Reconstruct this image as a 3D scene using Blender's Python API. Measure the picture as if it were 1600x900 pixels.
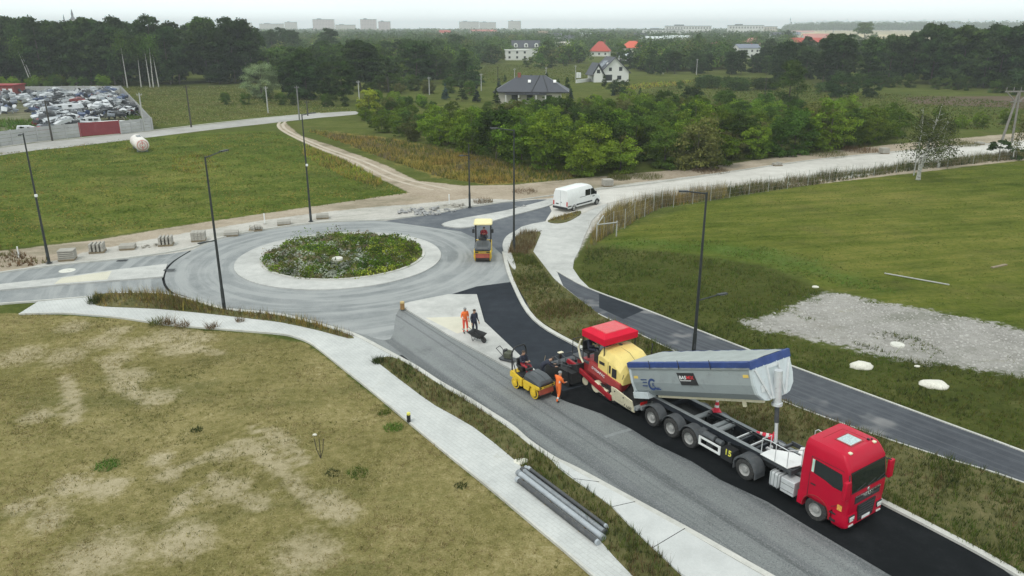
import bpy, bmesh, math, random
import numpy as np
from mathutils import Vector, Matrix, Euler
from mathutils.geometry import tessellate_polygon
R = math.radians
random.seed(7); rng = np.random.default_rng(7)
for o in list(bpy.data.objects): bpy.data.objects.remove(o)
scn = bpy.context.scene
COL = scn.collection

# ------------------------------------------------------------------ camera, sky, sun, exposure
CAM_H, PITCH, FPX = 19.0, R(18.7), 1203.0
cam = bpy.data.cameras.new("camera"); camo = bpy.data.objects.new("camera", cam); COL.objects.link(camo)
camo.location = (0, 0, CAM_H); camo.rotation_euler = (R(90) - PITCH, 0, 0)
cam.sensor_width = 36; cam.lens = 36 * FPX / 1600; cam.clip_start = .5; cam.clip_end = 12000
scn.camera = camo
scn.view_settings.view_transform = 'Standard'; scn.view_settings.look = 'None'
scn.view_settings.exposure = 0.0; scn.view_settings.gamma = 1.0
SUN_EL, SUN_AZ = R(58), R(215)
W = bpy.data.worlds.new("World"); scn.world = W; W.use_nodes = True
nt = W.node_tree; nt.nodes.clear()
sky = nt.nodes.new('ShaderNodeTexSky'); sky.sky_type = 'NISHITA'; sky.sun_disc = False
sky.sun_elevation = SUN_EL; sky.sun_rotation = SUN_AZ; sky.dust_density = 3; sky.air_density = 1
bgs = nt.nodes.new('ShaderNodeBackground'); bgs.inputs[1].default_value = 0.05
nt.links.new(sky.outputs[0], bgs.inputs[0])
# the overcast: a pale cloud deck, brighter overhead, laid over the clear sky
tc = nt.nodes.new('ShaderNodeTexCoord'); sx = nt.nodes.new('ShaderNodeSeparateXYZ'); nt.links.new(tc.outputs['Generated'], sx.inputs[0])
mr = nt.nodes.new('ShaderNodeMapRange'); mr.inputs[1].default_value = 0; mr.inputs[2].default_value = .8
mr.inputs[3].default_value = 1.42; mr.inputs[4].default_value = 1.22; nt.links.new(sx.outputs[2], mr.inputs[0])
nz = nt.nodes.new('ShaderNodeTexNoise'); nz.inputs['Scale'].default_value = 3.0; nz.inputs['Detail'].default_value = 4
mp = nt.nodes.new('ShaderNodeMapping'); mp.inputs['Scale'].default_value = (1, 1, 5); nt.links.new(tc.outputs['Generated'], mp.inputs[0]); nt.links.new(mp.outputs[0], nz.inputs[0])
mr2 = nt.nodes.new('ShaderNodeMapRange'); mr2.inputs[1].default_value = .3; mr2.inputs[2].default_value = .7
mr2.inputs[3].default_value = .96; mr2.inputs[4].default_value = 1.04; nt.links.new(nz.outputs[0], mr2.inputs[0])
mu = nt.nodes.new('ShaderNodeMath'); mu.operation = 'MULTIPLY'; nt.links.new(mr.outputs[0], mu.inputs[0]); nt.links.new(mr2.outputs[0], mu.inputs[1])
bgc = nt.nodes.new('ShaderNodeBackground'); bgc.inputs[0].default_value = (.90, .985, .98, 1); nt.links.new(mu.outputs[0], bgc.inputs[1])
mx = nt.nodes.new('ShaderNodeMixShader'); mx.inputs[0].default_value = .88
nt.links.new(bgs.outputs[0], mx.inputs[1]); nt.links.new(bgc.outputs[0], mx.inputs[2])
wo = nt.nodes.new('ShaderNodeOutputWorld'); nt.links.new(mx.outputs[0], wo.inputs[0])
sl = bpy.data.lights.new("sun", 'SUN'); sl.energy = 1.35; sl.angle = R(13); sl.color = (1, .96, .9)
so = bpy.data.objects.new("sun", sl); COL.objects.link(so)
so.rotation_euler = (R(90) - SUN_EL, 0, R(180) - SUN_AZ)

# ------------------------------------------------------------------ projection helpers (survey of the place from the photograph)
def at(px, py, z=0.0):
    u = (px - 800) / FPX; w = -(py - 450) / FPX
    y = math.cos(PITCH) + math.sin(PITCH) * w; dz = -math.sin(PITCH) + math.cos(PITCH) * w
    t = (z - CAM_H) / dz
    return (u * t, y * t)
def pxof(x, y, z=0.0):
    z -= CAM_H
    d = y * math.cos(PITCH) - z * math.sin(PITCH); up = y * math.sin(PITCH) + z * math.cos(PITCH)
    return (800 + FPX * x / d, 450 - FPX * up / d)
def hat(px, py, ty):
    x, y = at(px, py); z = 0
    while pxof(x, y, z)[1] > ty and z < 80: z += .02
    return z
def smooth(pts, n=5, closed=True):
    out = []; m = len(pts)
    P = [np.array(p, float) for p in pts]
    rngi = range(m) if closed else range(m - 1)
    for i in rngi:
        if closed: a, b, c, d = P[(i-1) % m], P[i], P[(i+1) % m], P[(i+2) % m]
        else: a, b, c, d = P[max(i-1, 0)], P[i], P[i+1], P[min(i+2, m-1)]
        for k in range(n):
            t = k / n
            out.append(tuple(.5 * ((2*b) + (-a+c)*t + (2*a-5*b+4*c-d)*t*t + (-a+3*b-3*c+d)*t**3)))
    if not closed: out.append(tuple(P[-1]))
    return out
def ground(pts, z=0.0): return [at(p[0], p[1], z) for p in pts]
def inside(poly, X, Y):
    c = np.zeros(X.shape, bool); n = len(poly); j = n - 1
    for i in range(n):
        xi, yi = poly[i]; xj, yj = poly[j]
        if yi != yj:
            c ^= ((yi > Y) != (yj > Y)) & (X < (xj - xi) * (Y - yi) / (yj - yi) + xi)
        j = i
    return c
def edgedist(poly, X, Y):
    D = np.full(X.shape, 1e9); n = len(poly)
    for i in range(n):
        ax, ay = poly[i]; bx, by = poly[(i+1) % n]; dx, dy = bx-ax, by-ay; L = dx*dx+dy*dy
        if L < 1e-9: continue
        t = np.clip(((X-ax)*dx + (Y-ay)*dy) / L, 0, 1)
        D = np.minimum(D, np.hypot(X-ax-t*dx, Y-ay-t*dy))
    return D

# ------------------------------------------------------------------ object helpers
def tag(o, label=None, cat=None, group=None, kind=None):
    if label: o['label'] = label
    if cat: o['category'] = cat
    if group: o['group'] = group
    if kind: o['kind'] = kind
    return o
def empty(name, loc, rz, label, cat, group=None):
    o = bpy.data.objects.new(name, None); COL.objects.link(o); o.empty_display_size = .3
    o.location = loc; o.rotation_euler = (0, 0, rz)
    return tag(o, label, cat, group)
def link(name, me, mats, parent=None, smooth_ang=None, bevel=0):
    o = bpy.data.objects.new(name, me); COL.objects.link(o)
    if not isinstance(mats, (list, tuple)): mats = [mats]
    if len(me.materials) == 0:
        for m in mats: me.materials.append(m)
    if smooth_ang:
        me.polygons.foreach_set('use_smooth', [True]*len(me.polygons)); me.set_sharp_from_angle(angle=R(smooth_ang))
    if bevel:
        b = o.modifiers.new('bevel', 'BEVEL'); b.width = bevel; b.segments = 2; b.limit_method = 'ANGLE'; b.angle_limit = R(40)
    if parent: o.parent = parent
    return o
def mk(name, V, F, midx=None):
    """V (n,3) array, F (m,k) array of uniform faces"""
    me = bpy.data.meshes.new(name); V = np.asarray(V, np.float32); F = np.asarray(F, np.int32)
    me.vertices.add(len(V)); me.vertices.foreach_set('co', V.ravel())
    m, k = F.shape
    me.loops.add(m*k); me.loops.foreach_set('vertex_index', F.ravel())
    me.polygons.add(m); me.polygons.foreach_set('loop_start', np.arange(0, m*k, k, dtype=np.int32))
    if midx is not None: me.polygons.foreach_set('material_index', np.asarray(midx, np.int32))
    me.update(calc_edges=True)
    return me
class MB:
    def __init__(s, off=(0, 0, 0)): s.v = []; s.f = []; s.m = []; s.off = Vector(off); s.T = None; s.cur = 0
    def add(s, vs, fs):
        n = len(s.v)
        for v in vs:
            v = Vector(v)
            if s.T is not None: v = s.T @ v
            s.v.append(tuple(v + s.off))
        for f in fs: s.f.append(tuple(i+n for i in f)); s.m.append(s.cur)
        return s
    def box(s, c, d, rz=0, M=None):
        hx, hy, hz = d[0]/2, d[1]/2, d[2]/2
        vs = [Vector((x, y, z)) for x in (-hx, hx) for y in (-hy, hy) for z in (-hz, hz)]
        if M is None: M = Matrix.Rotation(rz, 3, 'Z')
        vs = [M @ v + Vector(c) for v in vs]
        return s.add(vs, [(0, 1, 3, 2), (4, 6, 7, 5), (0, 4, 5, 1), (2, 3, 7, 6), (0, 2, 6, 4), (1, 5, 7, 3)])
    def b2(s, x0, x1, y0, y1, z0, z1): return s.box(((x0+x1)/2, (y0+y1)/2, (z0+z1)/2), (abs(x1-x0), abs(y1-y0), abs(z1-z0)))
    def prism(s, poly, a, b, axis='y'):
        """poly 2-D; axis y: (x,z) extruded in y; axis z: (x,y) in z; axis x: (y,z) in x"""
        f = {'y': lambda p, t: (p[0], t, p[1]), 'z': lambda p, t: (p[0], p[1], t), 'x': lambda p, t: (t, p[0], p[1])}[axis]
        n = len(poly); vs = [f(p, a) for p in poly] + [f(p, b) for p in poly]
        tri = tessellate_polygon([[Vector((p[0], p[1], 0)) for p in poly]])
        ar = sum(poly[i][0]*poly[(i+1) % n][1]-poly[(i+1) % n][0]*poly[i][1] for i in range(n))
        fs = []
        for t in tri:
            p, q, r = [poly[i] for i in t]
            sg = (q[0]-p[0])*(r[1]-p[1])-(q[1]-p[1])*(r[0]-p[0])
            t = t if sg > 0 else t[::-1]
            fs.append(tuple(t)); fs.append(tuple(i+n for i in t[::-1]))
        for i in range(n):
            j = (i+1) % n; q = (i, i+n, j+n, j)
            fs.append(q if ar > 0 else q[::-1])
        return s.add(vs, fs)
    def cyl(s, p0, p1, r0, r1=None, n=16, cap=True):
        r1 = r0 if r1 is None else r1
        p0, p1 = Vector(p0), Vector(p1); d = (p1-p0).normalized()
        u = d.orthogonal().normalized(); w = d.cross(u)
        vs = []
        for p, r in ((p0, r0), (p1, r1)):
            for k in range(n):
                a = 2*math.pi*k/n; vs.append(p + u*math.cos(a)*r + w*math.sin(a)*r)
        fs = [(k, (k+1) % n, n+(k+1) % n, n+k) for k in range(n)]
        if cap: fs += [tuple(range(n))[::-1], tuple(range(n, 2*n))]
        return s.add(vs, fs)
    def tube(s, pts, r, n=6):
        for a, b in zip(pts[:-1], pts[1:]): s.cyl(a, b, r, r, n)
        return s
    def loft(s, rings, cap=True):
        n = len(rings[0]); vs = [v for r in rings for v in r]; fs = []
        for i in range(len(rings)-1):
            for k in range(n): fs.append((i*n+k, i*n+(k+1) % n, (i+1)*n+(k+1) % n, (i+1)*n+k))
        if cap: fs += [tuple(range(n))[::-1], tuple(range((len(rings)-1)*n, len(rings)*n))]
        return s.add(vs, fs)
    def rr(s, levels, seg=4, cap=True):
        """levels of (z, x_front, x_rear, half_width, corner radius): a body lofted from rounded rectangles"""
        rings = []
        for z, xf, xr, hw, r in levels:
            ring = []
            for cx, cy, a0 in ((xf-r, hw-r, 0), (xr+r, hw-r, 90), (xr+r, -hw+r, 180), (xf-r, -hw+r, 270)):
                for k in range(seg+1):
                    a = R(a0 + 90*k/seg); ring.append((cx+r*math.cos(a), cy+r*math.sin(a), z))
            rings.append(ring)
        return s.loft(rings, cap)
    def lathe(s, prof, c, axis='y', n=24):
        """prof: (radius, offset along axis)"""
        rings = []
        for k in range(n):
            a = 2*math.pi*k/n; ring = []
            for r, t in prof:
                if axis == 'y': ring.append((c[0]+r*math.cos(a), c[1]+t, c[2]+r*math.sin(a)))
                elif axis == 'z': ring.append((c[0]+r*math.cos(a), c[1]+r*math.sin(a), c[2]+t))
                else: ring.append((c[0]+t, c[1]+r*math.cos(a), c[2]+r*math.sin(a)))
            rings.append(ring)
        m = len(prof); vs = [v for r in rings for v in r]
        fs = [(k*m+i, k*m+i+1, ((k+1) % n)*m+i+1, ((k+1) % n)*m+i) for k in range(n) for i in range(m-1)]
        return s.add(vs, fs)
    def quad(s, a, b, c, d): return s.add([a, b, c, d], [(0, 1, 2, 3)])
    def mesh(s, name):
        me = bpy.data.meshes.new(name); me.from_pydata(s.v, [], s.f)
        if any(s.m): me.polygons.foreach_set('material_index', s.m)
        me.update(); bm = bmesh.new(); bm.from_mesh(me); bmesh.ops.recalc_face_normals(bm, faces=bm.faces); bm.to_mesh(me); bm.free()
        return me
    def build(s, name, mats, parent=None, smooth_ang=None, bevel=0): return link(name, s.mesh(name), mats, parent, smooth_ang, bevel)
def copytree(o, parent=None):
    c = o.copy(); COL.objects.link(c)
    if parent: c.parent = parent; c.matrix_parent_inverse = o.matrix_parent_inverse
    for ch in o.children: copytree(ch, c)
    return c
def text(name, body, size, mat, parent, loc, rot, depth=.004, ext=1.0):
    cu = bpy.data.curves.new('txt', 'FONT'); cu.body = body; cu.size = size; cu.extrude = depth; cu.align_x = 'CENTER'; cu.align_y = 'CENTER'; cu.offset = .012*size
    to = bpy.data.objects.new('txt', cu); COL.objects.link(to)
    dg = bpy.context.evaluated_depsgraph_get(); me = bpy.data.meshes.new_from_object(to.evaluated_get(dg)); bpy.data.objects.remove(to)
    me.materials.clear()
    M = Matrix.Translation(loc) @ Euler(rot).to_matrix().to_4x4() @ Matrix.Diagonal((ext, 1, 1, 1)); me.transform(M)
    return link(name, me, mat, parent)

# ------------------------------------------------------------------ materials
def N(nt, t, **k):
    n = nt.nodes.new(t)
    for a, b in k.items(): setattr(n, a, b)
    return n
def newmat(name):
    m = bpy.data.materials.new(name); m.use_nodes = True; nt = m.node_tree
    return m, nt, nt.nodes['Principled BSDF']
def noise(nt, vec, scale, detail=4, rough=.6, dist=0):
    n = N(nt, 'ShaderNodeTexNoise'); n.inputs['Scale'].default_value = scale; n.inputs['Detail'].default_value = detail
    n.inputs['Roughness'].default_value = rough; n.inputs['Distortion'].default_value = dist
    if vec is not None: nt.links.new(vec, n.inputs['Vector'])
    return n.outputs[0]
def ramp(nt, fac, stops):
    r = N(nt, 'ShaderNodeValToRGB'); e = r.color_ramp.elements
    while len(e) > 1: e.remove(e[-1])
    e[0].position = stops[0][0]; e[0].color = (*stops[0][1], 1)
    for p, c in stops[1:]:
        x = e.new(p); x.color = (*c, 1)
    nt.links.new(fac, r.inputs[0]); return r.outputs[0]
def maprange(nt, v, a, b, c=0, d=1):
    n = N(nt, 'ShaderNodeMapRange'); n.interpolation_type = 'SMOOTHSTEP'
    for i, x in enumerate((a, b, c, d)): n.inputs[i+1].default_value = x
    nt.links.new(v, n.inputs[0]); return n.outputs[0]
def math_(nt, op, a, b):
    n = N(nt, 'ShaderNodeMath', operation=op)
    for i, x in enumerate((a, b)):
        if isinstance(x, (int, float)): n.inputs[i].default_value = x
        else: nt.links.new(x, n.inputs[i])
    return n.outputs[0]
def mix(nt, f, a, b, mode='MIX'):
    n = N(nt, 'ShaderNodeMix', data_type='RGBA', blend_type=mode)
    for i, x in ((0, f), (6, a), (7, b)):
        if isinstance(x, (int, float)): n.inputs[i].default_value = x
        elif isinstance(x, tuple): n.inputs[i].default_value = (*x, 1)
        else: nt.links.new(x, n.inputs[i])
    return n.outputs[2]
def objco(nt): return N(nt, 'ShaderNodeTexCoord').outputs['Object']
def worldco(nt): return N(nt, 'ShaderNodeNewGeometry').outputs['Position']
def stretch(nt, vec, rot, sc):
    m = N(nt, 'ShaderNodeMapping'); m.vector_type = 'TEXTURE'; m.inputs['Rotation'].default_value = (0, 0, rot); m.inputs['Scale'].default_value = sc
    nt.links.new(vec, m.inputs[0]); return m.outputs[0]
def bump(nt, bsdf, h, strength=.4, dist=.02):
    b = N(nt, 'ShaderNodeBump'); b.inputs['Strength'].default_value = strength; b.inputs['Distance'].default_value = dist
    nt.links.new(h, b.inputs['Height']); nt.links.new(b.outputs[0], bsdf.inputs['Normal'])
MATS = {}
def mat(name, col, rough=.6, metal=0, var=.12, dirt=0.0, dirtcol=(.16, .14, .11), scale=3, coat=0, spec=.5):
    if name in MATS: return MATS[name]
    m, nt, b = newmat(name); co = objco(nt)
    f = noise(nt, co, scale, 5)
    lo = tuple(c*(1-var) for c in col); hi = tuple(min(1, c*(1+var)) for c in col)
    c = ramp(nt, f, [(.3, lo), (.7, hi)])
    if dirt:
        g = maprange(nt, noise(nt, co, scale*2.3, 8, .7), .62-dirt*.3, .8, 0, .85)
        c = mix(nt, g, c, dirtcol)
    nt.links.new(c, b.inputs['Base Color'])
    rr = maprange(nt, noise(nt, co, scale*4, 4), .3, .7, max(0, rough-.08), min(1, rough+.1)); nt.links.new(rr, b.inputs['Roughness'])
    b.inputs['Metallic'].default_value = metal; b.inputs['Coat Weight'].default_value = coat; b.inputs['Specular IOR Level'].default_value = spec
    MATS[name] = m; return m
def leafmat(name, c1, c2, c3, transl=.25, grass=False):
    if name in MATS: return MATS[name]
    if not grass: c1 = tuple(a*.55+b*.45 for a, b in zip(c1, c2)); c3 = tuple(a*.6+b*.4 for a, b in zip(c3, c2))
    m, nt, b = newmat(name)
    g = N(nt, 'ShaderNodeNewGeometry'); oi = N(nt, 'ShaderNodeObjectInfo')
    c = ramp(nt, g.outputs['Random Per Island'], [(0, c1), (.55, c2), (1, c3)])
    hs = N(nt, 'ShaderNodeHueSaturation')
    if grass: hs.inputs['Value'].default_value = 1.22
    else:
        v = maprange(nt, oi.outputs['Random'], 0, 1, .72, 1.38); cl = maprange(nt, noise(nt, worldco(nt), .42, 3, .6), .32, .68, .62, 1.45)
        nt.links.new(math_(nt, 'MULTIPLY', v, cl), hs.inputs['Value'])
    h = maprange(nt, noise(nt, worldco(nt), .09, 2), .3, .7, .485, .515); nt.links.new(h, hs.inputs['Hue'])
    nt.links.new(c, hs.inputs['Color']); nt.links.new(hs.outputs[0], b.inputs['Base Color'])
    b.inputs['Roughness'].default_value = .85; b.inputs['Specular IOR Level'].default_value = .05
    tr = N(nt, 'ShaderNodeBsdfTranslucent'); nt.links.new(hs.outputs[0], tr.inputs[0])
    ms = N(nt, 'ShaderNodeMixShader'); ms.inputs[0].default_value = transl
    nt.links.new(b.outputs[0], ms.inputs[1]); nt.links.new(tr.outputs[0], ms.inputs[2])
    nt.links.new(ms.outputs[0], nt.nodes['Material Output'].inputs[0]); MATS[name] = m; return m
def grassmat(name, cols):
    return leafmat(name, *cols, transl=.40, grass=True)
def surf(name, stops, scales=(.25, 2.0, 14), rough=.92, bumps=.5, bd=.03, extra=None, vec=None, spec=.12):
    """general weathered ground surface: three scales of noise through a colour ramp"""
    m, nt, b = newmat(name); co = worldco(nt) if vec is None else vec(nt)
    n1 = noise(nt, co, scales[0], 3); n2 = noise(nt, co, scales[1], 5, .65); n3 = noise(nt, worldco(nt), scales[2], 6, .75)
    f = math_(nt, 'ADD', math_(nt, 'MULTIPLY', n1, .38), math_(nt, 'ADD', math_(nt, 'MULTIPLY', n2, .34), math_(nt, 'MULTIPLY', n3, .28)))
    c = ramp(nt, f, stops)
    if extra: c = extra(nt, co, c)
    nt.links.new(c, b.inputs['Base Color']); b.inputs['Roughness'].default_value = rough
    b.inputs['Specular IOR Level'].default_value = spec
    bump(nt, b, n3, bumps, bd); MATS[name] = m; return m
# ------------------------------------------------------------------ the ground: one sheet to the horizon with blended vegetation zones
def coords(lo, hi, step, far):
    a = list(np.arange(lo, hi + step, step)); s = step; x = a[-1]
    while x < far: s = min(s * 1.12, 400); x += s; a.append(x)
    s = step; x = a[0]; b = []
    while x > -far if lo < 0 else x > -40: s = min(s * 1.12, 400); x -= s; b.append(x)
    return np.array(b[::-1] + a)
xs = coords(-75, 62, .5, 4900); ys = coords(18, 150, .5, 4900)
GX, GY = np.meshgrid(xs, ys); gx, gy = GX.ravel(), GY.ravel()
TRACK = [(-400, 445), (0, 392), (150, 375), (300, 350), (520, 318), (640, 301), (600, 282), (540, 250), (480, 226), (437, 202), (436, 194), (446, 192), (470, 212), (520, 228), (600, 257), (650, 282), (720, 290), (800, 289), (880, 281), (1000, 270), (1100, 262), (1200, 247), (1400, 225), (1600, 207), (1900, 180), (1900, 260), (1600, 250), (1300, 285), (1050, 310), (900, 372), (800, 420), (600, 420), (300, 420), (0, 440), (-400, 480)]
ZP = {
 'dry': ([(-700, 500), (45, 489), (180, 498), (300, 514), (400, 522), (480, 537), (640, 664), (840, 828), (1000, 960), (1200, 1400), (-900, 1400)], .5),
 'nw': ([(-400, 300), (0, 236), (200, 214), (420, 203), (450, 212), (520, 248), (600, 282), (640, 303), (520, 320), (300, 350), (0, 390), (-400, 440)], .8),
 'ochre': ([(520, 206), (600, 215), (700, 235), (800, 256), (905, 273), (880, 281), (760, 288), (690, 277), (600, 245), (540, 222)], 4.0),
 'lawn': ([(935, 378), (1000, 348), (1080, 320), (1300, 284), (1600, 250), (1900, 225), (2000, 620), (1600, 512), (1450, 494), (1290, 455), (1240, 425), (1100, 400), (1000, 390)], 2.5),
 'bright': ([(930, 385), (955, 372), (1050, 372), (1150, 378), (1270, 400), (1360, 432), (1400, 458), (1330, 452), (1200, 420), (1080, 398), (960, 390)], 3.0),
 'dark': ([(905, 392), (930, 386), (1080, 396), (1200, 415), (1290, 455), (1210, 489), (1160, 505), (1300, 545), (1600, 588), (1900, 640), (2100, 1000), (1598, 712), (940, 460), (900, 440)], 1.6),
 'sand': (TRACK, .7),
 'gravel': ([(1160, 503), (1215, 488), (1275, 462), (1310, 457), (1400, 477), (1500, 495), (1600, 516), (1900, 570), (1900, 645), (1600, 588), (1500, 574), (1400, 560), (1330, 546), (1250, 525), (1180, 514)], 1.5),
 'pale': ([(-300, 470), (0, 430), (80, 408), (150, 390), (300, 362), (420, 343), (500, 332), (600, 322), (660, 318), (730, 310), (800, 312), (865, 310), (940, 292), (1100, 273), (1300, 246), (1600, 220), (1700, 210), (1700, 242), (1600, 242), (1300, 281), (1050, 308), (940, 335), (900, 400), (860, 480), (760, 480), (600, 440), (200, 460), (-300, 500)], .7),
 'yard': ([(0, 222), (235, 203), (215, 175), (180, 142), (-120, 142), (-250, 250)], 2.0),
 'plough': ([(1410, 151), (1600, 150), (1900, 155), (1900, 175), (1600, 169), (1430, 163)], 5),
 'wheat': ([(1245, 62), (1300, 56), (1900, 54), (1900, 60)], 20),
}
def zone(nm):
    pts, soft = ZP[nm]; P = ground(pts)
    X0, X1 = min(p[0] for p in P)-soft*3, max(p[0] for p in P)+soft*3; Y0, Y1 = min(p[1] for p in P)-soft*3, max(p[1] for p in P)+soft*3
    w = np.zeros(len(gx), np.float32); m = (gx > X0) & (gx < X1) & (gy > Y0) & (gy < Y1)
    d = edgedist(P, gx[m], gy[m]); ins = inside(P, gx[m], gy[m]); sd = np.where(ins, d, -d)
    w[m] = np.clip(.5 + sd / soft / 2, 0, 1); return w
sandspots = [(112,512,30),(162,535,34),(187,516,22),(220,536,30),(270,523,40),(105,556,40),(30,556,40),(275,545,34),(185,560,30),(207,586,36),(310,527,28),(195,598,24),(245,622,34),(250,718,22),(352,708,34),(265,742,26),(165,764,34),(287,782,24),(362,764,40),(105,757,30),(82,808,40),(32,792,26),(428,680,24),(445,692,26),(437,728,28),(456,752,26),(510,782,32),(405,780,24),(415,715,24),(60,650,30),(535,800,30),(480,860,60),(150,870,80),(290,850,50)]
wsand = np.zeros(len(gx), np.float32)
for px, py, r in sandspots:
    x, y = at(px, py); s = r / 1203 * math.hypot(y, CAM_H) ; s2 = s * 1.15
    ca, sa = math.cos(.4), math.sin(.4); dx, dy = gx-x, gy-y
    wsand = np.maximum(wsand, np.exp(-(((dx*ca+dy*sa)/s)**2 + ((-dx*sa+dy*ca)/s2)**2) * .8))
for pl, w_ in (([(392, 668), (430, 682), (468, 712), (480, 722)], .42), ([(378, 688), (410, 706), (440, 738), (462, 762), (500, 790), (540, 812)], .55), ([(300, 725), (335, 708), (372, 700), (392, 706)], .45), ([(255, 745), (275, 738), (300, 722)], .4), ([(270, 800), (290, 780), (298, 766)], .4), ([(335, 745), (370, 775), (410, 790)], .6), ([(100, 765), (150, 760), (190, 755)], .6), ([(260, 470+80), (310, 545), (345, 552)], .5), ([(100, 590), (120, 640), (110, 660)], .6), ([(165, 560), (190, 600), (215, 620)], .6)):
    P = ground(pl)
    for (ax, ay), (bx, by) in zip(P[:-1], P[1:]):
        L2 = (bx-ax)**2+(by-ay)**2; t = np.clip(((gx-ax)*(bx-ax)+(gy-ay)*(by-ay))/L2, 0, 1); dd = np.hypot(gx-ax-t*(bx-ax), gy-ay-t*(by-ay)); wsand = np.maximum(wsand, np.exp(-(dd/w_)**2)*1.05)
xi = np.arange(len(xs)-1); yi = np.arange(len(ys)-1); XI, YI = np.meshgrid(xi, yi); b0 = (YI*len(xs)+XI).ravel()
gme = mk('ground', np.stack([gx, gy, np.zeros_like(gx)], 1), np.stack([b0, b0+1, b0+1+len(xs), b0+len(xs)], 1))
for an, tr in (('za', ('dry', 'nw', 'ochre')), ('zb', ('lawn', 'bright', 'dark')), ('zc', ('sand', 'gravel', 'pale')), ('zd', ('yard', 'plough', 'wheat'))):
    a = gme.attributes.new(an, 'FLOAT_COLOR', 'POINT'); d = np.zeros((len(gx), 4), np.float32)
    for i, z in enumerate(tr): d[:, i] = zone(z)
    if an == 'zd': d[:, 3] = 1
    a.data.foreach_set('color', d.ravel())
a = gme.attributes.new('ze', 'FLOAT', 'POINT'); a.data.foreach_set('value', wsand)
gm, nt, b = newmat('meadow_ground'); co = worldco(nt)
n1 = noise(nt, co, .035, 4); n2 = noise(nt, co, .32, 5, .65); n3 = noise(nt, co, 2.2, 6, .7); n4 = noise(nt, co, 11, 4, .75)
nst = noise(nt, stretch(nt, co, R(12), (9, 1.2, 1)), .8, 5, .6)
def tri(w1, w2, w3, w4, st=0):
    s = math_(nt, 'MULTIPLY', n1, w1)
    for n, w in ((n2, w2), (n3, w3), (n4, w4)): s = math_(nt, 'ADD', s, math_(nt, 'MULTIPLY', n, w))
    if st: s = math_(nt, 'ADD', s, math_(nt, 'MULTIPLY', nst, st))
    return s
fA = tri(.22, .22, .28, .28); fS = tri(.2, .15, .2, .2, .25)
edge = math_(nt, 'ADD', math_(nt, 'MULTIPLY', n2, .5), math_(nt, 'MULTIPLY', n3, .5))
def zmask(attr, ch, amt=1.3, lo=.35, hi=.65):
    A = N(nt, 'ShaderNodeAttribute'); A.attribute_name = attr
    if ch is None: v = A.outputs['Fac']
    else:
        S = N(nt, 'ShaderNodeSeparateColor'); nt.links.new(A.outputs['Color'], S.inputs[0]); v = S.outputs[ch]
    s = math_(nt, 'ADD', v, math_(nt, 'MULTIPLY', math_(nt, 'SUBTRACT', edge, .5), amt))
    return maprange(nt, s, lo, hi)
c = ramp(nt, fA, [(.36, (.045, .060, .016)), (.5, (.090, .110, .028)), (.62, (.165, .165, .055))])      # far meadows
zs = [('za', 1, ramp(nt, fA, [(.40, (.030, .050, .010)), (.465, (.070, .104, .018)), (.525, (.13, .152, .032)), (.60, (.25, .225, .07))])),
      ('za', 2, ramp(nt, fA, [(.40, (.10, .12, .025)), (.5, (.24, .19, .055)), (.60, (.36, .25, .09))])),
      ('zb', 0, ramp(nt, fS, [(.41, (.050, .074, .012)), (.49, (.108, .130, .024)), (.57, (.185, .178, .046))])),
      ('zb', 2, ramp(nt, fA, [(.38, (.036, .046, .013)), (.5, (.072, .084, .022)), (.62, (.125, .125, .042))])),
      ('zb', 1, ramp(nt, fA, [(.4, (.042, .070, .014)), (.5, (.080, .128, .024)), (.62, (.15, .19, .06))])),
      ('za', 0, ramp(nt, fA, [(.40, (.115, .105, .034)), (.475, (.20, .178, .068)), (.54, (.29, .245, .110)), (.61, (.43, .37, .205))])),
      ('zd', 0, ramp(nt, fA, [(.4, (.07, .11, .03)), (.52, (.20, .19, .13)), (.62, (.28, .25, .2))])),
      ('zd', 1, ramp(nt, fA, [(.4, (.10, .075, .055)), (.6, (.16, .12, .09))])),
      ('zd', 2, ramp(nt, fA, [(.4, (.42, .33, .16)), (.6, (.55, .44, .24))])),
      ('zc', 0, ramp(nt, fA, [(.38, (.26, .21, .15)), (.5, (.40, .335, .26)), (.62, (.50, .43, .34))])),
      ('zc', 2, ramp(nt, fA, [(.38, (.36, .345, .31)), (.5, (.50, .48, .44)), (.62, (.62, .59, .54))])),
      ('zc', 1, ramp(nt, fA, [(.38, (.22, .21, .19)), (.5, (.36, .345, .32)), (.62, (.48, .46, .43))]))]
for at_, ch, cc in zs: c = mix(nt, zmask(at_, ch, 2.6 if (at_, ch) in (('zc', 1), ('zb', 1)) else 1.3, .35, .65 if (at_, ch) != ('zb', 1) else 1.1), c, cc)
brn = maprange(nt, noise(nt, co, .085, 5, .7), .52, .68, 0, .55); c = mix(nt, brn, c, mix(nt, .5, c, (.13, .105, .05)))
grn = maprange(nt, noise(nt, stretch(nt, co, .3, (2.6, 1, 1)), .16, 5, .7), .50, .66, 0, .5); c = mix(nt, grn, c, mix(nt, .72, c, (.040, .062, .014)))
pale_streak = maprange(nt, noise(nt, stretch(nt, co, .1, (3, 1, 1)), .55, 5, .75), .56, .72, 0, .5); c = mix(nt, pale_streak, c, mix(nt, .55, c, (.27, .26, .11)))  # faint pale streaks in the grass's own colour
c = mix(nt, math_(nt, 'MULTIPLY', zmask('ze', None, 2.1, .35, 1.0), .82), c, ramp(nt, fA, [(.4, (.33, .28, .17)), (.6, (.50, .43, .29))]))
wear = maprange(nt, noise(nt, co, .9, 8, .8), .60, .74, 0, .18); c = mix(nt, wear, c, (.05, .055, .02))
nt.links.new(c, b.inputs['Base Color']); b.inputs['Roughness'].default_value = 1.0; b.inputs['Specular IOR Level'].default_value = .0
bump(nt, b, math_(nt, 'ADD', n3, n4), .7, .12)
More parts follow.
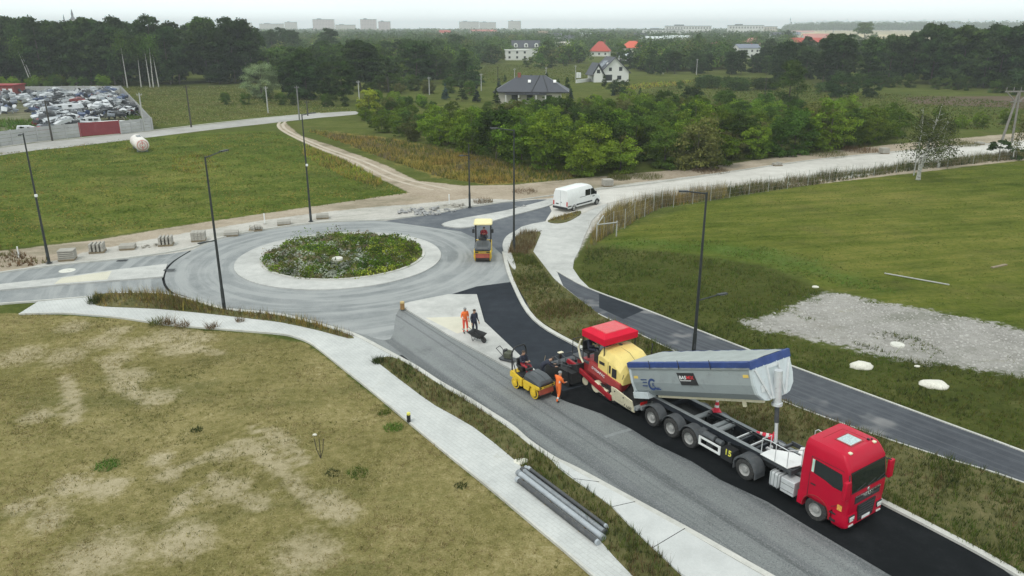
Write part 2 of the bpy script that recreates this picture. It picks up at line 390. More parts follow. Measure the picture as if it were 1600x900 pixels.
go = link('ground', gme, gm); tag(go, kind='structure')

# ------------------------------------------------------------------ roads and pavements
RD = R(-55.9)
def asphalt_extra(streak, pale, amt):
    def f(nt, co, c):
        s1 = noise(nt, stretch(nt, worldco(nt), RD, (14, .55, 1)), 1.0, 4, .6)
        s2 = noise(nt, stretch(nt, worldco(nt), RD, (40, 1.6, 1)), 1.0, 3)
        g = maprange(nt, math_(nt, 'ADD', math_(nt, 'MULTIPLY', s1, .5), math_(nt, 'MULTIPLY', s2, .5)), .40, .64, 0, amt)
        c = mix(nt, g, c, streak)
        d = N(nt, 'ShaderNodeVectorMath', operation='DISTANCE'); nt.links.new(worldco(nt), d.inputs[0]); d.inputs[1].default_value = (-14.9, 64.5, 0)
        dd = math_(nt, 'ADD', d.outputs['Value'], math_(nt, 'MULTIPLY', math_(nt, 'SUBTRACT', s1, .5), 14))
        c = mix(nt, maprange(nt, dd, 17, 34, .92, 0), c, (.24, .25, .252))
        bands = noise(nt, stretch(nt, worldco(nt), RD, (60, .8, 1)), 1.0, 2, .5); c = mix(nt, maprange(nt, bands, .44, .56, 0, .6), c, (.225, .24, .235)); b3 = noise(nt, stretch(nt, worldco(nt), RD, (80, .35, 1)), 1.0, 2, .5); c = mix(nt, maprange(nt, b3, .5, .62, 0, .5), c, (.07, .076, .078))
        wr = noise(nt, worldco(nt), .35, 5, .7); c = mix(nt, maprange(nt, wr, .5, .7, 0, .4), c, (.085, .09, .092))
        sp = noise(nt, worldco(nt), 13, 3, .8); c = mix(nt, maprange(nt, sp, .52, .66, 0, .48), c, pale)
        return mix(nt, maprange(nt, noise(nt, worldco(nt), 17, 2, .8), .53, .66, 0, .6), c, (.055, .06, .064))
    return f
old = surf('old_asphalt', [(.36, (.085, .092, .096)), (.5, (.125, .133, .137)), (.64, (.18, .188, .19))], (.12, .9, 9), .9, .35, .02, asphalt_extra((.215, .225, .228), (.33, .34, .34), .62))
def ring_extra(nt, co, c):
    C0 = at(533, 405); d = N(nt, 'ShaderNodeVectorMath', operation='SUBTRACT'); nt.links.new(worldco(nt), d.inputs[0]); d.inputs[1].default_value = (*C0, 0)
    L = N(nt, 'ShaderNodeVectorMath', operation='LENGTH'); nt.links.new(d.outputs[0], L.inputs[0]); S = N(nt, 'ShaderNodeSeparateXYZ'); nt.links.new(d.outputs[0], S.inputs[0])
    an = math_(nt, 'ARCTAN2', S.outputs[1], S.outputs[0]); cb = N(nt, 'ShaderNodeCombineXYZ'); nt.links.new(math_(nt, 'MULTIPLY', L.outputs['Value'], 1.1), cb.inputs[0]); nt.links.new(math_(nt, 'MULTIPLY', an, 1.3), cb.inputs[1])
    s = noise(nt, cb.outputs[0], 1.0, 4, .55)
    return mix(nt, maprange(nt, s, .42, .60, 0, .62), c, (.36, .37, .365))
ringm = surf('ring_asphalt', [(.38, (.165, .178, .182)), (.5, (.235, .248, .25)), (.62, (.31, .318, .315))], (.12, .7, 9), .85, .3, .02, ring_extra)
fresh = surf('fresh_asphalt', [(.36, (.020, .0235, .029)), (.5, (.028, .033, .041)), (.64, (.04, .046, .055))], (.15, 1.2, 18), .85, .3, .01, spec=.06)
tack = surf('tack_coated_asphalt', [(.36, (.0065, .008, .009)), (.5, (.0095, .011, .0125)), (.64, (.018, .020, .022))], (.3, 1.5, 20), .85, .4, .015, spec=.06)
darkr = surf('dark_lane_asphalt', [(.36, (.075, .084, .098)), (.5, (.11, .12, .135)), (.64, (.17, .18, .19))], (.2, 1.0, 14), .85, .3, .015)
def dust(nt, co, c):
    s = noise(nt, stretch(nt, worldco(nt), R(-51.8), (22, .28, 1)), 1.0, 4, .6)
    c = mix(nt, maprange(nt, s, .44, .64, 0, .5), c, (.12, .128, .138))
    return mix(nt, maprange(nt, noise(nt, worldco(nt), .22, 3), .56, .66, 0, .5), c, (.33, .32, .31))
pathm = surf('path_asphalt', [(.36, (.048, .052, .062)), (.5, (.07, .076, .088)), (.64, (.10, .108, .12))], (.2, 1.2, 14), .9, .3, .015, dust)
def slabs(nt, co, c):
    br = N(nt, 'ShaderNodeTexBrick'); br.inputs['Scale'].default_value = 1.0; br.inputs['Mortar Size'].default_value = .012; br.offset = .5
    br.inputs['Brick Width'].default_value = .42; br.inputs['Row Height'].default_value = .21
    br.inputs['Color1'].default_value = (1, 1, 1, 1); br.inputs['Color2'].default_value = (.95, .95, .95, 1); br.inputs['Mortar'].default_value = (.80, .79, .77, 1)
    nt.links.new(stretch(nt, worldco(nt), R(-52), (1, 1, 1)), br.inputs[0])
    c = mix(nt, .8, c, br.outputs[0], 'MULTIPLY')
    return mix(nt, maprange(nt, noise(nt, worldco(nt), .5, 6, .75), .60, .78, 0, .55), c, (.34, .33, .27))
conc = surf('paving_concrete', [(.36, (.42, .43, .42)), (.5, (.51, .52, .505)), (.64, (.60, .605, .585))], (.15, 1.1, 9), .9, .3, .01, slabs)
conc2 = surf('apron_concrete', [(.38, (.35, .35, .335)), (.5, (.455, .455, .435)), (.62, (.55, .545, .52))], (.2, 1.0, 12), .9, .3, .01)
cream = surf('cream_paving', [(.36, (.48, .46, .37)), (.5, (.56, .535, .44)), (.64, (.63, .60, .50))], (.2, 1.0, 12), .9, .3, .01)
kerbm = surf('kerb_concrete', [(.36, (.40, .395, .36)), (.5, (.50, .495, .46)), (.64, (.60, .59, .55))], (.3, 1.5, 12), .9, .3, .01)
palem = surf('pale_subbase', [(.36, (.43, .41, .375)), (.5, (.52, .50, .46)), (.64, (.60, .58, .54))], (.1, .8, 8), .95, .4, .03)
slabm = surf('stop_slab_concrete', [(.36, (.44, .45, .44)), (.5, (.51, .52, .51)), (.64, (.59, .595, .58))], (.2, 1.0, 10), .88, .25, .01)
soilm = surf('verge_soil', [(.38, (.055, .065, .022)), (.5, (.11, .105, .04)), (.62, (.18, .155, .075))], (.3, 2.0, 12), .95, .6, .05)

def sheet(name, pts, z, m, sm=0, world=False):
    P = pts if world else ground(smooth(pts, sm) if sm else pts)
    tri = tessellate_polygon([[Vector((p[0], p[1], 0)) for p in P]])
    V = [(p[0], p[1], z) for p in P]; F = []
    for t in tri:
        a, b_, c_ = [V[i] for i in t]
        F.append(tuple(t) if (b_[0]-a[0])*(c_[1]-a[1])-(b_[1]-a[1])*(c_[0]-a[0]) > 0 else tuple(t[::-1]))
    me = bpy.data.meshes.new(name); me.from_pydata(V, [], F); me.update()
    return tag(link(name, me, m), kind='structure')
def slab(name, pts, z1, m, sm=0, z0=-.05, world=False):
    P = pts if world else ground(smooth(pts, sm) if sm else pts)
    mb = MB(); mb.prism(P, z0, z1, 'z'); return tag(mb.build(name, m), kind='structure')
def ribbon(name, pts, w, z1, m=None, z0=-.05, sm=5, side=0, world=False):
    P = pts if world else ground(smooth(pts, sm, False) if sm else pts); P = [np.array(p) for p in P]
    L, Rr = [], []
    for i, p in enumerate(P):
        d = P[min(i+1, len(P)-1)] - P[max(i-1, 0)]; d = d / (np.linalg.norm(d) + 1e-9); n = np.array([-d[1], d[0]])
        L.append(p + n*w*(.5+side)); Rr.append(p - n*w*(.5-side))
    rings = [[(*l, z0), (*l, z1), (*r, z1), (*r, z0)] for l, r in zip(L, Rr)]
    return tag(MB().loft(rings).build(name, m or kerbm), kind='structure')

LK = [(270, 462), (300, 471), (350, 484), (400, 489), (440, 494), (475, 502), (520, 514), (550, 523), (575, 535), (612, 555), (650, 576), (687, 600), (727, 623), (765, 647), (800, 670), (825, 692), (865, 719), (900, 736), (975, 777), (1070, 829), (1160, 880), (1300, 960), (1450, 1050)]
RK = [(787, 395), (800, 440), (835, 500), (905, 543), (1000, 592), (1100, 643), (1240, 714), (1378, 786), (1456, 826), (1560, 882), (1760, 1000)]
# south-east carriageway (both lanes), then the newer strips on it
SEL = smooth(LK, 4, False); SER = smooth(RK, 4, False)
sheet('road', SEL + SER[::-1] + [(740, 380), (640, 380), (500, 440), (350, 460)], .010, old)
sheet('roundabout_road', smooth([(257, 428), (270, 408), (300, 391), (350, 372), (420, 359), (480, 351), (531, 347), (600, 345), (660, 347), (715, 358), (765, 378), (788, 398), (800, 430), (790, 462), (740, 462), (690, 470), (625, 482), (610, 530), (560, 521), (480, 498), (400, 485), (340, 478), (290, 463), (262, 450), (255, 438)], 4), .016, ringm)
sheet('tack_coated_lane', [(868, 562), (905, 545), (1000, 593.5), (1100, 644.5), (1240, 715.5), (1378, 787.5), (1456, 827.5), (1560, 884), (1700, 1000), (1560, 1000), (1262, 823), (1200, 785), (1125, 750), (1082, 722), (1025, 695), (985, 670), (940, 647), (885, 628), (850, 612)], .022, tack)
sheet('fresh_lane', [(700, 462), (745, 448), (806, 440), (836, 501), (905, 544), (935, 560), (925, 600), (880, 612), (848, 598), (810, 570), (755, 515)], .028, fresh)
# north-east arm
sheet('north_arm_road', [(600, 345.5), (680, 335), (730, 325), (790, 316.5), (840, 312), (880, 312), (905, 331), (870, 340), (835, 351), (800, 366), (790, 385), (787, 400), (770, 385), (720, 362)], .020, darkr)
sheet('subbase_road', smooth([(862, 314), (935, 298), (1000, 291), (1100, 277), (1200, 261), (1300, 249), (1400, 239), (1500, 231), (1600, 222), (1750, 208), (1750, 221), (1600, 234), (1500, 246), (1400, 258), (1300, 270), (1200, 281), (1100, 291), (1050, 298), (1000, 306), (950, 318), (905, 335), (880, 345), (850, 352), (862, 330)], 2), .024, palem)
slab('pedestrian_path', smooth([(950, 320), (925, 345), (905, 392), (895, 420), (925, 455), (975, 497), (960, 503), (935, 491), (870, 440), (832, 396), (845, 366), (842, 360), (805, 366), (815, 355), (850, 347), (870, 349), (905, 338), (930, 325)], 2), .06, conc2, z0=-.04)
# west arm
sheet('west_arm_road', [(-300, 500), (-300, 474), (0, 427), (100, 414), (200, 404), (270, 396), (300, 391), (285, 462), (200, 461), (140, 466), (55, 473), (0, 476)], .006, ringm)
slab('splitter_island', [(-300, 492), (-300, 480), (0, 446), (90, 436), (175, 424), (262, 414), (258, 424), (255, 434), (180, 440), (100, 446), (0, 455)], .12, conc2)
sheet('crossing_paving', [(97, 436.5), (175, 425.5), (168, 439), (85, 446)], .126, cream)
slab('splitter_island', smooth([(690, 352), (715, 344), (760, 336), (800, 328), (850, 315), (862, 311), (866, 318), (850, 325), (800, 338), (762, 349), (735, 356), (712, 357)], 3), .12, conc2)
slab('splitter_island', [(625, 479), (640, 474), (700, 462), (745, 462), (757, 505), (797, 543), (846, 590), (838, 603), (797, 578), (700, 525)], .12, conc2)
sheet('crossing_paving', [(665, 499), (730, 497), (742, 515), (715, 524)], .126, cream)
# roundabout centre
def ellipse(cx, cy, rx, ry, n=64, skew=0): return [(cx + rx*math.cos(2*math.pi*k/n) + skew*math.sin(2*math.pi*k/n), cy + ry*math.sin(2*math.pi*k/n)) for k in range(n)]
def circ(cx, cy, r, n=72): return [(cx+r*math.cos(2*math.pi*k/n), cy+r*math.sin(2*math.pi*k/n)) for k in range(n)]
slab('roundabout_apron', circ(-14.95, 64.3, 8.75), .08, conc2, world=True)
IG = circ(-14.72, 64.85, 6.95, 64)
ribbon('roundabout_kerb', IG + IG[:1], .22, .16, sm=0, world=True)
icx = sum(p[0] for p in IG)/64; icy = sum(p[1] for p in IG)/64
rings = []
for t, z in ((1, .10), (.8, .3), (.5, .45), (.25, .5), (.02, .52)): rings.append([(icx+(p[0]-icx)*t, icy+(p[1]-icy)*t, z) for p in IG])
tag(MB().loft(rings).build('roundabout_mound', soilm), kind='structure')
# sidewalk, verges, path, kerbs on the south side
SWB = [(30, 492), (100, 491), (180, 497), (250, 507), (300, 512), (400, 520), (450, 525), (480, 535), (500, 548), (540, 580), (590, 620), (640, 662), (700, 712), (760, 760), (840, 827), (900, 878), (1000, 970), (1080, 1050)]
SWT = [(140, 466), (200, 458), (260, 460), (300, 469), (350, 482.5), (400, 487.5), (440, 492.5), (475, 500.5), (520, 512.5), (550, 521.5), (575, 533.5), (612, 553.5), (650, 574.5), (687, 598.5), (727, 621.5), (765, 645.5), (800, 668.5), (825, 690.5), (865, 717.5), (900, 735), (975, 775.5), (1070, 827.5), (1160, 878.5), (1300, 958.5), (1450, 1048)]
slab('sidewalk', SWB + SWT[::-1] + [(60, 473)], .10, conc, z0=-.04)
ribbon('kerb', LK, .28, .13)
ribbon('kerb', RK, .30, .13)
ribbon('kerb', [(-300, 474), (0, 427), (100, 414), (200, 404), (290, 390), (350, 371), (420, 358), (480, 350), (531, 346), (600, 344), (680, 334), (730, 324), (790, 316), (840, 309), (935, 296), (1000, 289), (1100, 275), (1300, 247), (1600, 220)], .16, .12)
ribbon('kerb', [(-300, 500), (0, 476), (55, 472), (140, 465), (200, 459), (262, 460)], .16, .12)
ribbon('sidewalk_edging', SWB, .10, .12)
VA = smooth([(146, 470), (150, 462), (200, 460), (260, 462), (300, 472), (350, 486), (400, 491.5), (440, 496), (500, 511), (550, 527), (545, 531), (500, 519), (440, 506), (400, 501), (350, 495), (250, 485), (180, 482), (150, 479)], 2)
VB = smooth([(590, 566), (605, 560), (625, 565), (650, 580), (687, 604), (727, 628), (765, 652), (800, 676), (825, 697), (862, 723), (872, 735), (897, 754), (925, 774), (955, 796), (985, 828), (1060, 900), (1130, 970), (1060, 970), (985, 900), (935, 845), (880, 775), (830, 745), (800, 718), (740, 670), (680, 636), (640, 607), (605, 580)], 2)
slab('verge', VA, .13, soilm); slab('verge', VB, .13, soilm)
slab('stop_slab', [(872, 724), (900, 740), (975, 780.5), (1068, 832), (1156, 884), (1290, 960), (1180, 960), (1062, 900), (987, 828), (957, 796), (927, 774), (899, 753), (876, 735)], .137, slabm)
for a, b_ in (((897, 752), (936, 757)), ((957, 796), (992, 788)), ((1020, 860), (1070, 830))): ribbon('slab_joint', [a, b_], .03, .139, tack, z0=.12, sm=0)
VC = [(800, 380), (815, 364), (842, 361), (845, 366), (833, 394), (868, 440), (935, 492), (958, 504), (1100, 573), (1300, 660), (1598, 757), (1900, 870), (1900, 1000), (1770, 1000), (1562, 880), (1458, 824), (1380, 784), (1240, 712), (1100, 641), (1000, 590), (906, 541), (838, 499), (803, 440), (790, 395)]
slab('verge', VC, .09, soilm)
PT = [(870, 425), (905, 445), (940, 460), (1000, 482), (1100, 521), (1190, 556), (1300, 597), (1400, 634), (1500, 671), (1600, 708), (1900, 822)]
PB = [(880, 448), (935, 492), (957, 503), (1100, 573), (1220, 628), (1350, 676), (1480, 719), (1600, 757), (1900, 872)]
sheet('cycle_path', PT + PB[::-1], .062, pathm)
sheet('cycle_path_patch', [(936, 459.5), (1006, 486), (974, 500), (936, 482)], .068, fresh)
ribbon('path_edging', PT, .12, .11); ribbon('path_edging', PB[1:], .09, .11)
slab('kerb_nose', smooth([(787, 395), (786, 380), (795, 368), (815, 360), (842, 359), (842, 363), (818, 366), (803, 374), (797, 385), (799, 396), (806, 420), (800, 420)], 3), .14, conc2)
# upper road
sheet('country_road', smooth([(-300, 285), (0, 231), (100, 219), (200, 209), (330, 194), (420, 184), (500, 177), (555, 174), (556, 179), (500, 184), (420, 193), (330, 203), (200, 219), (100, 231), (0, 243), (-300, 300)], 2), .03, surf('country_asphalt', [(.36, (.27, .26, .24)), (.5, (.36, .35, .33)), (.64, (.45, .44, .42))], (.1, .6, 5), .95, .3, .02))
ribbon('country_road_edge', [(-300, 284), (0, 230), (100, 218), (200, 208), (330, 193), (420, 183.5), (500, 176.5)], .5, .05, palem, sm=3)
TRM = surf('track_ruts', [(.36, (.36, .31, .24)), (.5, (.46, .40, .32)), (.64, (.54, .48, .40))], (.3, 1.5, 8), .95, .5, .04)
for dx in (-3.5, 4): ribbon('dirt_track', [(447+dx, 186), (438+dx, 196), (452+dx*1.2, 208), (500+dx*1.5, 230), (560+dx*2, 252), (620+dx*3, 279), (690+dx*4, 297)], .55, .012, TRM, z0=-.02, sm=6)
# patches of pale grit swept on the asphalt
ribbon('asphalt_seam', [(945, 683), (985, 671)], .22, .0145, ringm, z0=.0, sm=0)
ribbon('asphalt_seam', [(255, 438), (257, 428), (262, 418), (275, 406), (298, 392)], .18, .02, tack, z0=.0, sm=4)
ribbon('asphalt_seam', [(255, 434), (258, 446), (268, 457), (285, 463)], .18, .02, tack, z0=.0, sm=4)
# ------------------------------------------------------------------ vehicles
red = mat('red_paint', (.46, .0015, .026), .38, 0, .05, .0, (.30, .05, .05), 1.5, coat=.0, spec=.28)
redc = mat('red_canopy', (.60, .004, .030), .6, 0, .06, .2, (.48, .03, .05), 2, spec=.2)
redd = mat('dull_red_paint', (.30, .018, .022), .55, 0, .15, .5, (.10, .06, .05), 3)
blk = mat('black_steel', (.018, .019, .021), .6, 0, .25, .4, (.06, .055, .05), 4)
dgr = mat('dark_grey_steel', (.05, .055, .062), .55, 0, .2, .5, (.11, .10, .09), 3)
grey = mat('grey_steel', (.24, .26, .27), .5, 0, .12, .4, (.14, .13, .12), 3)
plast = mat('grey_plastic', (.085, .092, .10), .7, 0, .15, .4, (.17, .16, .15), 3)
silver = mat('silver_alloy', (.62, .64, .65), .38, .25, .08, .3, (.3, .29, .27), 3)
whitep = mat('white_paint', (.76, .77, .76), .4, 0, .04, .2, (.45, .43, .38), 2, coat=.2)
glass = mat('dark_glass', (.012, .018, .018), .08, 0, .2, spec=.8)
rubber = mat('tyre_rubber', (.028, .028, .029), .85, 0, .2, .6, (.12, .115, .10), 5)
rimm = mat('rim_steel', (.42, .42, .41), .5, .2, .1, .6, (.14, .12, .10), 6)
lampm = mat('lamp_lens', (.75, .75, .72), .15, 0, .1, spec=.8)
redl = mat('red_lens', (.5, .01, .01), .2)
orl = mat('amber_lens', (.8, .35, .03), .3)
yel = mat('machine_yellow', (.74, .50, .030), .45, 0, .08, .45, (.30, .20, .05), 3)
creamy = mat('cream_yellow', (.76, .60, .20), .42, 0, .06, .3, (.55, .42, .18), 2)
creamw = mat('cream_white', (.72, .66, .48), .5, 0, .08, .4, (.38, .32, .22), 3)
bodyg = mat('tipper_grey', (.30, .335, .345), .42, .1, .06, .35, (.20, .21, .21), 1.2)
bodyw = mat('tipper_front_silver', (.55, .60, .62), .4, .1, .06, .3, (.3, .3, .3), 2)
tarp = mat('grey_tarpaulin', (.33, .36, .35), .8, 0, .12, .4, (.24, .25, .24), 1.5)
blue = mat('blue_tarpaulin_edge', (.025, .055, .20), .6, 0, .2, .3, (.06, .09, .2), 2)
navy = mat('navy_lettering', (.02, .05, .16), .5)
lwh = mat('white_lettering', (.8, .8, .8), .5)
lred = mat('red_lettering', (.6, .03, .04), .5)
mud = mat('hot_mix', (.010, .010, .011), .9, 0, .4, scale=8)
chrome = mat('chrome', (.6, .6, .6), .2, .9)
rustb = mat('red_brown_steel', (.30, .06, .035), .55, 0, .2, .5, (.1, .05, .03), 4)

BFR = Vector((*at(1271, 813), 0)); HD = math.atan2(-0.82808322, 0.56060519)
HV = Vector((math.cos(HD), math.sin(HD), 0)); LV = Vector((-math.sin(HD), math.cos(HD), 0))
ORG = BFR + LV*1.22          # below the front axle of the tractor
def sp(s, lat=0, z=0): return ORG + HV*s + LV*lat + Vector((0, 0, z))

def wheel(par, x, y, z, r, w, side, rim=None, dual=False, n=28):
    y0 = y; h = w/2; sd = side
    t = MB(); t.lathe([(r*.58, -h), (r*.9, -h), (r*.985, -h*.75), (r, -h*.3), (r, h*.3), (r*.985, h*.75), (r*.9, h), (r*.58, h)], (x, y0, z), 'y', n)
    tyre = t.build('wheel', rubber, par, 40)
    q = MB(); o = sd*h
    q.lathe([(r*.60, o*.98), (r*.56, o*.9), (r*.52, o*.35), (r*.30, o*.25), (r*.27, o*.75), (r*.16, o*.85), (.001, o*.85)], (x, y0, z), 'y', n)
    q.lathe([(r*.60, -o*.98), (r*.5, -o*.5), (.001, -o*.4)], (x, y0, z), 'y', n)
    for k in range(8):
        a = 2*math.pi*k/8; q.cyl((x+r*.21*math.cos(a), y0+o*.7, z+r*.21*math.sin(a)), (x+r*.21*math.cos(a), y0+o*.9, z+r*.21*math.sin(a)), r*.03, n=6)
    for k in range(10):
        a = 2*math.pi*(k+.5)/10; q.cyl((x+r*.41*math.cos(a), y0+o*.30, z+r*.41*math.sin(a)), (x+r*.41*math.cos(a), y0+o*.34, z+r*.41*math.sin(a)), r*.055, n=8)
    q.build('rim', rim or rimm, tyre, 40)
    return tyre
def arch(mb, cx, cz, r, th, y0, y1, a0=0, a1=180, n=14):
    rings = []
    for k in range(n+1):
        a = R(a0+(a1-a0)*k/n); c, s_ = math.cos(a), math.sin(a)
        rings.append([(cx+r*c, y0, cz+r*s_), (cx+r*c, y1, cz+r*s_), (cx+(r+th)*c, y1, cz+(r+th)*s_), (cx+(r+th)*c, y0, cz+(r+th)*s_)])
    mb.loft(rings); return mb
def archpoly(x0, x1, z0, z1, cx, cz, r, n=12):
    """rectangle with a round wheel cut-out in its lower edge"""
    h = cz - z0; a0 = math.asin(max(-1, min(1, -h/r)))
    pts = [(x0, z1), (x0, z0)]
    for k in range(n+1):
        a = math.pi - a0 + (-(math.pi) + 2*a0) * k/n
        pts.append((cx+r*math.cos(a), cz+r*math.sin(a)))
    pts += [(x1, z0), (x1, z1)]
    out = [pts[0]]
    for p in pts[1:]:
        if math.hypot(p[0]-out[-1][0], p[1]-out[-1][1]) > 1e-4: out.append(p)
    return out
def surfpatch(levels, y0, y1, z0, z1, off, ny=14, nz=5, side=None):
    """grid of points on the front of a lofted rounded body, pushed out by off"""
    def lv(z):
        for a, b_ in zip(levels[:-1], levels[1:]):
            if a[0] <= z <= b_[0]:
                t = (z-a[0])/(b_[0]-a[0]); return [a[i]+(b_[i]-a[i])*t for i in range(5)]
        return list(levels[-1])
    V, F = [], []
    for j in range(nz+1):
        z = z0+(z1-z0)*j/nz; _, xf, xr, hw, r = lv(z)
        for i in range(ny+1):
            y = y0+(y1-y0)*i/ny; e = abs(y)-(hw-r); x = xf if e <= 0 else xf-r+math.sqrt(max(0, r*r-e*e))
            V.append((x+off, y*(1+off*.4), z))
    for j in range(nz):
        for i in range(ny): a = j*(ny+1)+i; F.append((a, a+1, a+ny+2, a+ny+1))
    return V, F

# ---- red tractor unit
tr = empty('truck_tractor', sp(0), HD, 'red cab-over truck tractor with a roof hatch, coupled to the grey tipper trailer', 'truck')
LV_ = [(.92, 1.34, -.86, 1.225, .10), (1.35, 1.37, -.87, 1.245, .11), (1.95, 1.36, -.87, 1.255, .12), (2.35, 1.30, -.87, 1.255, .12), (2.74, 1.22, -.87, 1.245, .13), (2.90, 1.20, -.87, 1.235, .14), (3.18, 1.02, -.86, 1.19, .16), (3.34, .90, -.84, 1.13, .16), (3.40, .80, -.80, 1.07, .16)]
m = MB(); m.rr(LV_, 6); cabo = m.build('cab', red, tr, 35)
m = MB(); m.add(*surfpatch(LV_, -1.13, 1.13, 1.98, 2.74, .008)); m.build('windscreen', glass, tr, 50)
m = MB(); m.add(*surfpatch(LV_, -1.16, 1.16, 1.93, 1.985, .012, nz=1)); m.add(*surfpatch(LV_, -1.15, 1.15, 2.735, 2.80, .012, nz=1)); m.build('windscreen_seal', blk, tr)
for k, y in enumerate((-.72, .0, .62)):
    m = MB(); m.tube([(1.37, y-.1, 1.99), (1.345, y+.48, 2.12)], .014); m.build('wiper', blk, tr)
m = MB(); m.box((.80, 0, 2.05), (.5, 2.0, .18)); m.box((.9, -.3, 2.17), (.3, .42, .03)); m.build('dashboard', dgr, tr)
m = MB(); m.quad((1.345, -.05, 2.03), (1.345, .25, 2.03), (1.325, .25, 2.12), (1.325, -.05, 2.12)); m.build('windscreen_card', lwh, tr)
for sgn in (-1, 1):
    poly = [(-.26, 2.10), (.30, 2.02), (.62, 1.92), (1.02, 1.92), (1.03, 2.20), (.93, 2.62), (-.26, 2.70)]
    m = MB(); m.prism(poly, sgn*1.238, sgn*1.256); m.build('side_window', glass, tr)
    m = MB(); m.b2(-.38, -.275, sgn*1.238, sgn*1.256, 2.12, 2.69); m.build('window_panel', mat('pale_green_panel', (.45, .68, .58), .5), tr)
    door = MB(); door.tube([(-.43, sgn*1.243, .98), (-.43, sgn*1.25, 2.0), (-.43, sgn*1.243, 2.78), (.98, sgn*1.237, 2.78), (1.13, sgn*1.22, 1.9), (1.10, sgn*1.235, 1.35), (.66, sgn*1.238, 1.05)], .013, 4); door.build('door_seam', blk, tr)
    h = MB(); h.box((-.22, sgn*1.262, 1.60), (.22, .03, .05)); h.build('door_handle', blk, tr)
    m = MB(); poly = archpoly(-.86, .66, .42, 1.0, 0, .52, .60); m.prism(poly, sgn*1.0, sgn*1.235); m.build('wheel_fender', red, tr, 35)
    m = MB(); arch(m, 0, .52, .60, .035, sgn*1.19, sgn*1.262, -6, 186); m.build('wheel_arch_lip', redd, tr, 35)
    # mirror
    m = MB(); m.tube([(1.20, sgn*1.18, 2.70), (1.34, sgn*1.40, 2.62), (1.34, sgn*1.42, 1.9), (1.26, sgn*1.2, 1.85)], .025, 6); ma = m.build('mirror_arm', blk, tr)
    m = MB(); m.box((1.33, sgn*1.47, 2.20), (.16, .30, .80)); m.build('mirror', red, tr, 30, .04)
    # headlight
    m = MB(); m.box((1.33, sgn*.93, .78), (.16, .36, .26)); m.build('headlight', blk, tr, 30, .02)
    m = MB(); m.box((1.415, sgn*.93, .80), (.02, .30, .13)); m.box((1.415, sgn*.95, .69), (.02, .24, .05)); m.build('headlight', lampm, tr, 30, .01)
    m = MB(); m.box((1.41, sgn*.93, .48), (.03, .28, .06)); m.build('fog_lamp', lampm, tr)
    m = MB(); m.b2(.66, .92, sgn*1.20, sgn*1.26, .46, .56); m.build('step', blk, tr); m = MB(); m.b2(.62, .90, sgn*1.20, sgn*1.262, .78, .84); m.build('step', blk, tr)
m = MB(); m.rr([(.30, 1.28, .66, 1.18, .14), (.40, 1.38, .66, 1.235, .16), (.60, 1.40, .66, 1.245, .17), (.95, 1.37, .66, 1.24, .17)], 6); m.build('bumper', red, tr, 35)
m = MB(); m.b2(1.30, 1.372, -.86, .86, 1.36, 1.72); m.build('upper_grille', blk, tr, bevel=.01)
m = MB()
for z in (1.40, 1.455, 1.51): m.b2(1.372, 1.385, -.80, .80, z, z+.022)
m.build('grille_slats', dgr, tr)
m = MB(); m.b2(1.372, 1.392, -.84, .84, 1.655, 1.70); m.build('grille_trim', chrome, tr)
m = MB(); m.prism([(-.60, 1.25), (-.50, .50), (.50, .50), (.60, 1.25)], 1.33, 1.412, 'x'); m.build('lower_grille', blk, tr, bevel=.01)
m = MB()
for z in (.66, .78, .90, 1.02, 1.14): m.b2(1.412, 1.425, -.46, .46, z, z+.03)
m.build('grille_slats', dgr, tr)
m = MB(); m.box((1.432, 0, .60), (.02, .52, .12)); m.build('number_plate', lwh, tr)
text('maker_lettering', 'MAN', .20, chrome, tr, (1.392, 0, 1.58), (R(90), 0, R(90)), .006, 1.5)
m = MB(); m.lathe([(.085, 0), (.07, .02), (.0, .02)], (1.372, 0, 1.80), 'x', 14); m.build('emblem', chrome, tr)
# roof hatch, marker lamps, aerials
m = MB(); m.box((.25, .05, 3.415), (.62, .74, .06)); m.build('roof_hatch', mat('hatch_glass', (.42, .52, .52), .25), tr, 30, .02)
m = MB(); m.box((.25, .05, 3.405), (.76, .88, .04)); m.build('hatch_frame', redd, tr, 30, .015)
m = MB(); m.tube([(-.45, -.62, 3.402), (-.45, .66, 3.402), (.55, .74, 3.402)], .009); m.build('roof_seam', redd, tr)
for y in (-.80, .80): m = MB(); m.box((.86, y, 3.38), (.14, .16, .07)); m.build('marker_lamp', creamw, tr, 30, .02)
m = MB(); m.box((.66, .70, 3.42), (.10, .07, .08)); m.box((.72, .84, 3.40), (.05, .05, .10)); m.build('roof_aerial', blk, tr)
m = MB(); m.box((1.02, -1.248, 1.18), (.20, .012, .24)); m.build('door_sticker', mat('lion_sticker', (.75, .38, .08), .5, 0, .4, scale=14), tr)
# chassis behind the cab
m = MB()
for y in (-.42, .42): m.b2(-4.55, .9, y-.04, y+.04, .72, .98)
for x in (-1.1, -2.0, -2.9, -4.4): m.b2(x-.05, x+.05, -.42, .42, .76, .94)
m.b2(-.86, 1.1, -.7, .7, .55, .93); m.build('chassis_frame', blk, tr)
m = MB(); m.cyl((-3.6, -.9, .52), (-3.6, .9, .52), .10); m.cyl((0, -.9, .5), (0, .9, .5), .08); m.cyl((-1.0, 0, .6), (-3.6, 0, .52), .06); m.lathe([(.001, -.25), (.2, -.2), (.26, 0), (.2, .2), (.001, .25)], (-3.6, 0, .52), 'x', 14); m.build('axles', blk, tr, 40)
m = MB(); m.prism([(-2.95, -.45), (-2.95, .45), (-3.5, .48), (-4.0, .40), (-4.15, .2), (-3.7, .08), (-3.7, -.08), (-4.15, -.2), (-4.0, -.40), (-3.5, -.48)], 1.02, 1.10, 'z'); m.build('fifth_wheel', blk, tr)
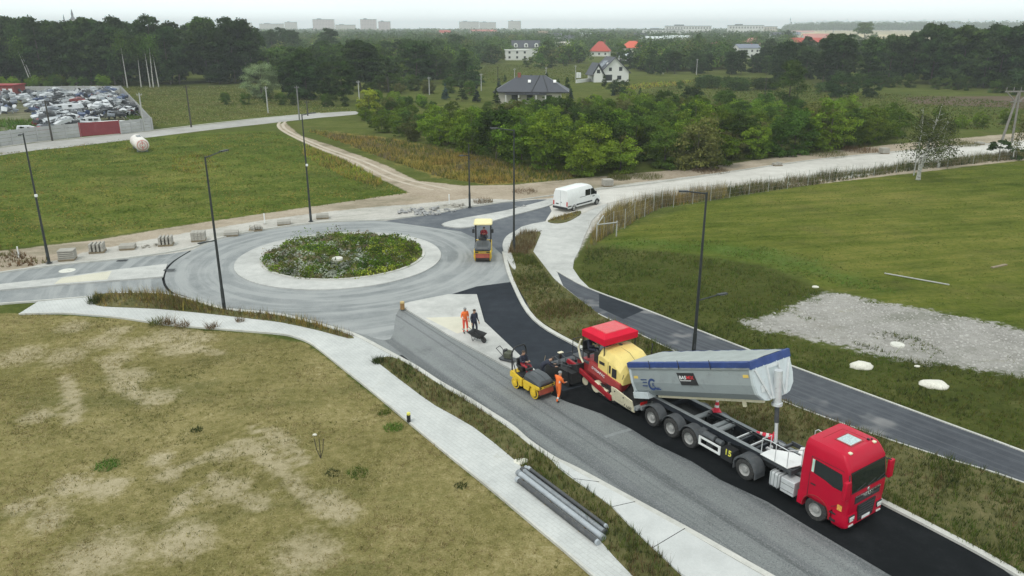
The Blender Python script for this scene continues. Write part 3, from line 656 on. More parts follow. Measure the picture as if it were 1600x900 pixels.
m = MB(); m.box((-1.40, -.90, .80), (.66, .62, .66)); m.build('side_locker', silver, tr, 30, .025)
m = MB(); m.tube([(-1.08, -1.215, .90), (-1.72, -1.215, .90)], .008); m.tube([(-1.08, -1.215, .62), (-1.72, -1.215, .62)], .008); m.build('locker_seam', dgr, tr)
for sgn, x0, x1 in ((-1, -1.82, -2.32), (1, -1.0, -2.3)):
    m = MB(); m.box(((x0+x1)/2, sgn*.90, .80), (abs(x1-x0), .62, .68)); tk = m.build('fuel_tank', silver, tr, 30, .07)
    m = MB()
    for x in np.arange(x1+.1, x0, .17): m.b2(x-.012, x+.012, sgn*.60, sgn*1.225, .47, 1.155)
    m.build('tank_straps', grey, tr)
m = MB(); m.lathe([(.07, 0), (.07, .04), (.001, .04)], (-1.98, -.9, 1.14), 'z', 12); m.lathe([(.05, 0), (.05, .03), (.001, .03)], (-2.18, -.88, 1.14), 'z', 12); m.build('filler_cap', blk, tr)
m = MB(); m.b2(-2.2, -.95, -.36, .36, 1.0, 1.04); m.build('catwalk', grey, tr)
m = MB()
for k in range(5):
    y = -.3 + .13*k; pts = [(-.9, y, 1.9-.1*k), (-1.15, y+.02, 1.45), (-1.5, y*.6, 1.25), (-1.9, y*.4, 1.35), (-2.1, y*.3, 1.45)]
    m.tube(pts, .018, 6)
m.build('air_lines', dgr, tr)
m = MB(); m.box((-1.05, .2, 1.22), (.34, .5, .36)); m.cyl((-1.25, -.25, 1.12), (-1.7, -.25, 1.12), .13); m.build('pump_unit', grey, tr, 40, .02)
m = MB(); m.b2(-.93, -.89, -1.0, 1.0, 1.0, 3.1); m.build('cab_back_panel', redd, tr)
for sgn in (-1, 1):
    wheel(tr, 0, sgn*1.07, .5, .50, .30, sgn)
    for q in (1.08, .74): wheel(tr, -3.6, sgn*q, .5, .50, .27, sgn)
    m = MB(); arch(m, -3.6, .52, .60, .035, sgn*.60, sgn*1.26, 5, 160); m.b2(-2.98, -3.02, sgn*.60, sgn*1.26, .30, .60); m.b2(-4.20, -4.17, sgn*.60, sgn*1.26, .32, .70)
    m.prism([(-3.6+.635*math.cos(R(a)), .52+.635*math.sin(R(a))) for a in range(5, 161, 12)] + [(-3.6+.55*math.cos(R(a)), .52+.55*math.sin(R(a))) for a in range(160, 4, -12)], sgn*1.22, sgn*1.262)
    m.build('rear_fender', plast, tr, 35)
m = MB(); m.b2(-4.62, -4.56, -1.1, 1.1, .55, .70); m.box((-4.64, -.95, .63), (.04, .28, .12)); m.build('rear_bar', blk, tr)

# ---- tipper semi-trailer (built in the tractor's axes, its own root under the middle axle)
tl = empty('tipper_trailer', sp(-8.1), HD, 'grey tipping semi-trailer, its covered body raised over a bare black three-axle frame', 'trailer')
TO = (8.1, 0, 0)
m = MB(TO)
for y in (-.62, .62):
    m.prism([(-10.15, 1.02), (-10.15, 1.32), (-2.0, 1.36), (-1.75, 1.30), (-1.75, 1.16), (-4.3, 1.14), (-4.9, 1.0)], y-.05, y+.05)
for x, t in ((-9.9, .2), (-8.9, .12), (-4.55, .1), (-3.7, .12), (-1.85, .14)): m.b2(x-t/2, x+t/2, -.6, .6, 1.08, 1.30)
m.build('trailer_frame', mat('trailer_frame_black', (.016, .020, .028), .5, 0, .2, .4, (.05, .055, .06), 3), tl)
m = MB(TO)
for y in (-.66, .66): m.prism([(-10.15, 1.322), (-10.15, 1.345), (-2.0, 1.385), (-2.0, 1.362)], y-.10, y+.10)
m.build('frame_flange', grey, tl)
m = MB(TO); m.b2(-9.9, -7.4, -.57, .57, 1.03, 1.06); m.build('frame_floor', blk, tl)
m = MB(TO)
for x in (-7.25, -6.15, -5.80): m.cyl((x, -.57, 1.20), (x, .57, 1.20), .13, n=14)
m.build('cross_tube', grey, tl, 40)
m = MB(TO)
for x in (-4.75, -3.95): m.b2(x-.035, x+.035, -.57, .57, 1.24, 1.32)
m.b2(-3.5, -2.7, .0, .12, 1.2, 1.28); m.b2(-3.5, -2.7, .25, .37, 1.2, 1.28); m.build('cross_bar', silver, tl)
m = MB(TO); m.tube([(-7.2, .30, 1.28), (-5.5, .42, 1.36), (-3.8, .40, 1.30), (-2.2, .38, 1.4)], .03); m.build('hydraulic_hose', blk, tl)
for x in (-9.42, -8.1, -6.9):
    for sgn in (-1, 1):
        wheel(tl, x+8.1, sgn*1.05, .5, .50, .36, sgn)
        m = MB(TO); arch(m, x, .52, .585, .03, sgn*.72, sgn*1.25, 12, 168); m.build('mudguard', plast, tl, 35)
    m = MB(TO); m.cyl((x, -.9, .5), (x, .9, .5), .08); m.box((x+.1, .55, .75), (.5, .1, .12)); m.box((x+.1, -.55, .75), (.5, .1, .12)); m.cyl((x-.25, .5, .6), (x-.25, .5, 1.0), .12); m.cyl((x-.25, -.5, .6), (x-.25, -.5, 1.0), .12); m.build('axle', blk, tl, 40)
for sgn in (-1, 1):
    m = MB(TO); m.b2(-6.25, -5.05, sgn*1.18, sgn*1.23, .86, .96); m.b2(-6.25, -5.05, sgn*1.18, sgn*1.23, .52, .62); m.b2(-6.30, -6.18, sgn*1.17, sgn*1.235, .52, .96); m.b2(-5.12, -5.0, sgn*1.17, sgn*1.235, .52, .96); m.build('side_guard', whitep, tl, bevel=.008)
    m = MB(TO); m.b2(-5.9, -5.5, sgn*.7, sgn*1.15, .6, .98); m.b2(-4.95, -4.32, sgn*.75, sgn*1.2, .42, 1.0); m.b2(-4.72, -4.62, sgn*.9, sgn*1.1, .55, .9); m.build('tool_box', blk, tl, bevel=.02)
m = MB(TO); m.cyl((-6.2, -.95, 1.02), (-5.55, -.95, 1.02), .16); m.box((-6.4, -.85, 1.0), (.3, .36, .26)); m.cyl((-5.45, -.95, 1.0), (-5.1, -.95, 1.0), .13); m.build('air_tank', plast, tl, 40, .01)
text('number_lettering', '15', .40, mat('yellow_lettering', (.75, .72, .10), .5), tl, (-4.56+8.1, -1.215, .86), (R(90), 0, 0), .01, 1.0)
m = MB(TO); m.b2(-10.25, -10.15, -1.2, 1.2, .55, .75); m.b2(-10.2, -10.1, -.5, .5, .75, 1.05); m.build('rear_underrun_bar', grey, tl)
for y in (-.95, .95): m = MB(TO); m.box((-10.28, y, .85), (.05, .45, .14)); m.build('tail_light', redl, tl)
for x in (-4.9,): 
    for y in (-.75, .75): m = MB(TO); m.b2(x-.05, x+.05, y-.05, y+.05, .35, 1.1); m.box((x, y, .32), (.28, .28, .04)); m.build('landing_leg', dgr, tl)
# working platform with railing at the front
m = MB(TO); m.prism([(-2.95, -1.12), (-1.55, -1.12), (-1.35, -.3), (-1.35, .15), (-2.2, .15), (-2.95, -.4)], 1.56, 1.60, 'z'); m.prism([(-2.1, .32), (-1.30, .25), (-1.30, 1.12), (-2.0, 1.12), (-2.3, .8)], 1.56, 1.60, 'z'); m.prism([(-1.95, .12), (-1.32, .10), (-1.32, .30), (-1.95, .35)], 1.50, 1.54, 'z')
m.build('deck_plate', whitep, tl, bevel=.006)
m = MB(TO); m.b2(-2.9, -1.4, -1.05, -.98, 1.36, 1.555); m.b2(-2.9, -1.4, .95, 1.02, 1.36, 1.555); m.b2(-2.9, -2.8, -1.05, 1.0, 1.37, 1.50); m.b2(-1.50, -1.38, -1.08, 1.05, 1.30, 1.50); m.build('deck_frame', dgr, tl)
m = MB(TO)
p = [(-2.92, -1.1, 2.35), (-2.5, -1.12, 2.42), (-1.6, -1.1, 2.38), (-1.30, -.55, 2.40), (-1.28, .0, 2.55)]
m.tube(p, .022, 6)
for x, y, zt in ((-2.92, -1.1, 2.35), (-2.2, -1.115, 2.40), (-1.6, -1.1, 2.38), (-1.30, -.55, 2.40), (-1.28, .0, 2.55)): m.tube([(x, y, 1.6), (x, y, zt)], .02, 6)
m.tube([(-1.9, 1.08, 1.6), (-1.9, 1.08, 2.5), (-1.78, 1.08, 2.62), (-1.4, 1.08, 2.55), (-1.3, 1.08, 2.38)], .02, 6); m.tube([(-2.92, -1.1, 2.35), (-2.92, -.5, 2.3), (-2.92, -.5, 1.6)], .018, 6)
m.build('railing', silver, tl, 40)
# hoist cylinder
m = MB(TO); m.cyl((-2.95, 0, 1.2), (-3.02, 0, 1.75), .12); m.build('hoist_base', blk, tl, 40)
m = MB(TO); m.cyl((-3.02, 0, 1.6), (-3.12, 0, 2.75), .075); m.build('hoist_rod', silver, tl, 40)
m = MB(TO); m.cyl((-3.12, 0, 2.7), (-3.2, 0, 3.65), .10); m.build('hoist_rod', dgr, tl, 40)
m = MB(TO); m.cyl((-3.2, 0, 3.55), (-3.33, 0, 5.10), .175); m.lathe([(.22, 0), (.22, .08), (.001, .08)], (-3.2, 0, 3.5), 'z', 18); m.cyl((-3.2, 0, 3.5), (-3.21, 0, 3.62), .24); m.build('hoist_cylinder', silver, tl, 40)
# body, tilted about the rear pivot
PV = Vector((-9.95, 0, 1.38)); TILT = R(20.6)
TM = Matrix.Translation(Vector(TO)) @ Matrix.Translation(PV) @ Matrix.Rotation(-TILT, 4, 'Y')
def bm_(): b_ = MB(); b_.T = TM; return b_
prof = [(1.24, 1.50), (1.25, .78), (1.16, .36), (.84, .04), (.60, -.03), (-.60, -.03), (-.84, .04), (-1.16, .36), (-1.25, .78), (-1.24, 1.50)]
UL, UR = 7.15, -.72
m = bm_()
inner = [(y*.965, z if z > 1.4 else z+.04) for y, z in prof]
m.loft([[(UR, y, z) for y, z in prof], [(UL, y, z+.0) for y, z in prof]]); m.build('tipper_body', bodyg, tl)
for sgn in (-1, 1):
    for u in (UR+.03, UL-.05):
        m = bm_()
        pr = [(y, z) for y, z in prof if y*sgn > 0]
        ring = [[(u-.07, y*1.028, z), (u+.07, y*1.028, z), (u+.07, y*.95, z+.02), (u-.07, y*.95, z+.02)] for y, z in (pr if sgn > 0 else pr[::-1])]
        m.loft(ring); m.build('body_frame', bodyw, tl)
m = bm_()
for sgn in (-1, 1): m.b2(UR-.05, UL+.02, sgn*1.22, sgn*1.30, 1.47, 1.56)
m.build('top_rail', grey, tl, bevel=.01)
m = bm_()  # blue tarpaulin edge hanging over the rail, slightly wavy
for sgn in (-1, 1):
    rings = []
    for k in range(37):
        u = UR - .05 + (UL-UR+.1)*k/36; w = .018*math.sin(k*1.9)+.012*math.sin(k*4.1)
        rings.append([(u, sgn*(1.315+w), 1.56+w*.6), (u, sgn*(1.325+w), 1.80), (u, sgn*1.16, 1.83), (u, sgn*1.16, 1.79), (u, sgn*1.27, 1.56)])
    m.loft(rings)
rings = []
for k in range(17):
    y = -1.32+2.64*k/16; w = .02*math.sin(k*2.3)
    rings.append([(UL+.06+w, y, 1.48+w), (UL+.07+w, y, 1.82), (UL-.06, y, 1.84), (UL-.02, y, 1.50)])
m.loft(rings); m.build('tarpaulin_edge', blue, tl, 50)
m = bm_(); V, F = [], []
for i in range(41):
    u = UR + (UL-UR)*i/40
    for j in range(9):
        y = -1.20+2.40*j/8; V.append((u, y, 1.815 + .05*(1-(y/1.2)**2) + .012*math.sin(i*1.57) + .008*math.sin(j*2+i)))
for i in range(40):
    for j in range(8): a = i*9+j; F.append((a, a+9, a+10, a+1))
m.add(V, F); m.build('tarpaulin', tarp, tl, 60)
for u in (.9, 2.9, 4.9): m = bm_(); m.tube([(u, -1.33, 1.50), (u+.05, -1.36, 1.66), (u+.0, -1.34, 1.92)], .018, 5); m.build('tarpaulin_strap', blk, tl)
m = bm_(); pf = [(1.245, 1.50), (1.25, .78), (1.16, .36), (.84, .04), (.60, -.03), (-.60, -.03), (-.84, .04), (-1.16, .36), (-1.25, .78), (-1.245, 1.50)]
m.prism([(y, z) for y, z in pf], UL+.0, UL+.05, 'x'); m.build('front_wall', bodyw, tl)
m = bm_()
for sgn in (-1, 1):
    m.prism([(sgn*1.18, 1.42), (sgn*1.10, 1.46), (sgn*.42, .05), (sgn*.52, .0)], UL+.05, UL+.13, 'x')
    m.b2(UL+.05, UL+.14, sgn*.34, sgn*.42, .0, 1.45)
m.b2(UL+.05, UL+.10, -.34, .34, 1.3, 1.45); m.box((UL+.08, -.86, .55), (.04, .2, .3)); m.build('front_wall_ribs', silver, tl, bevel=.01)
m = bm_(); m.box((UR+.35, -.9, .08), (1.1, .55, .34)); m.box((UR+.35, .9, .08), (1.1, .55, .34)); m.build('rear_bumper_box', bodyw, tl, bevel=.02)
m = bm_(); m.b2(.3, 6.9, -.62, -.50, -.14, -.03); m.b2(.3, 6.9, .50, .62, -.14, -.03); m.b2(5.75, 5.9, -.66, -.56, -.36, -.12); m.build('body_runner', creamw, tl)
m = bm_(); m.b2(UR-.06, UR, -1.2, 1.2, .05, 1.48); m.build('tailgate', bodyw, tl)
for u, z in ((-.35, 1.05), (6.78, 1.18)):
    m = bm_(); m.box((u, -1.256, z), (.30, .012, .13)); m.build('amber_reflector', mat('faded_amber', (.70, .50, .12), .5), tl)
m = bm_(); m.prism([(2.62, 1.30), (3.72, 1.30), (3.92, .72), (2.82, .72)], -1.272, -1.258); m.build('body_sign', blk, tl)
def bt(nm, s, size, mt, u, z, ext=1.0, dy=-1.276):
    o = text(nm, s, size, mt, tl, (0, 0, 0), (0, 0, 0), .003, 1)
    M = TM @ Matrix.Translation((u, dy, z)) @ Matrix.Rotation(R(90), 4, 'X') @ Matrix.Diagonal((ext, 1, 1, 1)); o.data.transform(M); return o
bt('sign_lettering', 'BAS', .24, lwh, 2.98, 1.07, 1.15); bt('sign_lettering', 'MIX', .24, lred, 3.46, 1.07, 1.15)
m = bm_(); m.b2(2.78, 3.5, -1.277, -1.273, .92, .945); m.build('sign_underline', lwh, tl)
m = bm_()
for k in range(22):
    a0, a1 = R(40+k*13), R(40+(k+1)*13); c0, z0 = .78, .70; r0, r1 = .30, .19
    m.quad((c0+r0*math.cos(a0), -1.262, z0+.0+r0*math.sin(a0)), (c0+r0*math.cos(a1), -1.262, z0+r0*math.sin(a1)), (c0+r1*math.cos(a1), -1.262, z0+r1*math.sin(a1)), (c0+r1*math.cos(a0), -1.262, z0+r1*math.sin(a0)))
m.build('ring_emblem', navy, tl)
bt('emblem_lettering', 'K', .26, navy, .86, .68, 1.0, -1.27); 
m = bm_()
for z, x0, x1 in ((.93, -.02, .42), (.80, .10, .42), (.62, .05, .42), (.52, .95, 1.25), (.46, 1.0, 1.35)): m.b2(x0, x1, -1.268, -1.262, z-.025, z+.025)
m.build('blue_stripes', navy, tl)

# ---- asphalt paver
pv = empty('asphalt_paver', sp(-14.0), HD, 'red and cream asphalt paver with a red canopy, its hopper against the tipper trailer', 'road paver')
PO = (14.0, 0, 0)
def pm(): return MB(PO)
m = pm(); m.prism([(-15.6, .45), (-15.6, 1.55), (-14.3, 1.72), (-11.95, 1.35), (-11.95, .45)], -1.05, 1.05); m.build('machine_body', redd, pv, bevel=.03)
for sgn in (-1, 1):
    m = pm(); m.prism([(-14.45, 1.18), (-14.35, 1.72), (-11.85, 1.34), (-11.85, .82)], sgn*1.05, sgn*1.24); m.build('side_panel', mat('paver_red', (.36, .045, .045), .5, 0, .1, .4, (.25, .12, .1), 3), pv, bevel=.03)
    m = pm(); m.prism([(-16.2, 1.02), (-16.1, 1.28), (-15.4, 1.22), (-13.9, .84), (-12.35, .46), (-12.35, .22), (-13.9, .56), (-15.3, .92)], sgn*1.24, sgn*1.38); m.build('screed_arm', mat('arm_red', (.33, .012, .022), .45, 0, .1, .4, (.15, .05, .05), 3), pv, bevel=.02)
    m = pm(); m.prism([(-13.0, 1.02), (-12.0, .62), (-12.0, .9), (-12.4, 1.0)], sgn*1.25, sgn*1.27); m.build('panel_gap', blk, pv)
    # crawler track
    m = pm(); rings = []; P = []
    for k in range(12): a = R(90+180*k/11); P.append((-14.75+.36*math.cos(a), .40+.36*math.sin(a)))
    for k in range(12): a = R(-90+180*k/11); P.append((-12.35+.36*math.cos(a), .40+.36*math.sin(a)))
    m.prism(P, sgn*.86, sgn*1.16); m.build('crawler_track', blk, pv)
    for x in (-14.7, -13.9, -13.1, -12.4): m = pm(); m.lathe([(.24, 0), (.24, sgn*.03), (.1, sgn*.05), (.001, sgn*.05)], (x, sgn*1.16, .40), 'y', 16); m.build('track_roller', creamw, pv, 40)
    m = pm(); m.cyl((-13.65, sgn*1.0, .50), (-13.65, sgn*1.32, .50), .33, n=22); m.b2(-13.65, -12.75, sgn*1.0, sgn*1.30, .28, .62); m.build('drive_cover', creamw, pv, 40, .03)
    # hopper wing: outer sheet, tilted outward
    wing = [(-12.30, .34), (-12.22, 1.14), (-11.9, 1.16), (-10.68, .92), (-10.60, .26)]
    m = pm(); V = [(x, sgn*(1.30+.22*(z-.3)), z) for x, z in wing]; V2 = [(x, sgn*(1.24+.22*(z-.3)), z) for x, z in wing]
    m.loft([V, V2]); wg = m.build('hopper_wing', creamw, pv)
    m = pm(); m.box((-11.95, sgn*1.465, .98), (.06, .04, .06)); m.box((-11.3, sgn*1.44, .86), (.05, .04, .05)); m.build('wing_bolt', blk, pv)
text('maker_lettering', 'DYNAPAC', .21, lwh, pv, (-13.55+14, -1.252, 1.40), (R(90), R(9.3), 0), .004, 1.12)
text('model_lettering', 'F 1250', .20, blk, pv, (-11.05+14, -1.345, .42), (R(90-12), R(4), 0), .004, 1.0)
m = pm(); m.prism([(-12.2, .35), (-12.3, 1.1), (-11.6, .5), (-10.7, .3), (-10.7, .22), (-12.2, .22)], -1.25, 1.25); m.build('hopper_floor', dgr, pv)
# heap of hot mix in the hopper
V, F = [], []
for i in range(11):
    for j in range(13):
        u = i/10; v = j/12; x = -12.2+1.55*u; y = -1.35+2.7*v
        z = .42 + (.50+.30*(1-u))*math.exp(-((v-.5)/.33)**2) + .05*rng.random()
        V.append((x, y, z))
for i in range(10):
    for j in range(12): a = i*13+j; F.append((a, a+13, a+14, a+1))
m = pm(); m.add(V, F); m.build('hot_mix_heap', mud, pv, 60)
m = pm()
for y in (-.9, .9): m.cyl((-10.50, y-.35, .52), (-10.50, y+.35, .52), .11)
m.b2(-10.62, -10.54, -1.3, 1.3, .40, .62); m.build('push_roller', grey, pv, 40)
# engine hood
HLV = [[(-13.62, s_*1.14, 1.60) for s_ in (-1, 1)]]
m = pm()
def hood(x, zt, w, zb): return [(x, -w, zb), (x, -w, zt-.42), (x, -w+.30, zt-.05), (x, 0, zt), (x, w-.30, zt-.05), (x, w, zt-.42), (x, w, zb)]
m.loft([hood(-13.70, 2.70, 1.16, 1.55), hood(-13.45, 2.76, 1.18, 1.5), hood(-12.45, 2.62, 1.18, 1.40), hood(-11.95, 2.30, 1.14, 1.30), hood(-11.75, 1.95, 1.08, 1.25)]); m.build('engine_hood', creamy, pv, 25, .02)
m = pm(); m.tube([(-13.65, -.05, 2.765), (-12.45, -.05, 2.632), (-11.95, -.05, 2.31)], .008, 4); m.tube([(-12.85, -1.195, 1.45), (-12.85, -1.195, 2.24)], .008, 4); m.box((-13.35, .1, 2.785), (.20, .14, .03)); m.build('hood_seam', dgr, pv)
for sgn in (-1, 1):
    m = pm(); m.box((-13.35, sgn*1.19, 1.98), (.42, .02, .16)); m.box((-12.70, sgn*1.19, 1.86), (.12, .02, .44)); m.box((-12.36, sgn*1.19, 1.76), (.34, .02, .50)); m.build('hood_vent', blk, pv)
m = pm(); m.cyl((-11.85, -.62, 1.9), (-11.75, -.62, 2.3), .06); m.box((-11.72, -.62, 2.32), (.2, .16, .12)); m.tube([(-11.9, -1.08, 1.4), (-11.7, -1.1, 1.9)], .015); m.build('work_lamp', blk, pv, 40)
m = pm(); m.tube([(-12.0, 1.1, 2.0), (-12.0, 1.12, 2.75), (-11.95, 1.1, 2.95), (-12.05, 1.16, 3.02)], .035); m.build('exhaust_stack', blk, pv, 40)
# operator platform
m = pm(); m.b2(-15.9, -13.7, -1.18, 1.18, 1.50, 1.60); m.build('platform_floor', dgr, pv)
m = pm(); m.prism([(-14.3, 1.6), (-14.3, 2.25), (-13.72, 2.45), (-13.72, 1.6)], -.95, -.30); m.b2(-14.0, -13.75, -.9, .9, 1.6, 2.35); m.build('control_console', blk, pv, bevel=.03)
for y in (-.78, .72):
    m = pm(); m.box((-14.95, y, 2.02), (.48, .48, .12)); m.box((-15.2, y, 2.32), (.10, .46, .56)); m.cyl((-14.95, y, 1.6), (-14.95, y, 2.0), .07); m.build('operator_seat', blk, pv, 30, .03)
m = pm()
for x, y in ((-15.05, -1.1), (-13.3, -1.1), (-15.05, 1.1), (-13.3, 1.1), (-13.72, -1.1), (-13.72, .0)): m.cyl((x, y, 1.6 if x < -13.5 else 2.2), (x, y, 3.0), .03, n=8)
m.tube([(-15.9, -1.15, 2.5), (-15.9, 1.15, 2.5)], .022); m.tube([(-15.9, -1.15, 1.6), (-15.9, -1.15, 2.5), (-15.05, -1.15, 2.5)], .022); m.tube([(-15.9, 1.15, 1.6), (-15.9, 1.15, 2.5), (-15.05, 1.15, 2.5)], .022)
m.build('canopy_post', blk, pv, 40)
m = pm(); m.tube([(-15.15, -1.18, 2.75), (-15.35, -1.2, 2.2), (-15.15, -1.2, 1.7), (-14.9, -1.2, 1.45)], .055, 8); m.build('ladder_side', creamw, pv, 40)
CX0, CX1, CY0, CY1 = -15.10, -13.20, -1.20, 1.22
cx, cy = (CX0+CX1)/2, (CY0+CY1)/2; hx, hy = (CX1-CX0)/2, (CY1-CY0)/2
def rc(z, k, dx=0): return [(cx+sx_*(hx*k-dx), cy+sy_*(hy*k-dx), z) for sx_, sy_ in ((1, 1), (-1, 1), (-1, -1), (1, -1))]
m = pm(); m.loft([rc(2.98, .99), rc(3.36, 1.0), rc(3.50, .74), rc(3.52, .72)], True); m.build('canopy', redc, pv, bevel=.035)
m = pm(); m.loft([rc(3.515, .66), rc(3.56, .64)], True); m.build('canopy_top_panel', mat('faded_red', (.62, .08, .09), .45, 0, .08, .5, (.5, .18, .18), 2), pv, bevel=.01)
# screed at the back with side plates, walkway, augers and control arms
m = pm(); m.b2(-17.1, -15.95, -1.95, 1.95, .10, .62); m.b2(-17.0, -16.05, -1.9, 1.9, .62, .72); m.build('screed', blk, pv, bevel=.02)
m = pm(); m.prism([(-17.3, .06), (-17.3, .85), (-16.2, .95), (-15.3, .95), (-15.1, .25), (-15.1, .06)], -2.02, -1.96); m.prism([(-17.3, .06), (-17.3, .85), (-16.2, .95), (-15.3, .95), (-15.1, .25), (-15.1, .06)], 1.96, 2.02); m.build('screed_end_plate', blk, pv)
m = pm(); m.b2(-17.75, -17.1, -1.9, 1.9, .42, .46); m.build('screed_walkway', dgr, pv)
m = pm(); m.b2(-15.95, -15.0, -1.9, 1.9, .25, .9); m.prism([(-15.95, .72), (-15.95, 1.0), (-15.0, 1.35), (-15.0, .9)], -1.5, 1.5); m.build('auger_housing', blk, pv)
m = pm()
for y in (-1.7, -1.2, -.5, .6, 1.3):
    m.tube([(-16.4, y, .7), (-16.45, y, 1.15), (-16.9, y+.05, 1.22)], .022); m.box((-16.5, y, .82), (.22, .18, .2))
m.tube([(-17.0, -1.9, .7), (-17.0, -1.9, 1.15), (-17.0, 1.9, 1.15), (-17.0, 1.9, .7)], .02); m.tube([(-16.7, -1.9, 1.0), (-15.4, -1.6, 1.1)], .03); m.tube([(-16.2, -1.95, .75), (-15.3, -1.98, .62)], .035)
m.build('screed_handles', dgr, pv, 40)
m = pm(); m.tube([(-16.3, -1.7, .8), (-16.35, -1.72, 1.55), (-16.25, -1.72, 1.62)], .02); m.box((-16.3, -1.72, 1.45), (.12, .16, .22)); m.build('control_post', blk, pv)
m = pm(); m.box((-16.3, -1.70, 1.68), (.2, .3, .04)); m.build('control_box', creamw, pv)
m = pm(); m.tube([(-16.2, 1.7, .8), (-16.25, 1.72, 1.75)], .02); m.box((-16.25, 1.70, 1.82), (.1, .24, .16)); m.build('control_box', whitep, pv)

# ---- small tandem roller beside the paver
A_ = Vector((*at(805, 607), 0)); B_ = Vector((*at(834, 623.5), 0)); rh = math.atan2(B_.y-A_.y, B_.x-A_.x); LR = Vector((-math.sin(rh), math.cos(rh), 0))
def roller(name, loc, hd, label, canopy=False, sc=1.0):
    e = empty(name, loc, hd, label, 'roller'); e.scale = (sc, sc, sc)
    r = .35; w = .50
    for x in (0, 1.62):
        m = MB(); m.lathe([(.001, -w), (r*.80, -w), (r*.80, -w+.06), (r, -w+.06), (r, w-.06), (r*.80, w-.06), (r*.80, w), (.001, w)], (x, 0, r), 'y', 30); dr = m.build('drum', mat('drum_steel', (.075, .065, .06), .5, .3, .3, .5, (.03, .028, .026), 3), e, 40)
        for sgn in (-1, 1):
            m = MB(); m.lathe([(r*.93, 0), (r*.93, sgn*.05), (r*.80, sgn*.05), (r*.74, sgn*.0), (.001, sgn*.0)], (x, sgn*(w-.02), r), 'y', 30); m.build('drum_rim', yel, dr, 40)
            m = MB(); m.prism([(x-.20, .25), (x-.12, .86), (x+.12, .86), (x+.20, .25), (x+.08, .18), (x-.08, .18)], sgn*(w+.03), sgn*(w+.09)); m.cyl((x, sgn*(w-.02), r), (x, sgn*(w+.11), r), .11, n=14); m.build('drum_fork', yel, e, 40, .01)
    m = MB(); m.prism([(-.42, .62), (-.42, .92), (-.30, 1.02), (.48, .84), (.62, .80), (.62, .36), (.38, .36), (.30, .66)], -w-.08, w+.08); m.build('rear_frame', yel, e, bevel=.02)
    m = MB(); m.prism([(.78, .34), (.74, .80), (.90, .86), (2.02, .86), (2.06, .80), (2.06, .66), (1.30, .66), (1.22, .34)], -w-.08, w+.08); m.build('front_frame', yel, e, bevel=.02)
    m = MB(); m.prism([(1.96, .36), (1.96, .66), (2.05, .66), (2.10, .36)], -w+.02, w-.02); m.build('scraper', rustb, e, bevel=.01)
    m = MB(); m.b2(.35, .95, -.2, .2, .35, .62); m.cyl((.68, 0, .3), (.68, 0, .85), .1); m.build('articulation_joint', blk, e)
    m = MB()
    def hr(x, z, w_): return [(x, -w_, .86), (x, -w_, z-.18), (x, -w_+.16, z), (x, w_-.16, z), (x, w_, z-.18), (x, w_, .86)]
    m.loft([hr(.66, 1.06, .50), hr(.85, 1.26, .55), (hr(1.55, 1.24, .56)), hr(1.98, 1.10, .54), hr(2.07, .98, .50)]); m.build('engine_hood', mat('hood_dark_grey', (.055, .062, .068), .35, 0, .12, .3, (.12, .12, .12), 2), e, 25, .015)
    m = MB(); m.tube([(.85, 0, 1.265), (1.55, 0, 1.245), (1.98, 0, 1.105)], .008, 4); m.build('hood_seam', blk, e)
    m = MB(); m.b2(2.062, 2.075, -.2, .42, .70, .80); m.build('front_stripe', mat('stripe_dark_yellow', (.35, .24, .05), .5), e)
    for y in (-.42, .42): m = MB(); m.box((2.07, y, .75), (.03, .12, .07)); m.build('headlight', blk, e)
    m = MB(); m.b2(-.35, .60, -.50, .50, .86, .95); m.build('operator_deck', blk, e)
    m = MB(); m.box((.02, 0, 1.18), (.46, .48, .14)); m.box((-.24, 0, 1.42), (.12, .46, .50)); m.b2(-.2, .2, -.2, .2, .95, 1.12); m.b2(-.2, .28, -.34, -.26, 1.28, 1.34); m.b2(-.2, .28, .26, .34, 1.28, 1.34); m.build('seat', blk, e, 30, .03)
    m = MB(); m.tube([(.66, 0, 1.2), (.50, 0, 1.46)], .035); m.lathe([(.16, -.015), (.19, 0), (.16, .015), (.14, 0), (.16, -.015)], (.49, 0, 1.48), 'z', 16); m.box((.70, -.1, 1.32), (.16, .4, .12)); m.build('steering_wheel', blk, e, 40)
    if not canopy:
        m = MB(); y = .50
        pts = [(-.30, -y, .9), (-.34, -y, 2.02), (-.30, -y+.14, 2.30), (-.24, -.2, 2.38), (-.24, .2, 2.38), (-.30, y-.14, 2.30), (-.34, y, 2.02), (-.30, y, .9)]
        m.tube(pts, .042, 8); m.tube([(-.33, -y, 1.75), (.05, -y, .95)], .025, 6); m.tube([(-.33, y, 1.75), (.05, y, .95)], .025, 6); m.build('roll_bar', blk, e, 40)
    else:
        m = MB()
        for x in (-.42, .62):
            for y in (-.52, .52): m.cyl((x, y, .9), (x, y, 2.32), .035, n=8)
        m.build('canopy_post', blk, e, 40)
        m = MB(); m.rr([(2.30, .80, -.62, .60, .12), (2.36, .84, -.66, .64, .14), (2.44, .78, -.60, .58, .14)], 4); m.build('canopy', mat('cream_canopy', (.78, .68, .36), .5, 0, .05, .2, (.6, .5, .3), 2), e, 35)
        m = MB(); m.b2(.60, .66, -.50, .50, 1.15, 1.20); m.build('hand_rail', blk, e)
        for y in (-.58, .58): m = MB(); m.tube([(.6, y*.9, 2.2), (.78, y*1.12, 2.1), (.78, y*1.12, 1.8)], .015); m.box((.80, y*1.12, 1.9), (.05, .16, .26)); m.build('mirror', blk, e)
        m = MB(); m.b2(2.075, 2.10, -.50, -.26, .72, .80); m.b2(2.075, 2.10, .26, .50, .72, .80); m.build('headlight', blk, e)
    return e
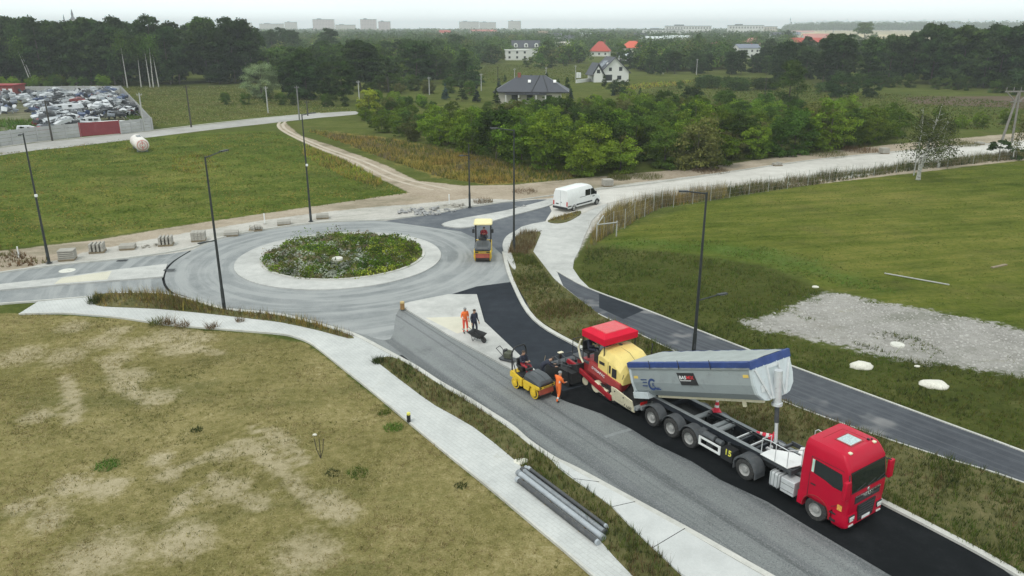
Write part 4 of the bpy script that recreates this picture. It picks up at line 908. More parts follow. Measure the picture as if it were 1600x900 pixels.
ro1 = roller('tandem_roller', A_ + LR*.53 + Vector((0, 0, 0)), rh, 'small yellow tandem roller with black hood and roll bar, beside the paver')
p2 = Vector((*at(754, 411), 0)); ro2 = roller('tandem_roller', p2 + Vector((0, 2.6, 0)), R(-90), 'yellow tandem roller with a cream canopy facing the camera on the roundabout', True, 1.26)

# ---- white van
va = Vector((*at(896, 330), 0)); vb = Vector((*at(932, 320), 0)); vh = math.atan2(vb.y-va.y, vb.x-va.x)
LVn = Vector((-math.sin(vh), math.cos(vh), 0))
vn = empty('delivery_van', va + LVn*.93, vh, 'white long high-roof panel van parked on the pale unfinished road', 'van')
m = MB()
def vr(x, zt, w, zb=.42, sh=.0): return [(x, -w, zb), (x, -w-.02, 1.25), (x, -w+.06+sh, zt-.42), (x, -w+.22+sh, zt-.06), (x, -w*.4, zt), (x, w*.4, zt), (x, w-.22-sh, zt-.06), (x, w-.06-sh, zt-.42), (x, w+.02, 1.25), (x, w, zb)]
m.loft([vr(-1.14, 2.38, .98), vr(-1.02, 2.50, 1.0), vr(2.6, 2.55, 1.0), vr(3.15, 2.50, .98), vr(3.55, 2.28, .97, sh=.02)], True)
m.loft([[(3.55, -.97, .42), (3.55, -.99, 1.25), (3.55, -.89, 1.86), (3.55, -.73, 2.22), (3.55, .73, 2.22), (3.55, .89, 1.86), (3.55, .99, 1.25), (3.55, .97, .42)],
        [(4.28, -.95, .42), (4.28, -.97, 1.18), (4.26, -.90, 1.30), (4.22, -.78, 1.40), (4.22, .78, 1.40), (4.26, .90, 1.30), (4.28, .97, 1.18), (4.28, .95, .42)],
        [(5.02, -.84, .42), (5.06, -.86, .86), (5.00, -.78, 1.04), (4.92, -.66, 1.12), (4.92, .66, 1.12), (5.00, .78, 1.04), (5.06, .86, .86), (5.02, .84, .42)]], True)
m.build('van_body', whitep, vn, 35)
m = MB(); m.quad((3.62, -.76, 2.19), (3.62, .76, 2.19), (4.24, .84, 1.44), (4.24, -.84, 1.44)); m.build('windscreen', glass, vn)
for sgn in (-1, 1):
    m = MB(); m.prism([(3.05, 1.38), (3.05, 2.08), (3.42, 2.06), (3.98, 1.42), (3.9, 1.36)], sgn*.99, sgn*1.008); m.build('front_window', glass, vn)
    m = MB(); m.prism([(2.02, 1.38), (2.02, 2.06), (2.92, 2.06), (2.92, 1.38)], sgn*.99, sgn*1.01); m.build('side_window', glass, vn)
    m = MB(); m.b2(.42, 3.3, sgn*.99, sgn*1.04, .60, .74); m.b2(-1.12, -.5, sgn*.98, sgn*1.03, .60, .72); m.build('rubbing_strip', blk, vn)
    m = MB(); m.b2(1.0, 2.0, sgn*.99, sgn*1.02, 1.36, 1.40); m.build('door_rail', blk, vn)
    m = MB(); m.b2(3.35, 3.75, sgn*1.0, sgn*1.012, 1.12, 1.20); m.b2(2.95, 3.05, sgn*1.0, sgn*1.02, 1.2, 1.25); m.build('door_marking', dgr, vn)
    m = MB(); m.box((3.75, sgn*1.14, 1.55), (.14, .22, .36)); m.build('wing_mirror', blk, vn, 30, .03)
    m = MB(); m.b2(-1.17, -1.10, sgn*.84, sgn*.98, .70, 1.18); m.build('tail_light', redl, vn)
    m = MB(); m.box((4.93, sgn*.74, .92), (.16, .24, .18)); m.build('headlight', lampm, vn, 30, .02)
    for x in (0, 4.28):
        wheel(vn, x, sgn*.90, .34, .34, .22, sgn, rim=rimm)
        m = MB(); arch(m, x, .34, .37, .05, sgn*.9, sgn*1.015, -5, 185, 12); m.build('wheel_arch', blk, vn, 40)
m = MB(); m.b2(-1.24, -1.08, -.99, .99, .34, .58); m.build('rear_bumper', blk, vn, bevel=.03)
m = MB(); m.b2(-1.165, -1.145, .25, .62, .80, .92); m.build('number_plate', dgr, vn)
m = MB(); m.b2(-1.155, -1.135, -.008, .008, .6, 2.3); m.box((-1.16, -.12, 1.05), (.03, .12, .12)); m.build('rear_door_seam', grey, vn)
m = MB(); m.b2(4.95, 5.08, -.84, .84, .36, .60); m.build('front_bumper', blk, vn, bevel=.03)
# ------------------------------------------------------------------ street furniture and site things
lampst = mat('lamp_anthracite', (.022, .027, .028), .5, 0, .15, .3, (.06, .06, .055), 3)
woodp = mat('pole_wood', (.055, .05, .042), .9, 0, .25)
concp = mat('pole_concrete', (.42, .42, .40), .9, 0, .12, .3)
def axy(px, py, z=0): x, y = at(px, py, z); return Vector((x, y, z))
def lamp(b, top, arms, label, box=None):
    x, y = at(*b); h = 10.8
    z = 0
    while pxof(x, y, z)[1] > top and z < 13: z += .02
    h = z if top else h
    e = empty('street_lamp', (x, y, .08), 0, label, 'street lamp', 'dark single-column street lamps round the roundabout')
    m = MB(); m.cyl((0, 0, 0), (0, 0, 1.6), .13, .115, 14); m.cyl((0, 0, 1.6), (0, 0, h), .10, .055, 12); m.box((0, 0, .02), (.42, .42, .04)); m.build('pole', lampst, e, 40)
    m = MB(); m.box((0, -.115, .75), (.10, .03, .34)); m.build('service_door', dgr, e)
    for px, py, pz in arms:
        # arm end: on the same height as its root, pointed where the photograph shows it
        hz = z
        r = 0
        while pxof(x, y, r)[1] > pz and r < h: r += .02
        best = None
        for L in np.arange(.2, 3.2, .05):
            for a in np.arange(0, 360, 4):
                ex, ey, ez = x+L*math.cos(R(a)), y+L*math.sin(R(a)), r+.08*L
                q = pxof(ex, ey, ez); dd = (q[0]-px)**2+(q[1]-py)**2 + abs(L-1.9)*.6
                if best is None or dd < best[0]: best = (dd, ex-x, ey-y, ez)
        _, dx, dy, ez = best; L = math.hypot(dx, dy); ux, uy = dx/L, dy/L
        m = MB(); m.cyl((0, 0, r-.08), (dx*.72, dy*.72, ez-.09), .045, .04, 8); m.build('arm', lampst, e, 40)
        M = Matrix.Rotation(math.atan2(uy, ux), 3, 'Z')
        m = MB(); m.box((dx*.86, dy*.86, ez-.08), (max(.55, L*.34), .26, .09), M=M); m.build('lamp_head', lampst, e, bevel=.03)
        m = MB(); m.box((dx*.88, dy*.88, ez-.13), (max(.4, L*.24), .2, .012), M=M); m.build('lamp_lens', lampm, e)
    if box:
        r = 0
        while pxof(x, y, r)[1] > box: r += .02
        m = MB(); m.box((.10, -.10, r), (.20, .16, .22)); m.build('camera_box', whitep, e, bevel=.02)
    return e
lamp((77, 412), 210, [(31, 211, 210)], 'leftmost street lamp, by the west road, with a small white box halfway up', 307)
lamp((351, 486), 247, [(355, 234, 247), (312, 380, 376)], 'street lamp on the weedy verge left of the roundabout, a second lower arm reaching left')
lamp((486, 347), 180, [(492, 176, 180)], 'street lamp on the far side of the roundabout, behind the planted island', 259)
lamp((734, 325), 226, [(719, 243, 243)], 'street lamp at the edge of the dirt strip left of the north-east road')
lamp((803, 393), 204, [(767, 200, 204)], 'street lamp standing on the brown weedy nose between road and footpath')
lamp((1083, 560), 303, [(1062, 299, 303), (1134, 458, 470)], 'nearest street lamp, behind the tipper body, a lower arm reaching right over the cycle path')

# utility poles
def upole(b, t, m_, label, r=.13, arm=False):
    x, y = at(*b); h = hat(*b, t)
    e = empty('utility_pole', (x, y, 0), rng.random()*.6, label, 'utility pole', 'slim poles of the overhead line')
    q = MB(); q.cyl((0, 0, 0), (0, 0, h), r*1.25, r*.85, 8); q.build('pole', m_, e, 40)
    q = MB()
    q.b2(-.5, .5, -.05, .05, h-.45, h-.35)
    for k in (-.4, 0, .4): q.cyl((k, 0, h-.35), (k, 0, h-.12), .05, n=6)
    q.build('insulator_bar', m_, e)
    return e, Vector((x, y, h-.2))
PL = {}
for k, (b, t, mm, lb) in dict(
    a=((82, 220), 157, woodp, 'dark wooden pole in front of the concrete fence, left of its red gate'),
    b=((226, 205), 145, concp, 'pale leaning concrete pole in front of the corner of the scrapyard fence'),
    c=((299, 199), 133, woodp, 'dark wooden pole in the meadow right of the scrapyard'),
    d=((419, 177), 135, concp, 'pale pole below the round silver-green tree'),
    e=((468, 188), 134, mat('pole_grey', (.2, .2, .19), .9), 'grey pole where the dirt track meets the upper road'),
    f=((481, 181), 157, woodp, 'short dark post beside the grey pole at the track junction'),
    g=((562, 166), 126, concp, 'pale pole against the bright yellow-green bush'),
    h=((607, 146), 120, woodp, 'dark pole among the trees right of the yellow-green bush'),
    i=((671, 148), 120, concp, 'pale pole left of the blue spruces'),
    k=((752, 142), 115, concp, 'pale pole right of the tall dark conifer'),
    l=((778, 130), 104, woodp, 'dark pole behind the left end of the dark-roofed house'),
    m=((804, 128), 107, concp, 'pale pole behind the ridge of the dark-roofed house'),
    n=((853, 131), 105, concp, 'pale pole behind the right end of the dark-roofed house'),
    o=((899, 124), 102, concp, 'pale pole with a white cabinet left of the white gabled house'),
    p=((1036, 116), 96, concp, 'pale pole right of the white gabled house'),
    q=((1088, 117), 92, concp, 'pale pole farther right in front of the green bushes'),
    r=((1195, 150), 121, woodp, 'dark thin pole left of the tall light-topped tree')).items():
    PL[k] = upole(b, t, mm, lb)[1]
x, y = at(904, 122); e = empty('utility_cabinet', (x, y, 0), 0, 'white box cabinet standing below the pole left of the white gabled house', 'cabinet')
m = MB(); m.b2(-.9, .9, -.5, .5, 0, 2.1); m.build('housing', whitep, e, bevel=.1); m = MB(); m.b2(-.04, .04, -.53, -.5, .3, 1.9); m.build('door_seam', grey, e)
def cable(a, b_, label):
    pts = []
    for k in range(9):
        t = k/8; p = a.lerp(b_, t); p.z -= 1.1*4*t*(1-t)*.6; pts.append(p)
    m = MB(); m.tube(pts, .018, 4); tag(m.build('overhead_cable', blk), label, 'cable', 'overhead cables between the poles')
cable(PL['e'], PL['g'], 'overhead cable from the grey pole to the pale pole at the yellow-green bush')
cable(PL['g'], PL['i'], 'overhead cable from the yellow-green bush towards the blue spruces')
cable(PL['b'], PL['e'], 'overhead cable from the scrapyard corner pole to the grey track pole')
cable(PL['i'], PL['k'], 'overhead cable above the blue spruces')
# lattice-headed A-frame pole at the right edge
b = (1574, 222); x, y = at(*b); h = hat(*b, 143)
e = empty('timber_pylon', (x, y, 0), R(10), 'grey two-legged timber pylon with a braced crossbar at the right edge', 'pylon')
wd = mat('weathered_wood', (.20, .19, .17), .9, 0, .2)
m = MB(); m.cyl((-1.2, 0, 0), (.25, 0, h), .22, .16, 8); m.build('leg', wd, e); m = MB(); m.cyl((.9, 0, 0), (.45, 0, h), .2, .15, 8); m.build('leg', wd, e)
m = MB(); m.b2(-2.4, 3.2, -.1, .1, h-.1, h+.12); m.build('crossbar', wd, e)
m = MB(); m.tube([(-2.1, 0, h), (-.1, 0, h-1.7), (.6, 0, h-1.7), (2.9, 0, h)], .09, 6); m.b2(-1.0, 1.2, -.06, .06, h-1.8, h-1.6); m.build('brace', wd, e)
m = MB()
for q in (-2.2, -.8, .6, 1.8, 3.0): m.cyl((q, 0, h+.1), (q, 0, h+.75), .07, n=6)
m.build('insulators', wd, e)

# pallets of kerbstones and pavers along the dirt strip
stone = mat('kerb_stone', (.36, .34, .30), .9, 0, .12, .3, (.22, .2, .17), 3)
wood = mat('pallet_wood', (.25, .20, .13), .9, 0, .2)
def pallet(b, kind, label, rz=.25):
    x, y = at(*b); e = empty('stone_pallet', (x, y, 0), rz, label, 'pallet', 'pallets of kerbstones and pavers along the dirt strip')
    m = MB()
    for yy in (-.4, 0, .4): m.b2(-.55, .55, yy-.05, yy+.05, 0, .10)
    m.b2(-.58, .58, -.48, .48, .10, .13); m.build('pallet', wood, e)
    m = MB()
    if kind == 'slats':
        for k in range(4):
            for j in range(2): m.box((-.42+.28*k, -.0, .30+.32*j), (.16, .98, .29))
    elif kind == 'stack':
        for j in range(5): m.box((rng.random()*.04, rng.random()*.04, .19+.145*j), (1.12, .92, .10))
    elif kind == 'low':
        for k in range(3): m.box((0, -.32+.32*k, .27), (1.15, .27, .25))
    elif kind == 'block':
        for j in range(4):
            for k in range(4): m.box((-.42+.28*k, 0, .22+.17*j), (.26, .95, .155))
    else:
        for k in range(5): m.box((-.4+.2*k, .1*rng.random(), .22+.12*rng.random()), (.17, .9, .22), rz=.3*rng.random())
    m.build('stone_load', stone, e, bevel=.008); e.scale = (1.12, 1.12, 1.12)
for b, k, l in [((106, 406), 'stack', 'flat slabs stacked on a pallet, nearest the leftmost street lamp'), ((153, 394), 'slats', 'four upright rows of kerbstones on a pallet, second from the left'), ((200, 389), 'low', 'low single layer of kerbstones on a pallet, third from the left'),
                ((260, 383), 'slats', 'upright kerbstone rows on a pallet, the one with dark gaps nearest the tall lamp'), ((311, 376), 'block', 'neat block of pavers on a pallet just left of the lamp with two arms'), ((362, 368), 'low', 'low pallet load just right of the lamp with two arms'),
                ((400, 360), 'loose', 'grey wrapped heap of pavers on a pallet beside a white marker post'), ((444, 351), 'low', 'thin flat pallet load left of the lamp behind the roundabout'), ((504, 341), 'low', 'small grey pallet load right of the lamp behind the roundabout'),
                ((949, 291), 'block', 'pallet of pavers on the dirt strip beyond the white van'), ((1214, 259), 'loose', 'pale heap of stones on the dirt strip in front of the thicket'), ((1381, 240), 'block', 'white load on the dirt strip left of the birches'), ((1530, 226), 'low', 'pale load on the dirt strip right of the birches')]: pallet(b, k, l)
# rubble heaps of broken kerb
def rocks(name, b, n, rad, size, m_, label, cat, flat=.5):
    x, y = at(*b); V, F = [], []
    mb = MB((x, y, 0))
    for k in range(n):
        a = rng.random()*6.28; r = rad*math.sqrt(rng.random()); s = size*(.5+rng.random())
        mb.box((r*math.cos(a), r*math.sin(a)*.6, s*.2*rng.random()+s*.15), (s, s*.5, s*.4), M=Euler((rng.random()*.6, rng.random()*.6, rng.random()*3)).to_matrix())
    return tag(mb.build(name, m_, bevel=.01), label, cat)
rocks('rubble_heap', (665, 331), 46, 3.2, .42, mat('rubble_grey', (.33, .33, .33), .9, 0, .3), 'scattered broken grey kerb pieces on pale grit beyond the roundabout', 'rubble')
rocks('rubble_heap', (712, 323), 16, 1.5, .35, stone, 'small pile of rubble at the foot of the lamp by the north-east road', 'rubble')
rocks('rubble_heap', (228, 385), 10, 1.2, .3, stone, 'few loose stones between two pallets on the dirt strip', 'rubble')
rocks('rubble_heap', (815, 448/1.38), 10, .9, .3, mat('rubble_grey', (.33, .33, .33)), 'loose stones at the kerb left of the white van', 'rubble')
# white marker posts
for b, t, l in (((30, 402), 386, 'white marker post standing in dry weeds near the leftmost lamp'), ((414, 350), 334, 'white marker post behind the grey wrapped pallet'), ((702, 320), 304, 'white marker post on the dirt track by the rubble')):
    x, y = at(*b); h = hat(*b, t); e = empty('marker_post', (x, y, 0), 0, l, 'marker post', 'white marker posts on the dirt strip')
    m = MB(); m.cyl((0, 0, 0), (0, 0, h), .06, .06, 10); m.lathe([(.06, h), (.04, h+.04), (.001, h+.05)], (0, 0, 0), 'z', 10); m.build('post', whitep, e, 40); m = MB(); m.cyl((0, 0, 0), (0, 0, .08), .16, .14, 12); m.build('base', stone, e, 40)
# manhole rings and stones in the meadow
cr = mat('white_concrete', (.62, .61, .55), .9, 0, .08, .3)
def manhole(b, r, h, label, dome=0, z=0):
    x, y = at(*b); e = empty('manhole_ring', (x, y, z), 0, label, 'manhole', 'pale concrete manholes')
    m = MB(); m.lathe([(r*1.02, -.05), (r, h*.8), (r*.96, h), (r*.3, h+dome), (.001, h+dome)], (0, 0, 0), 'z', 28); m.build('ring', cr, e, 35)
    m = MB(); m.lathe([(r*.34, h+dome), (r*.32, h+dome+.03), (.001, h+dome+.03)], (0, 0, 0), 'z', 18); m.build('cover', cr, e, 40)
manhole((1402, 540), .42, .12, 'round white manhole cover lying on the gravel patch')
manhole((528, 414), .44, .16, 'pale round manhole cover among the plants of the roundabout island', 0, .48)
manhole((105, 423), .62, .03, 'oval pale manhole cover in the west road lane', 0, .0)
def boulder(b, r, label, sy=.7, sz=.45, seed=1):
    x, y = at(*b); bm = bmesh.new(); bmesh.ops.create_icosphere(bm, subdivisions=3, radius=r); rs = np.random.default_rng(seed); k = rs.normal(size=(5, 3))
    for v in bm.verts:
        n = v.co.normalized(); d = 1+.07*math.sin(2*n.dot(Vector(k[0]))+1)+.05*math.sin(4*n.dot(Vector(k[1])))+.05*math.sin(13*n.dot(Vector(k[2]))); v.co *= d; v.co.y *= sy; v.co.z *= sz
        v.co.z = max(v.co.z, -.1*r)
    me = bpy.data.meshes.new('white_mound'); bm.to_mesh(me); bm.free(); o = link('white_mound', me, mat('lime_heap', (.66, .64, .56), .9, 0, .12, .4, (.35, .33, .25), 6), None, 60); o.location = (x, y, .02); tag(o, label, 'mound', 'white mounds of lime in the weeds')
boulder((1345, 573), .66, 'rounded white mound in the dark weeds below the gravel patch', seed=2); boulder((1460, 602), .78, 'angular white mound in the weeds right of the rounded one', .75, .32, 3)
boulder((1433, 573), .17, 'smallest white lump at the lower edge of the gravel patch', seed=4); boulder((1274, 449), .26, 'small white lump in the grass above the gravel patch', seed=5)
boulder((1100, 573/1.2), .3, 'small pale lump in the dark weeds left of the nearest lamp head', seed=6) if False else None
boulder((815, 724), .42, 'pale stone heap at the end of the pipe bundle beside the sidewalk', .8, .4, 8)
boulder((492, 680), .11, 'small white stone in the dry meadow above the dead plant', .8, .6, 9)
# bollards
def bollard(b, h, r, c1, c2, label):
    x, y = at(*b); e = empty('bollard', (x, y, .10), 0, label, 'bollard')
    m = MB(); m.cyl((0, 0, 0), (0, 0, h), r, r, 14); m.build('post', c1, e, 40, .01); m = MB(); m.cyl((0, 0, h), (0, 0, h+.10), r*1.02, r*.9, 14); m.build('cap', c2, e, 40)
bollard((639, 662), .42, .10, blk, mat('cap_yellow', (.7, .66, .12), .5), 'black bollard with a yellow top at the sidewalk edge by the dry meadow')
bollard((629, 485), .46, .16, mat('rust_brown', (.30, .17, .06), .7, 0, .2), mat('cap_tan', (.52, .38, .16), .6), 'rusty brown drum at the tip of the traffic island')
for b, l in (((700, 565), 'x'),):
    pass
# storm drain grates
for b, rz, l in (((628, 560), -56, 'iron drain grate at the kerb opposite the traffic island tip'), ((191, 407.5), 8, 'iron drain grate in the gutter of the west road'), ((265, 424), 5, 'small square grate on the west splitter island')):
    x, y = at(*b); z = .135 if '265' in str(b) else .02
    e = empty('drain_grate', (x, y, z), R(rz), l, 'drain grate'); m = MB(); m.b2(-.42, .42, -.03, .03, 0, .02); m.b2(-.42, -.38, -.22, .22, 0, .02); m.b2(.38, .42, -.22, .22, 0, .02); m.b2(-.42, .42, .19, .22, 0, .022); m.b2(-.42, .42, -.22, -.19, 0, .022); m.build('frame', dgr, e)
    m = MB()
    for k in range(9): m.b2(-.36+.09*k-.02, -.36+.09*k+.02, -.19, .19, 0, .016)
    m.build('bars', blk, e)
# pipes bundle
pg = [mat('pipe_grey', (.20, .22, .24), .5, 0, .15, .6, (.42, .42, .40), 5), mat('pipe_dark', (.055, .058, .062), .5, 0, .2, .4), mat('pipe_light', (.34, .37, .40), .45, 0, .1, .5, (.55, .55, .53), 4)]
P0, P1 = axy(811, 742), axy(935, 838); d = (P1-P0).normalized(); nn = Vector((-d.y, d.x, 0))
for i, (off, st, ln, r, k, z, l) in enumerate([(.44, -.1, 5.5, .075, 1, .075, 'thin black pipe on the verge side of the bundle'), (.17, 0, 5.6, .115, 0, .11, 'dull grey pipe second from the verge in the bundle'), (-.13, .12, 5.7, .125, 2, .12, 'thick light grey pipe in the middle of the bundle'), (-.47, .5, 5.4, .11, 1, .10, 'dark pipe on the sidewalk side of the bundle with a pale end collar'), (.30, .3, 5.2, .07, 1, .30, 'thin pipe lying on top of the bundle')]):
    s_ = P0 + nn*off + d*st + Vector((0, 0, .12+z)); e_ = s_ + d*ln
    e = empty('pipe', s_, 0, l, 'pipe', 'grey pipes in a bundle on the sidewalk'); a = Vector((0, 0, 0)); b_ = e_-s_
    m = MB(); m.cyl(a, b_, r, r, 16, cap=False); m.cyl(a, b_, r*.85, r*.85, 16, cap=False); m.build('tube', pg[k], e, 40)
    m = MB(); m.cyl(a-d*.02, a+d*.16, r*1.14, r*1.14, 16); m.cyl(b_-d*.1, b_, r*1.08, r*1.08, 16); m.build('collar', pg[(k+1) % 3], e, 40)
for t in (.6, 2.6, 4.8):
    c_ = P0 + d*t + Vector((0, 0, .13)); m = MB(); m.box(c_, (.07, 1.1, .05), rz=math.atan2(d.y, d.x)); tag(m.build('timber_batten', wood), 'timber batten under the pipe bundle on the sidewalk', 'batten', 'battens under the pipe bundle')
# cones
def cone(pos, label, rot=(0, 0, 0)):
    e = empty('traffic_cone', pos, 0, label, 'traffic cone', 'red and white traffic cones'); e.rotation_euler = rot; cw = mat('cone_white', (.75, .72, .70), .5); crd = mat('cone_red', (.70, .025, .06), .5)
    m = MB(); m.box((0, 0, .02), (.40, .40, .04)); m.build('base', crd, e, bevel=.01)
    def fr(z): return .15 - .115*z/.75
    for z0, z1, c_ in ((.04, .22, crd), (.22, .34, cw), (.34, .50, crd), (.50, .60, cw), (.60, .75, crd)):
        m = MB(); m.cyl((0, 0, z0), (0, 0, z1), fr(z0), fr(z1), 16, z1 > .7); m.build('cone_white_band' if c_ is cw else 'cone_body', c_, e, 50)
    return e
cone(sp(-6.95, .64, 1.39), 'upright red and white traffic cone standing on the far rail of the trailer frame')
cone(sp(-3.55, .50, 1.58), 'tipped red cone with white bands lying on the trailer frame by the white deck', (R(75), 0, R(-105)))
# wheelbarrow
wb = Vector((*at(748, 536), .12)); e = empty('wheelbarrow', wb, R(-38), 'black wheelbarrow on the traffic island in front of two workers', 'wheelbarrow')
m = MB(); m.loft([[(-.36, -.18, .26), (.24, -.15, .26), (.24, .15, .26), (-.36, .18, .26)], [(-.62, -.34, .62), (.46, -.30, .58), (.46, .30, .58), (-.62, .34, .62)]], False); m.quad((-.36, -.18, .26), (.24, -.15, .26), (.24, .15, .26), (-.36, .18, .26)); m.build('tray', blk, e)
m = MB(); m.lathe([(.12, -.03), (.19, -.045), (.20, 0), (.19, .045), (.12, .03), (.02, .03), (.02, -.03), (.12, -.03)], (.42, 0, .20), 'y', 20); m.build('wheel', rubber, e, 40)
m = MB()
for sgn in (-1, 1): m.tube([(.46, sgn*.06, .20), (-.2, sgn*.20, .30), (-1.15, sgn*.28, .66)], .018, 6); m.tube([(-.1, sgn*.2, .3), (-.30, sgn*.22, .0), (-.45, sgn*.22, .36)], .016, 6)
m.build('frame', dgr, e, 40)
# plate compactor and sack on the island
x, y = at(794, 566); e = empty('plate_compactor', (x, y, .12), R(-30), 'dark plate compactor left on the island behind the small roller', 'compactor')
m = MB(); m.loft([[(-.42, -.25, .03), (.42, -.25, .03), (.42, .25, .03), (-.42, .25, .03)], [(-.52, -.27, .14), (.52, -.27, .14), (.52, .27, .14), (-.52, .27, .14)]]); m.build('base_plate', dgr, e); m = MB(); m.box((.0, 0, .34), (.46, .36, .34)); m.cyl((-.15, .2, .5), (.15, .2, .5), .10); m.build('engine', mat('engine_olive', (.07, .075, .05), .7, 0, .4, scale=8), e, 30, .04)
m = MB(); m.tube([(-.2, -.2, .3), (-.7, -.22, .72), (-.7, .22, .72), (-.2, .2, .3)], .02); m.build('handle', blk, e, 40)
x, y = at(790, 557); e = empty('fuel_can', (x, y, .12), .4, 'small black canister standing behind the plate compactor', 'canister'); m = MB(); m.box((0, 0, .17), (.32, .18, .34)); m.build('can_body', blk, e, 30, .03); m = MB(); m.tube([(-.1, 0, .34), (-.08, 0, .4), (.08, 0, .4), (.1, 0, .34)], .015); m.build('handle', blk, e)
# flag on the screed
q = sp(-16.4, .6); e = empty('site_flag', q + Vector((0, 0, .7)), 0, 'small red and white flag on a rod at the back of the paver', 'flag'); m = MB(); m.cyl((0, 0, 0), (0, 0, 1.75), .015, n=6); m.build('rod', dgr, e)
V = [(0+.42*i/6, .06*math.sin(i*1.2), z) for i in range(7) for z in (1.35, 1.72)]; m = MB(); m.add(V[:8], [(0, 2, 3, 1), (2, 4, 5, 3), (4, 6, 7, 5)]); m.build('cloth_white', lwh, e); m = MB(); m.add(V[6:], [(0, 2, 3, 1), (2, 4, 5, 3), (4, 6, 7, 5)]); m.build('cloth_red', lred, e)
# shovel leaning at the paver
q = sp(-16.9, -2.6); e = empty('shovel', q, 0, 'long-handled shovel standing at the screed beside the worker in orange', 'shovel'); m = MB(); m.cyl((0, 0, .25), (.25, .3, 1.35), .018, n=8); m.build('handle', wood, e); m = MB(); m.box((-.03, -.04, .13), (.24, .03, .28), M=Euler((.25, -.2, .6)).to_matrix()); m.build('blade', dgr, e)
# white tank lying in the meadow
p0 = axy(211, 227); p1 = axy(224, 238); d = (p1-p0).normalized(); L = (p1-p0).length; L = max(3.4, min(L, 6))
e = empty('storage_tank', p1 - d*L/2, math.atan2(d.y, d.x), 'white horizontal tank with red rings on its end lying by the upper road', 'tank'); tw = mat('tank_white', (.72, .68, .64), .5, 0, .05, .5, (.45, .32, .26), 1.2)
m = MB(); m.lathe([(.001, -L/2-.30), (.6, -L/2-.22), (1.0, -L/2), (1.05, -L/2+.1), (1.05, L/2-.1), (1.0, L/2), (.6, L/2+.22), (.001, L/2+.30)], (0, 0, 1.15), 'x', 28); m.build('shell', tw, e, 50)
rk = mat('faded_red_marking', (.55, .16, .14), .7)
m = MB(); m.lathe([(.72, L/2+.19), (.80, L/2+.15), (.80, L/2+.17), (.72, L/2+.21), (.72, L/2+.19)], (0, 0, 1.15), 'x', 28); m.lathe([(.36, L/2+.275), (.44, L/2+.265), (.44, L/2+.28), (.36, L/2+.29), (.36, L/2+.275)], (0, 0, 1.15), 'x', 28); m.box((L/2+.25, 0, 1.15), (.08, .12, 1.3)); m.build('end_marking', rk, e)
m = MB(); m.b2(-L/2+.5, -L/2+.8, -.8, .8, 0, .4); m.b2(L/2-.8, L/2-.5, -.8, .8, 0, .4); m.build('saddle', grey, e); m = MB(); m.lathe([(.35, 0), (.35, .12), (.001, .12)], (-.6, 0, 2.17), 'z', 16); m.b2(.2, .8, -.3, .3, 2.18, 2.24); m.build('hatch', grey, e)
# chain-link fence at the lawn
fp = [(932, 376), (943, 371), (958, 361), (976, 357), (991, 343), (1007, 339), (1021, 330), (1034, 325), (1052, 324), (1082, 319), (1110, 314), (1140, 309), (1170, 304), (1200, 299.5), (1230, 295), (1262, 290), (1295, 285.5), (1330, 281), (1365, 276), (1400, 271), (1440, 266), (1480, 261), (1520, 256.5), (1560, 252.5), (1600, 249), (1650, 244)]
fm = mat('fence_steel', (.42, .43, .40), .6, .2, .1); x0, y0 = at(*fp[0])
e = empty('wire_fence', (x0, y0, 0), 0, 'long wire fence on slim pale posts between the mown lawn and the reedy strip', 'fence')
PP = [Vector((*at(*p), 0)) - Vector((x0, y0, 0)) for p in fp]
for p in PP: m = MB(); m.cyl(p, p+Vector((0, 0, 2.0)), .028, n=6); m.build('fence_post', fm, e)
m = MB()
for z in (.08, .5, .95, 1.4, 1.9): m.tube([p+Vector((0, 0, z)) for p in PP], .005, 3)
for a, b_ in zip(PP[:-1], PP[1:]):
    n_ = max(2, int((b_-a).length/.8))
    for k in range(1, n_): q = a.lerp(b_, k/n_); m.cyl(q+Vector((0, 0, .08)), q+Vector((0, 0, 1.9)), .004, n=3, cap=False)
m.build('wire_mesh', fm, e)
e = empty('timber_barrier', (*at(963, 369), 0), 0, 'pale pole barrier of two rails at the corner of the wire fence', 'barrier')
o_ = Vector((*at(963, 369), 0)); a = axy(932, 377)-o_; c_ = axy(943, 372)-o_
m = MB(); m.cyl(Vector((0, 0, 0)), Vector((0, 0, 1.5)), .06, n=8); m.cyl(a, a+Vector((0, 0, 1.7)), .05, n=8); m.build('post', concp, e); m = MB(); m.cyl(Vector((0, 0, 1.35)), a+Vector((0, 0, 1.6)), .06, n=8); m.cyl(a+Vector((0, 0, 1.6)), c_+Vector((0, .8, 2.0)), .06, n=8); m.build('rail', concp, e)
# pole lying on the lawn
a, b_ = axy(1382, 428), axy(1483, 446); e = empty('lying_pole', (a+b_)/2, 0, 'long thin pale pole lying on the mown lawn', 'pole'); m = MB(); m.cyl(a-(a+b_)/2+Vector((0, 0, .06)), b_-(a+b_)/2+Vector((0, 0, .06)), .05, n=8); m.build('shaft', concp, e)
m = MB(); a, b_ = axy(1550, 419), axy(1572, 414); c_ = (a+b_)/2; m.box((0, 0, .05), ((b_-a).length, .25, .08), rz=math.atan2((b_-a).y, (b_-a).x)); o = m.build('board', wood); o.location = c_; tag(o, 'short pale board lying on the lawn near the right edge', 'board')

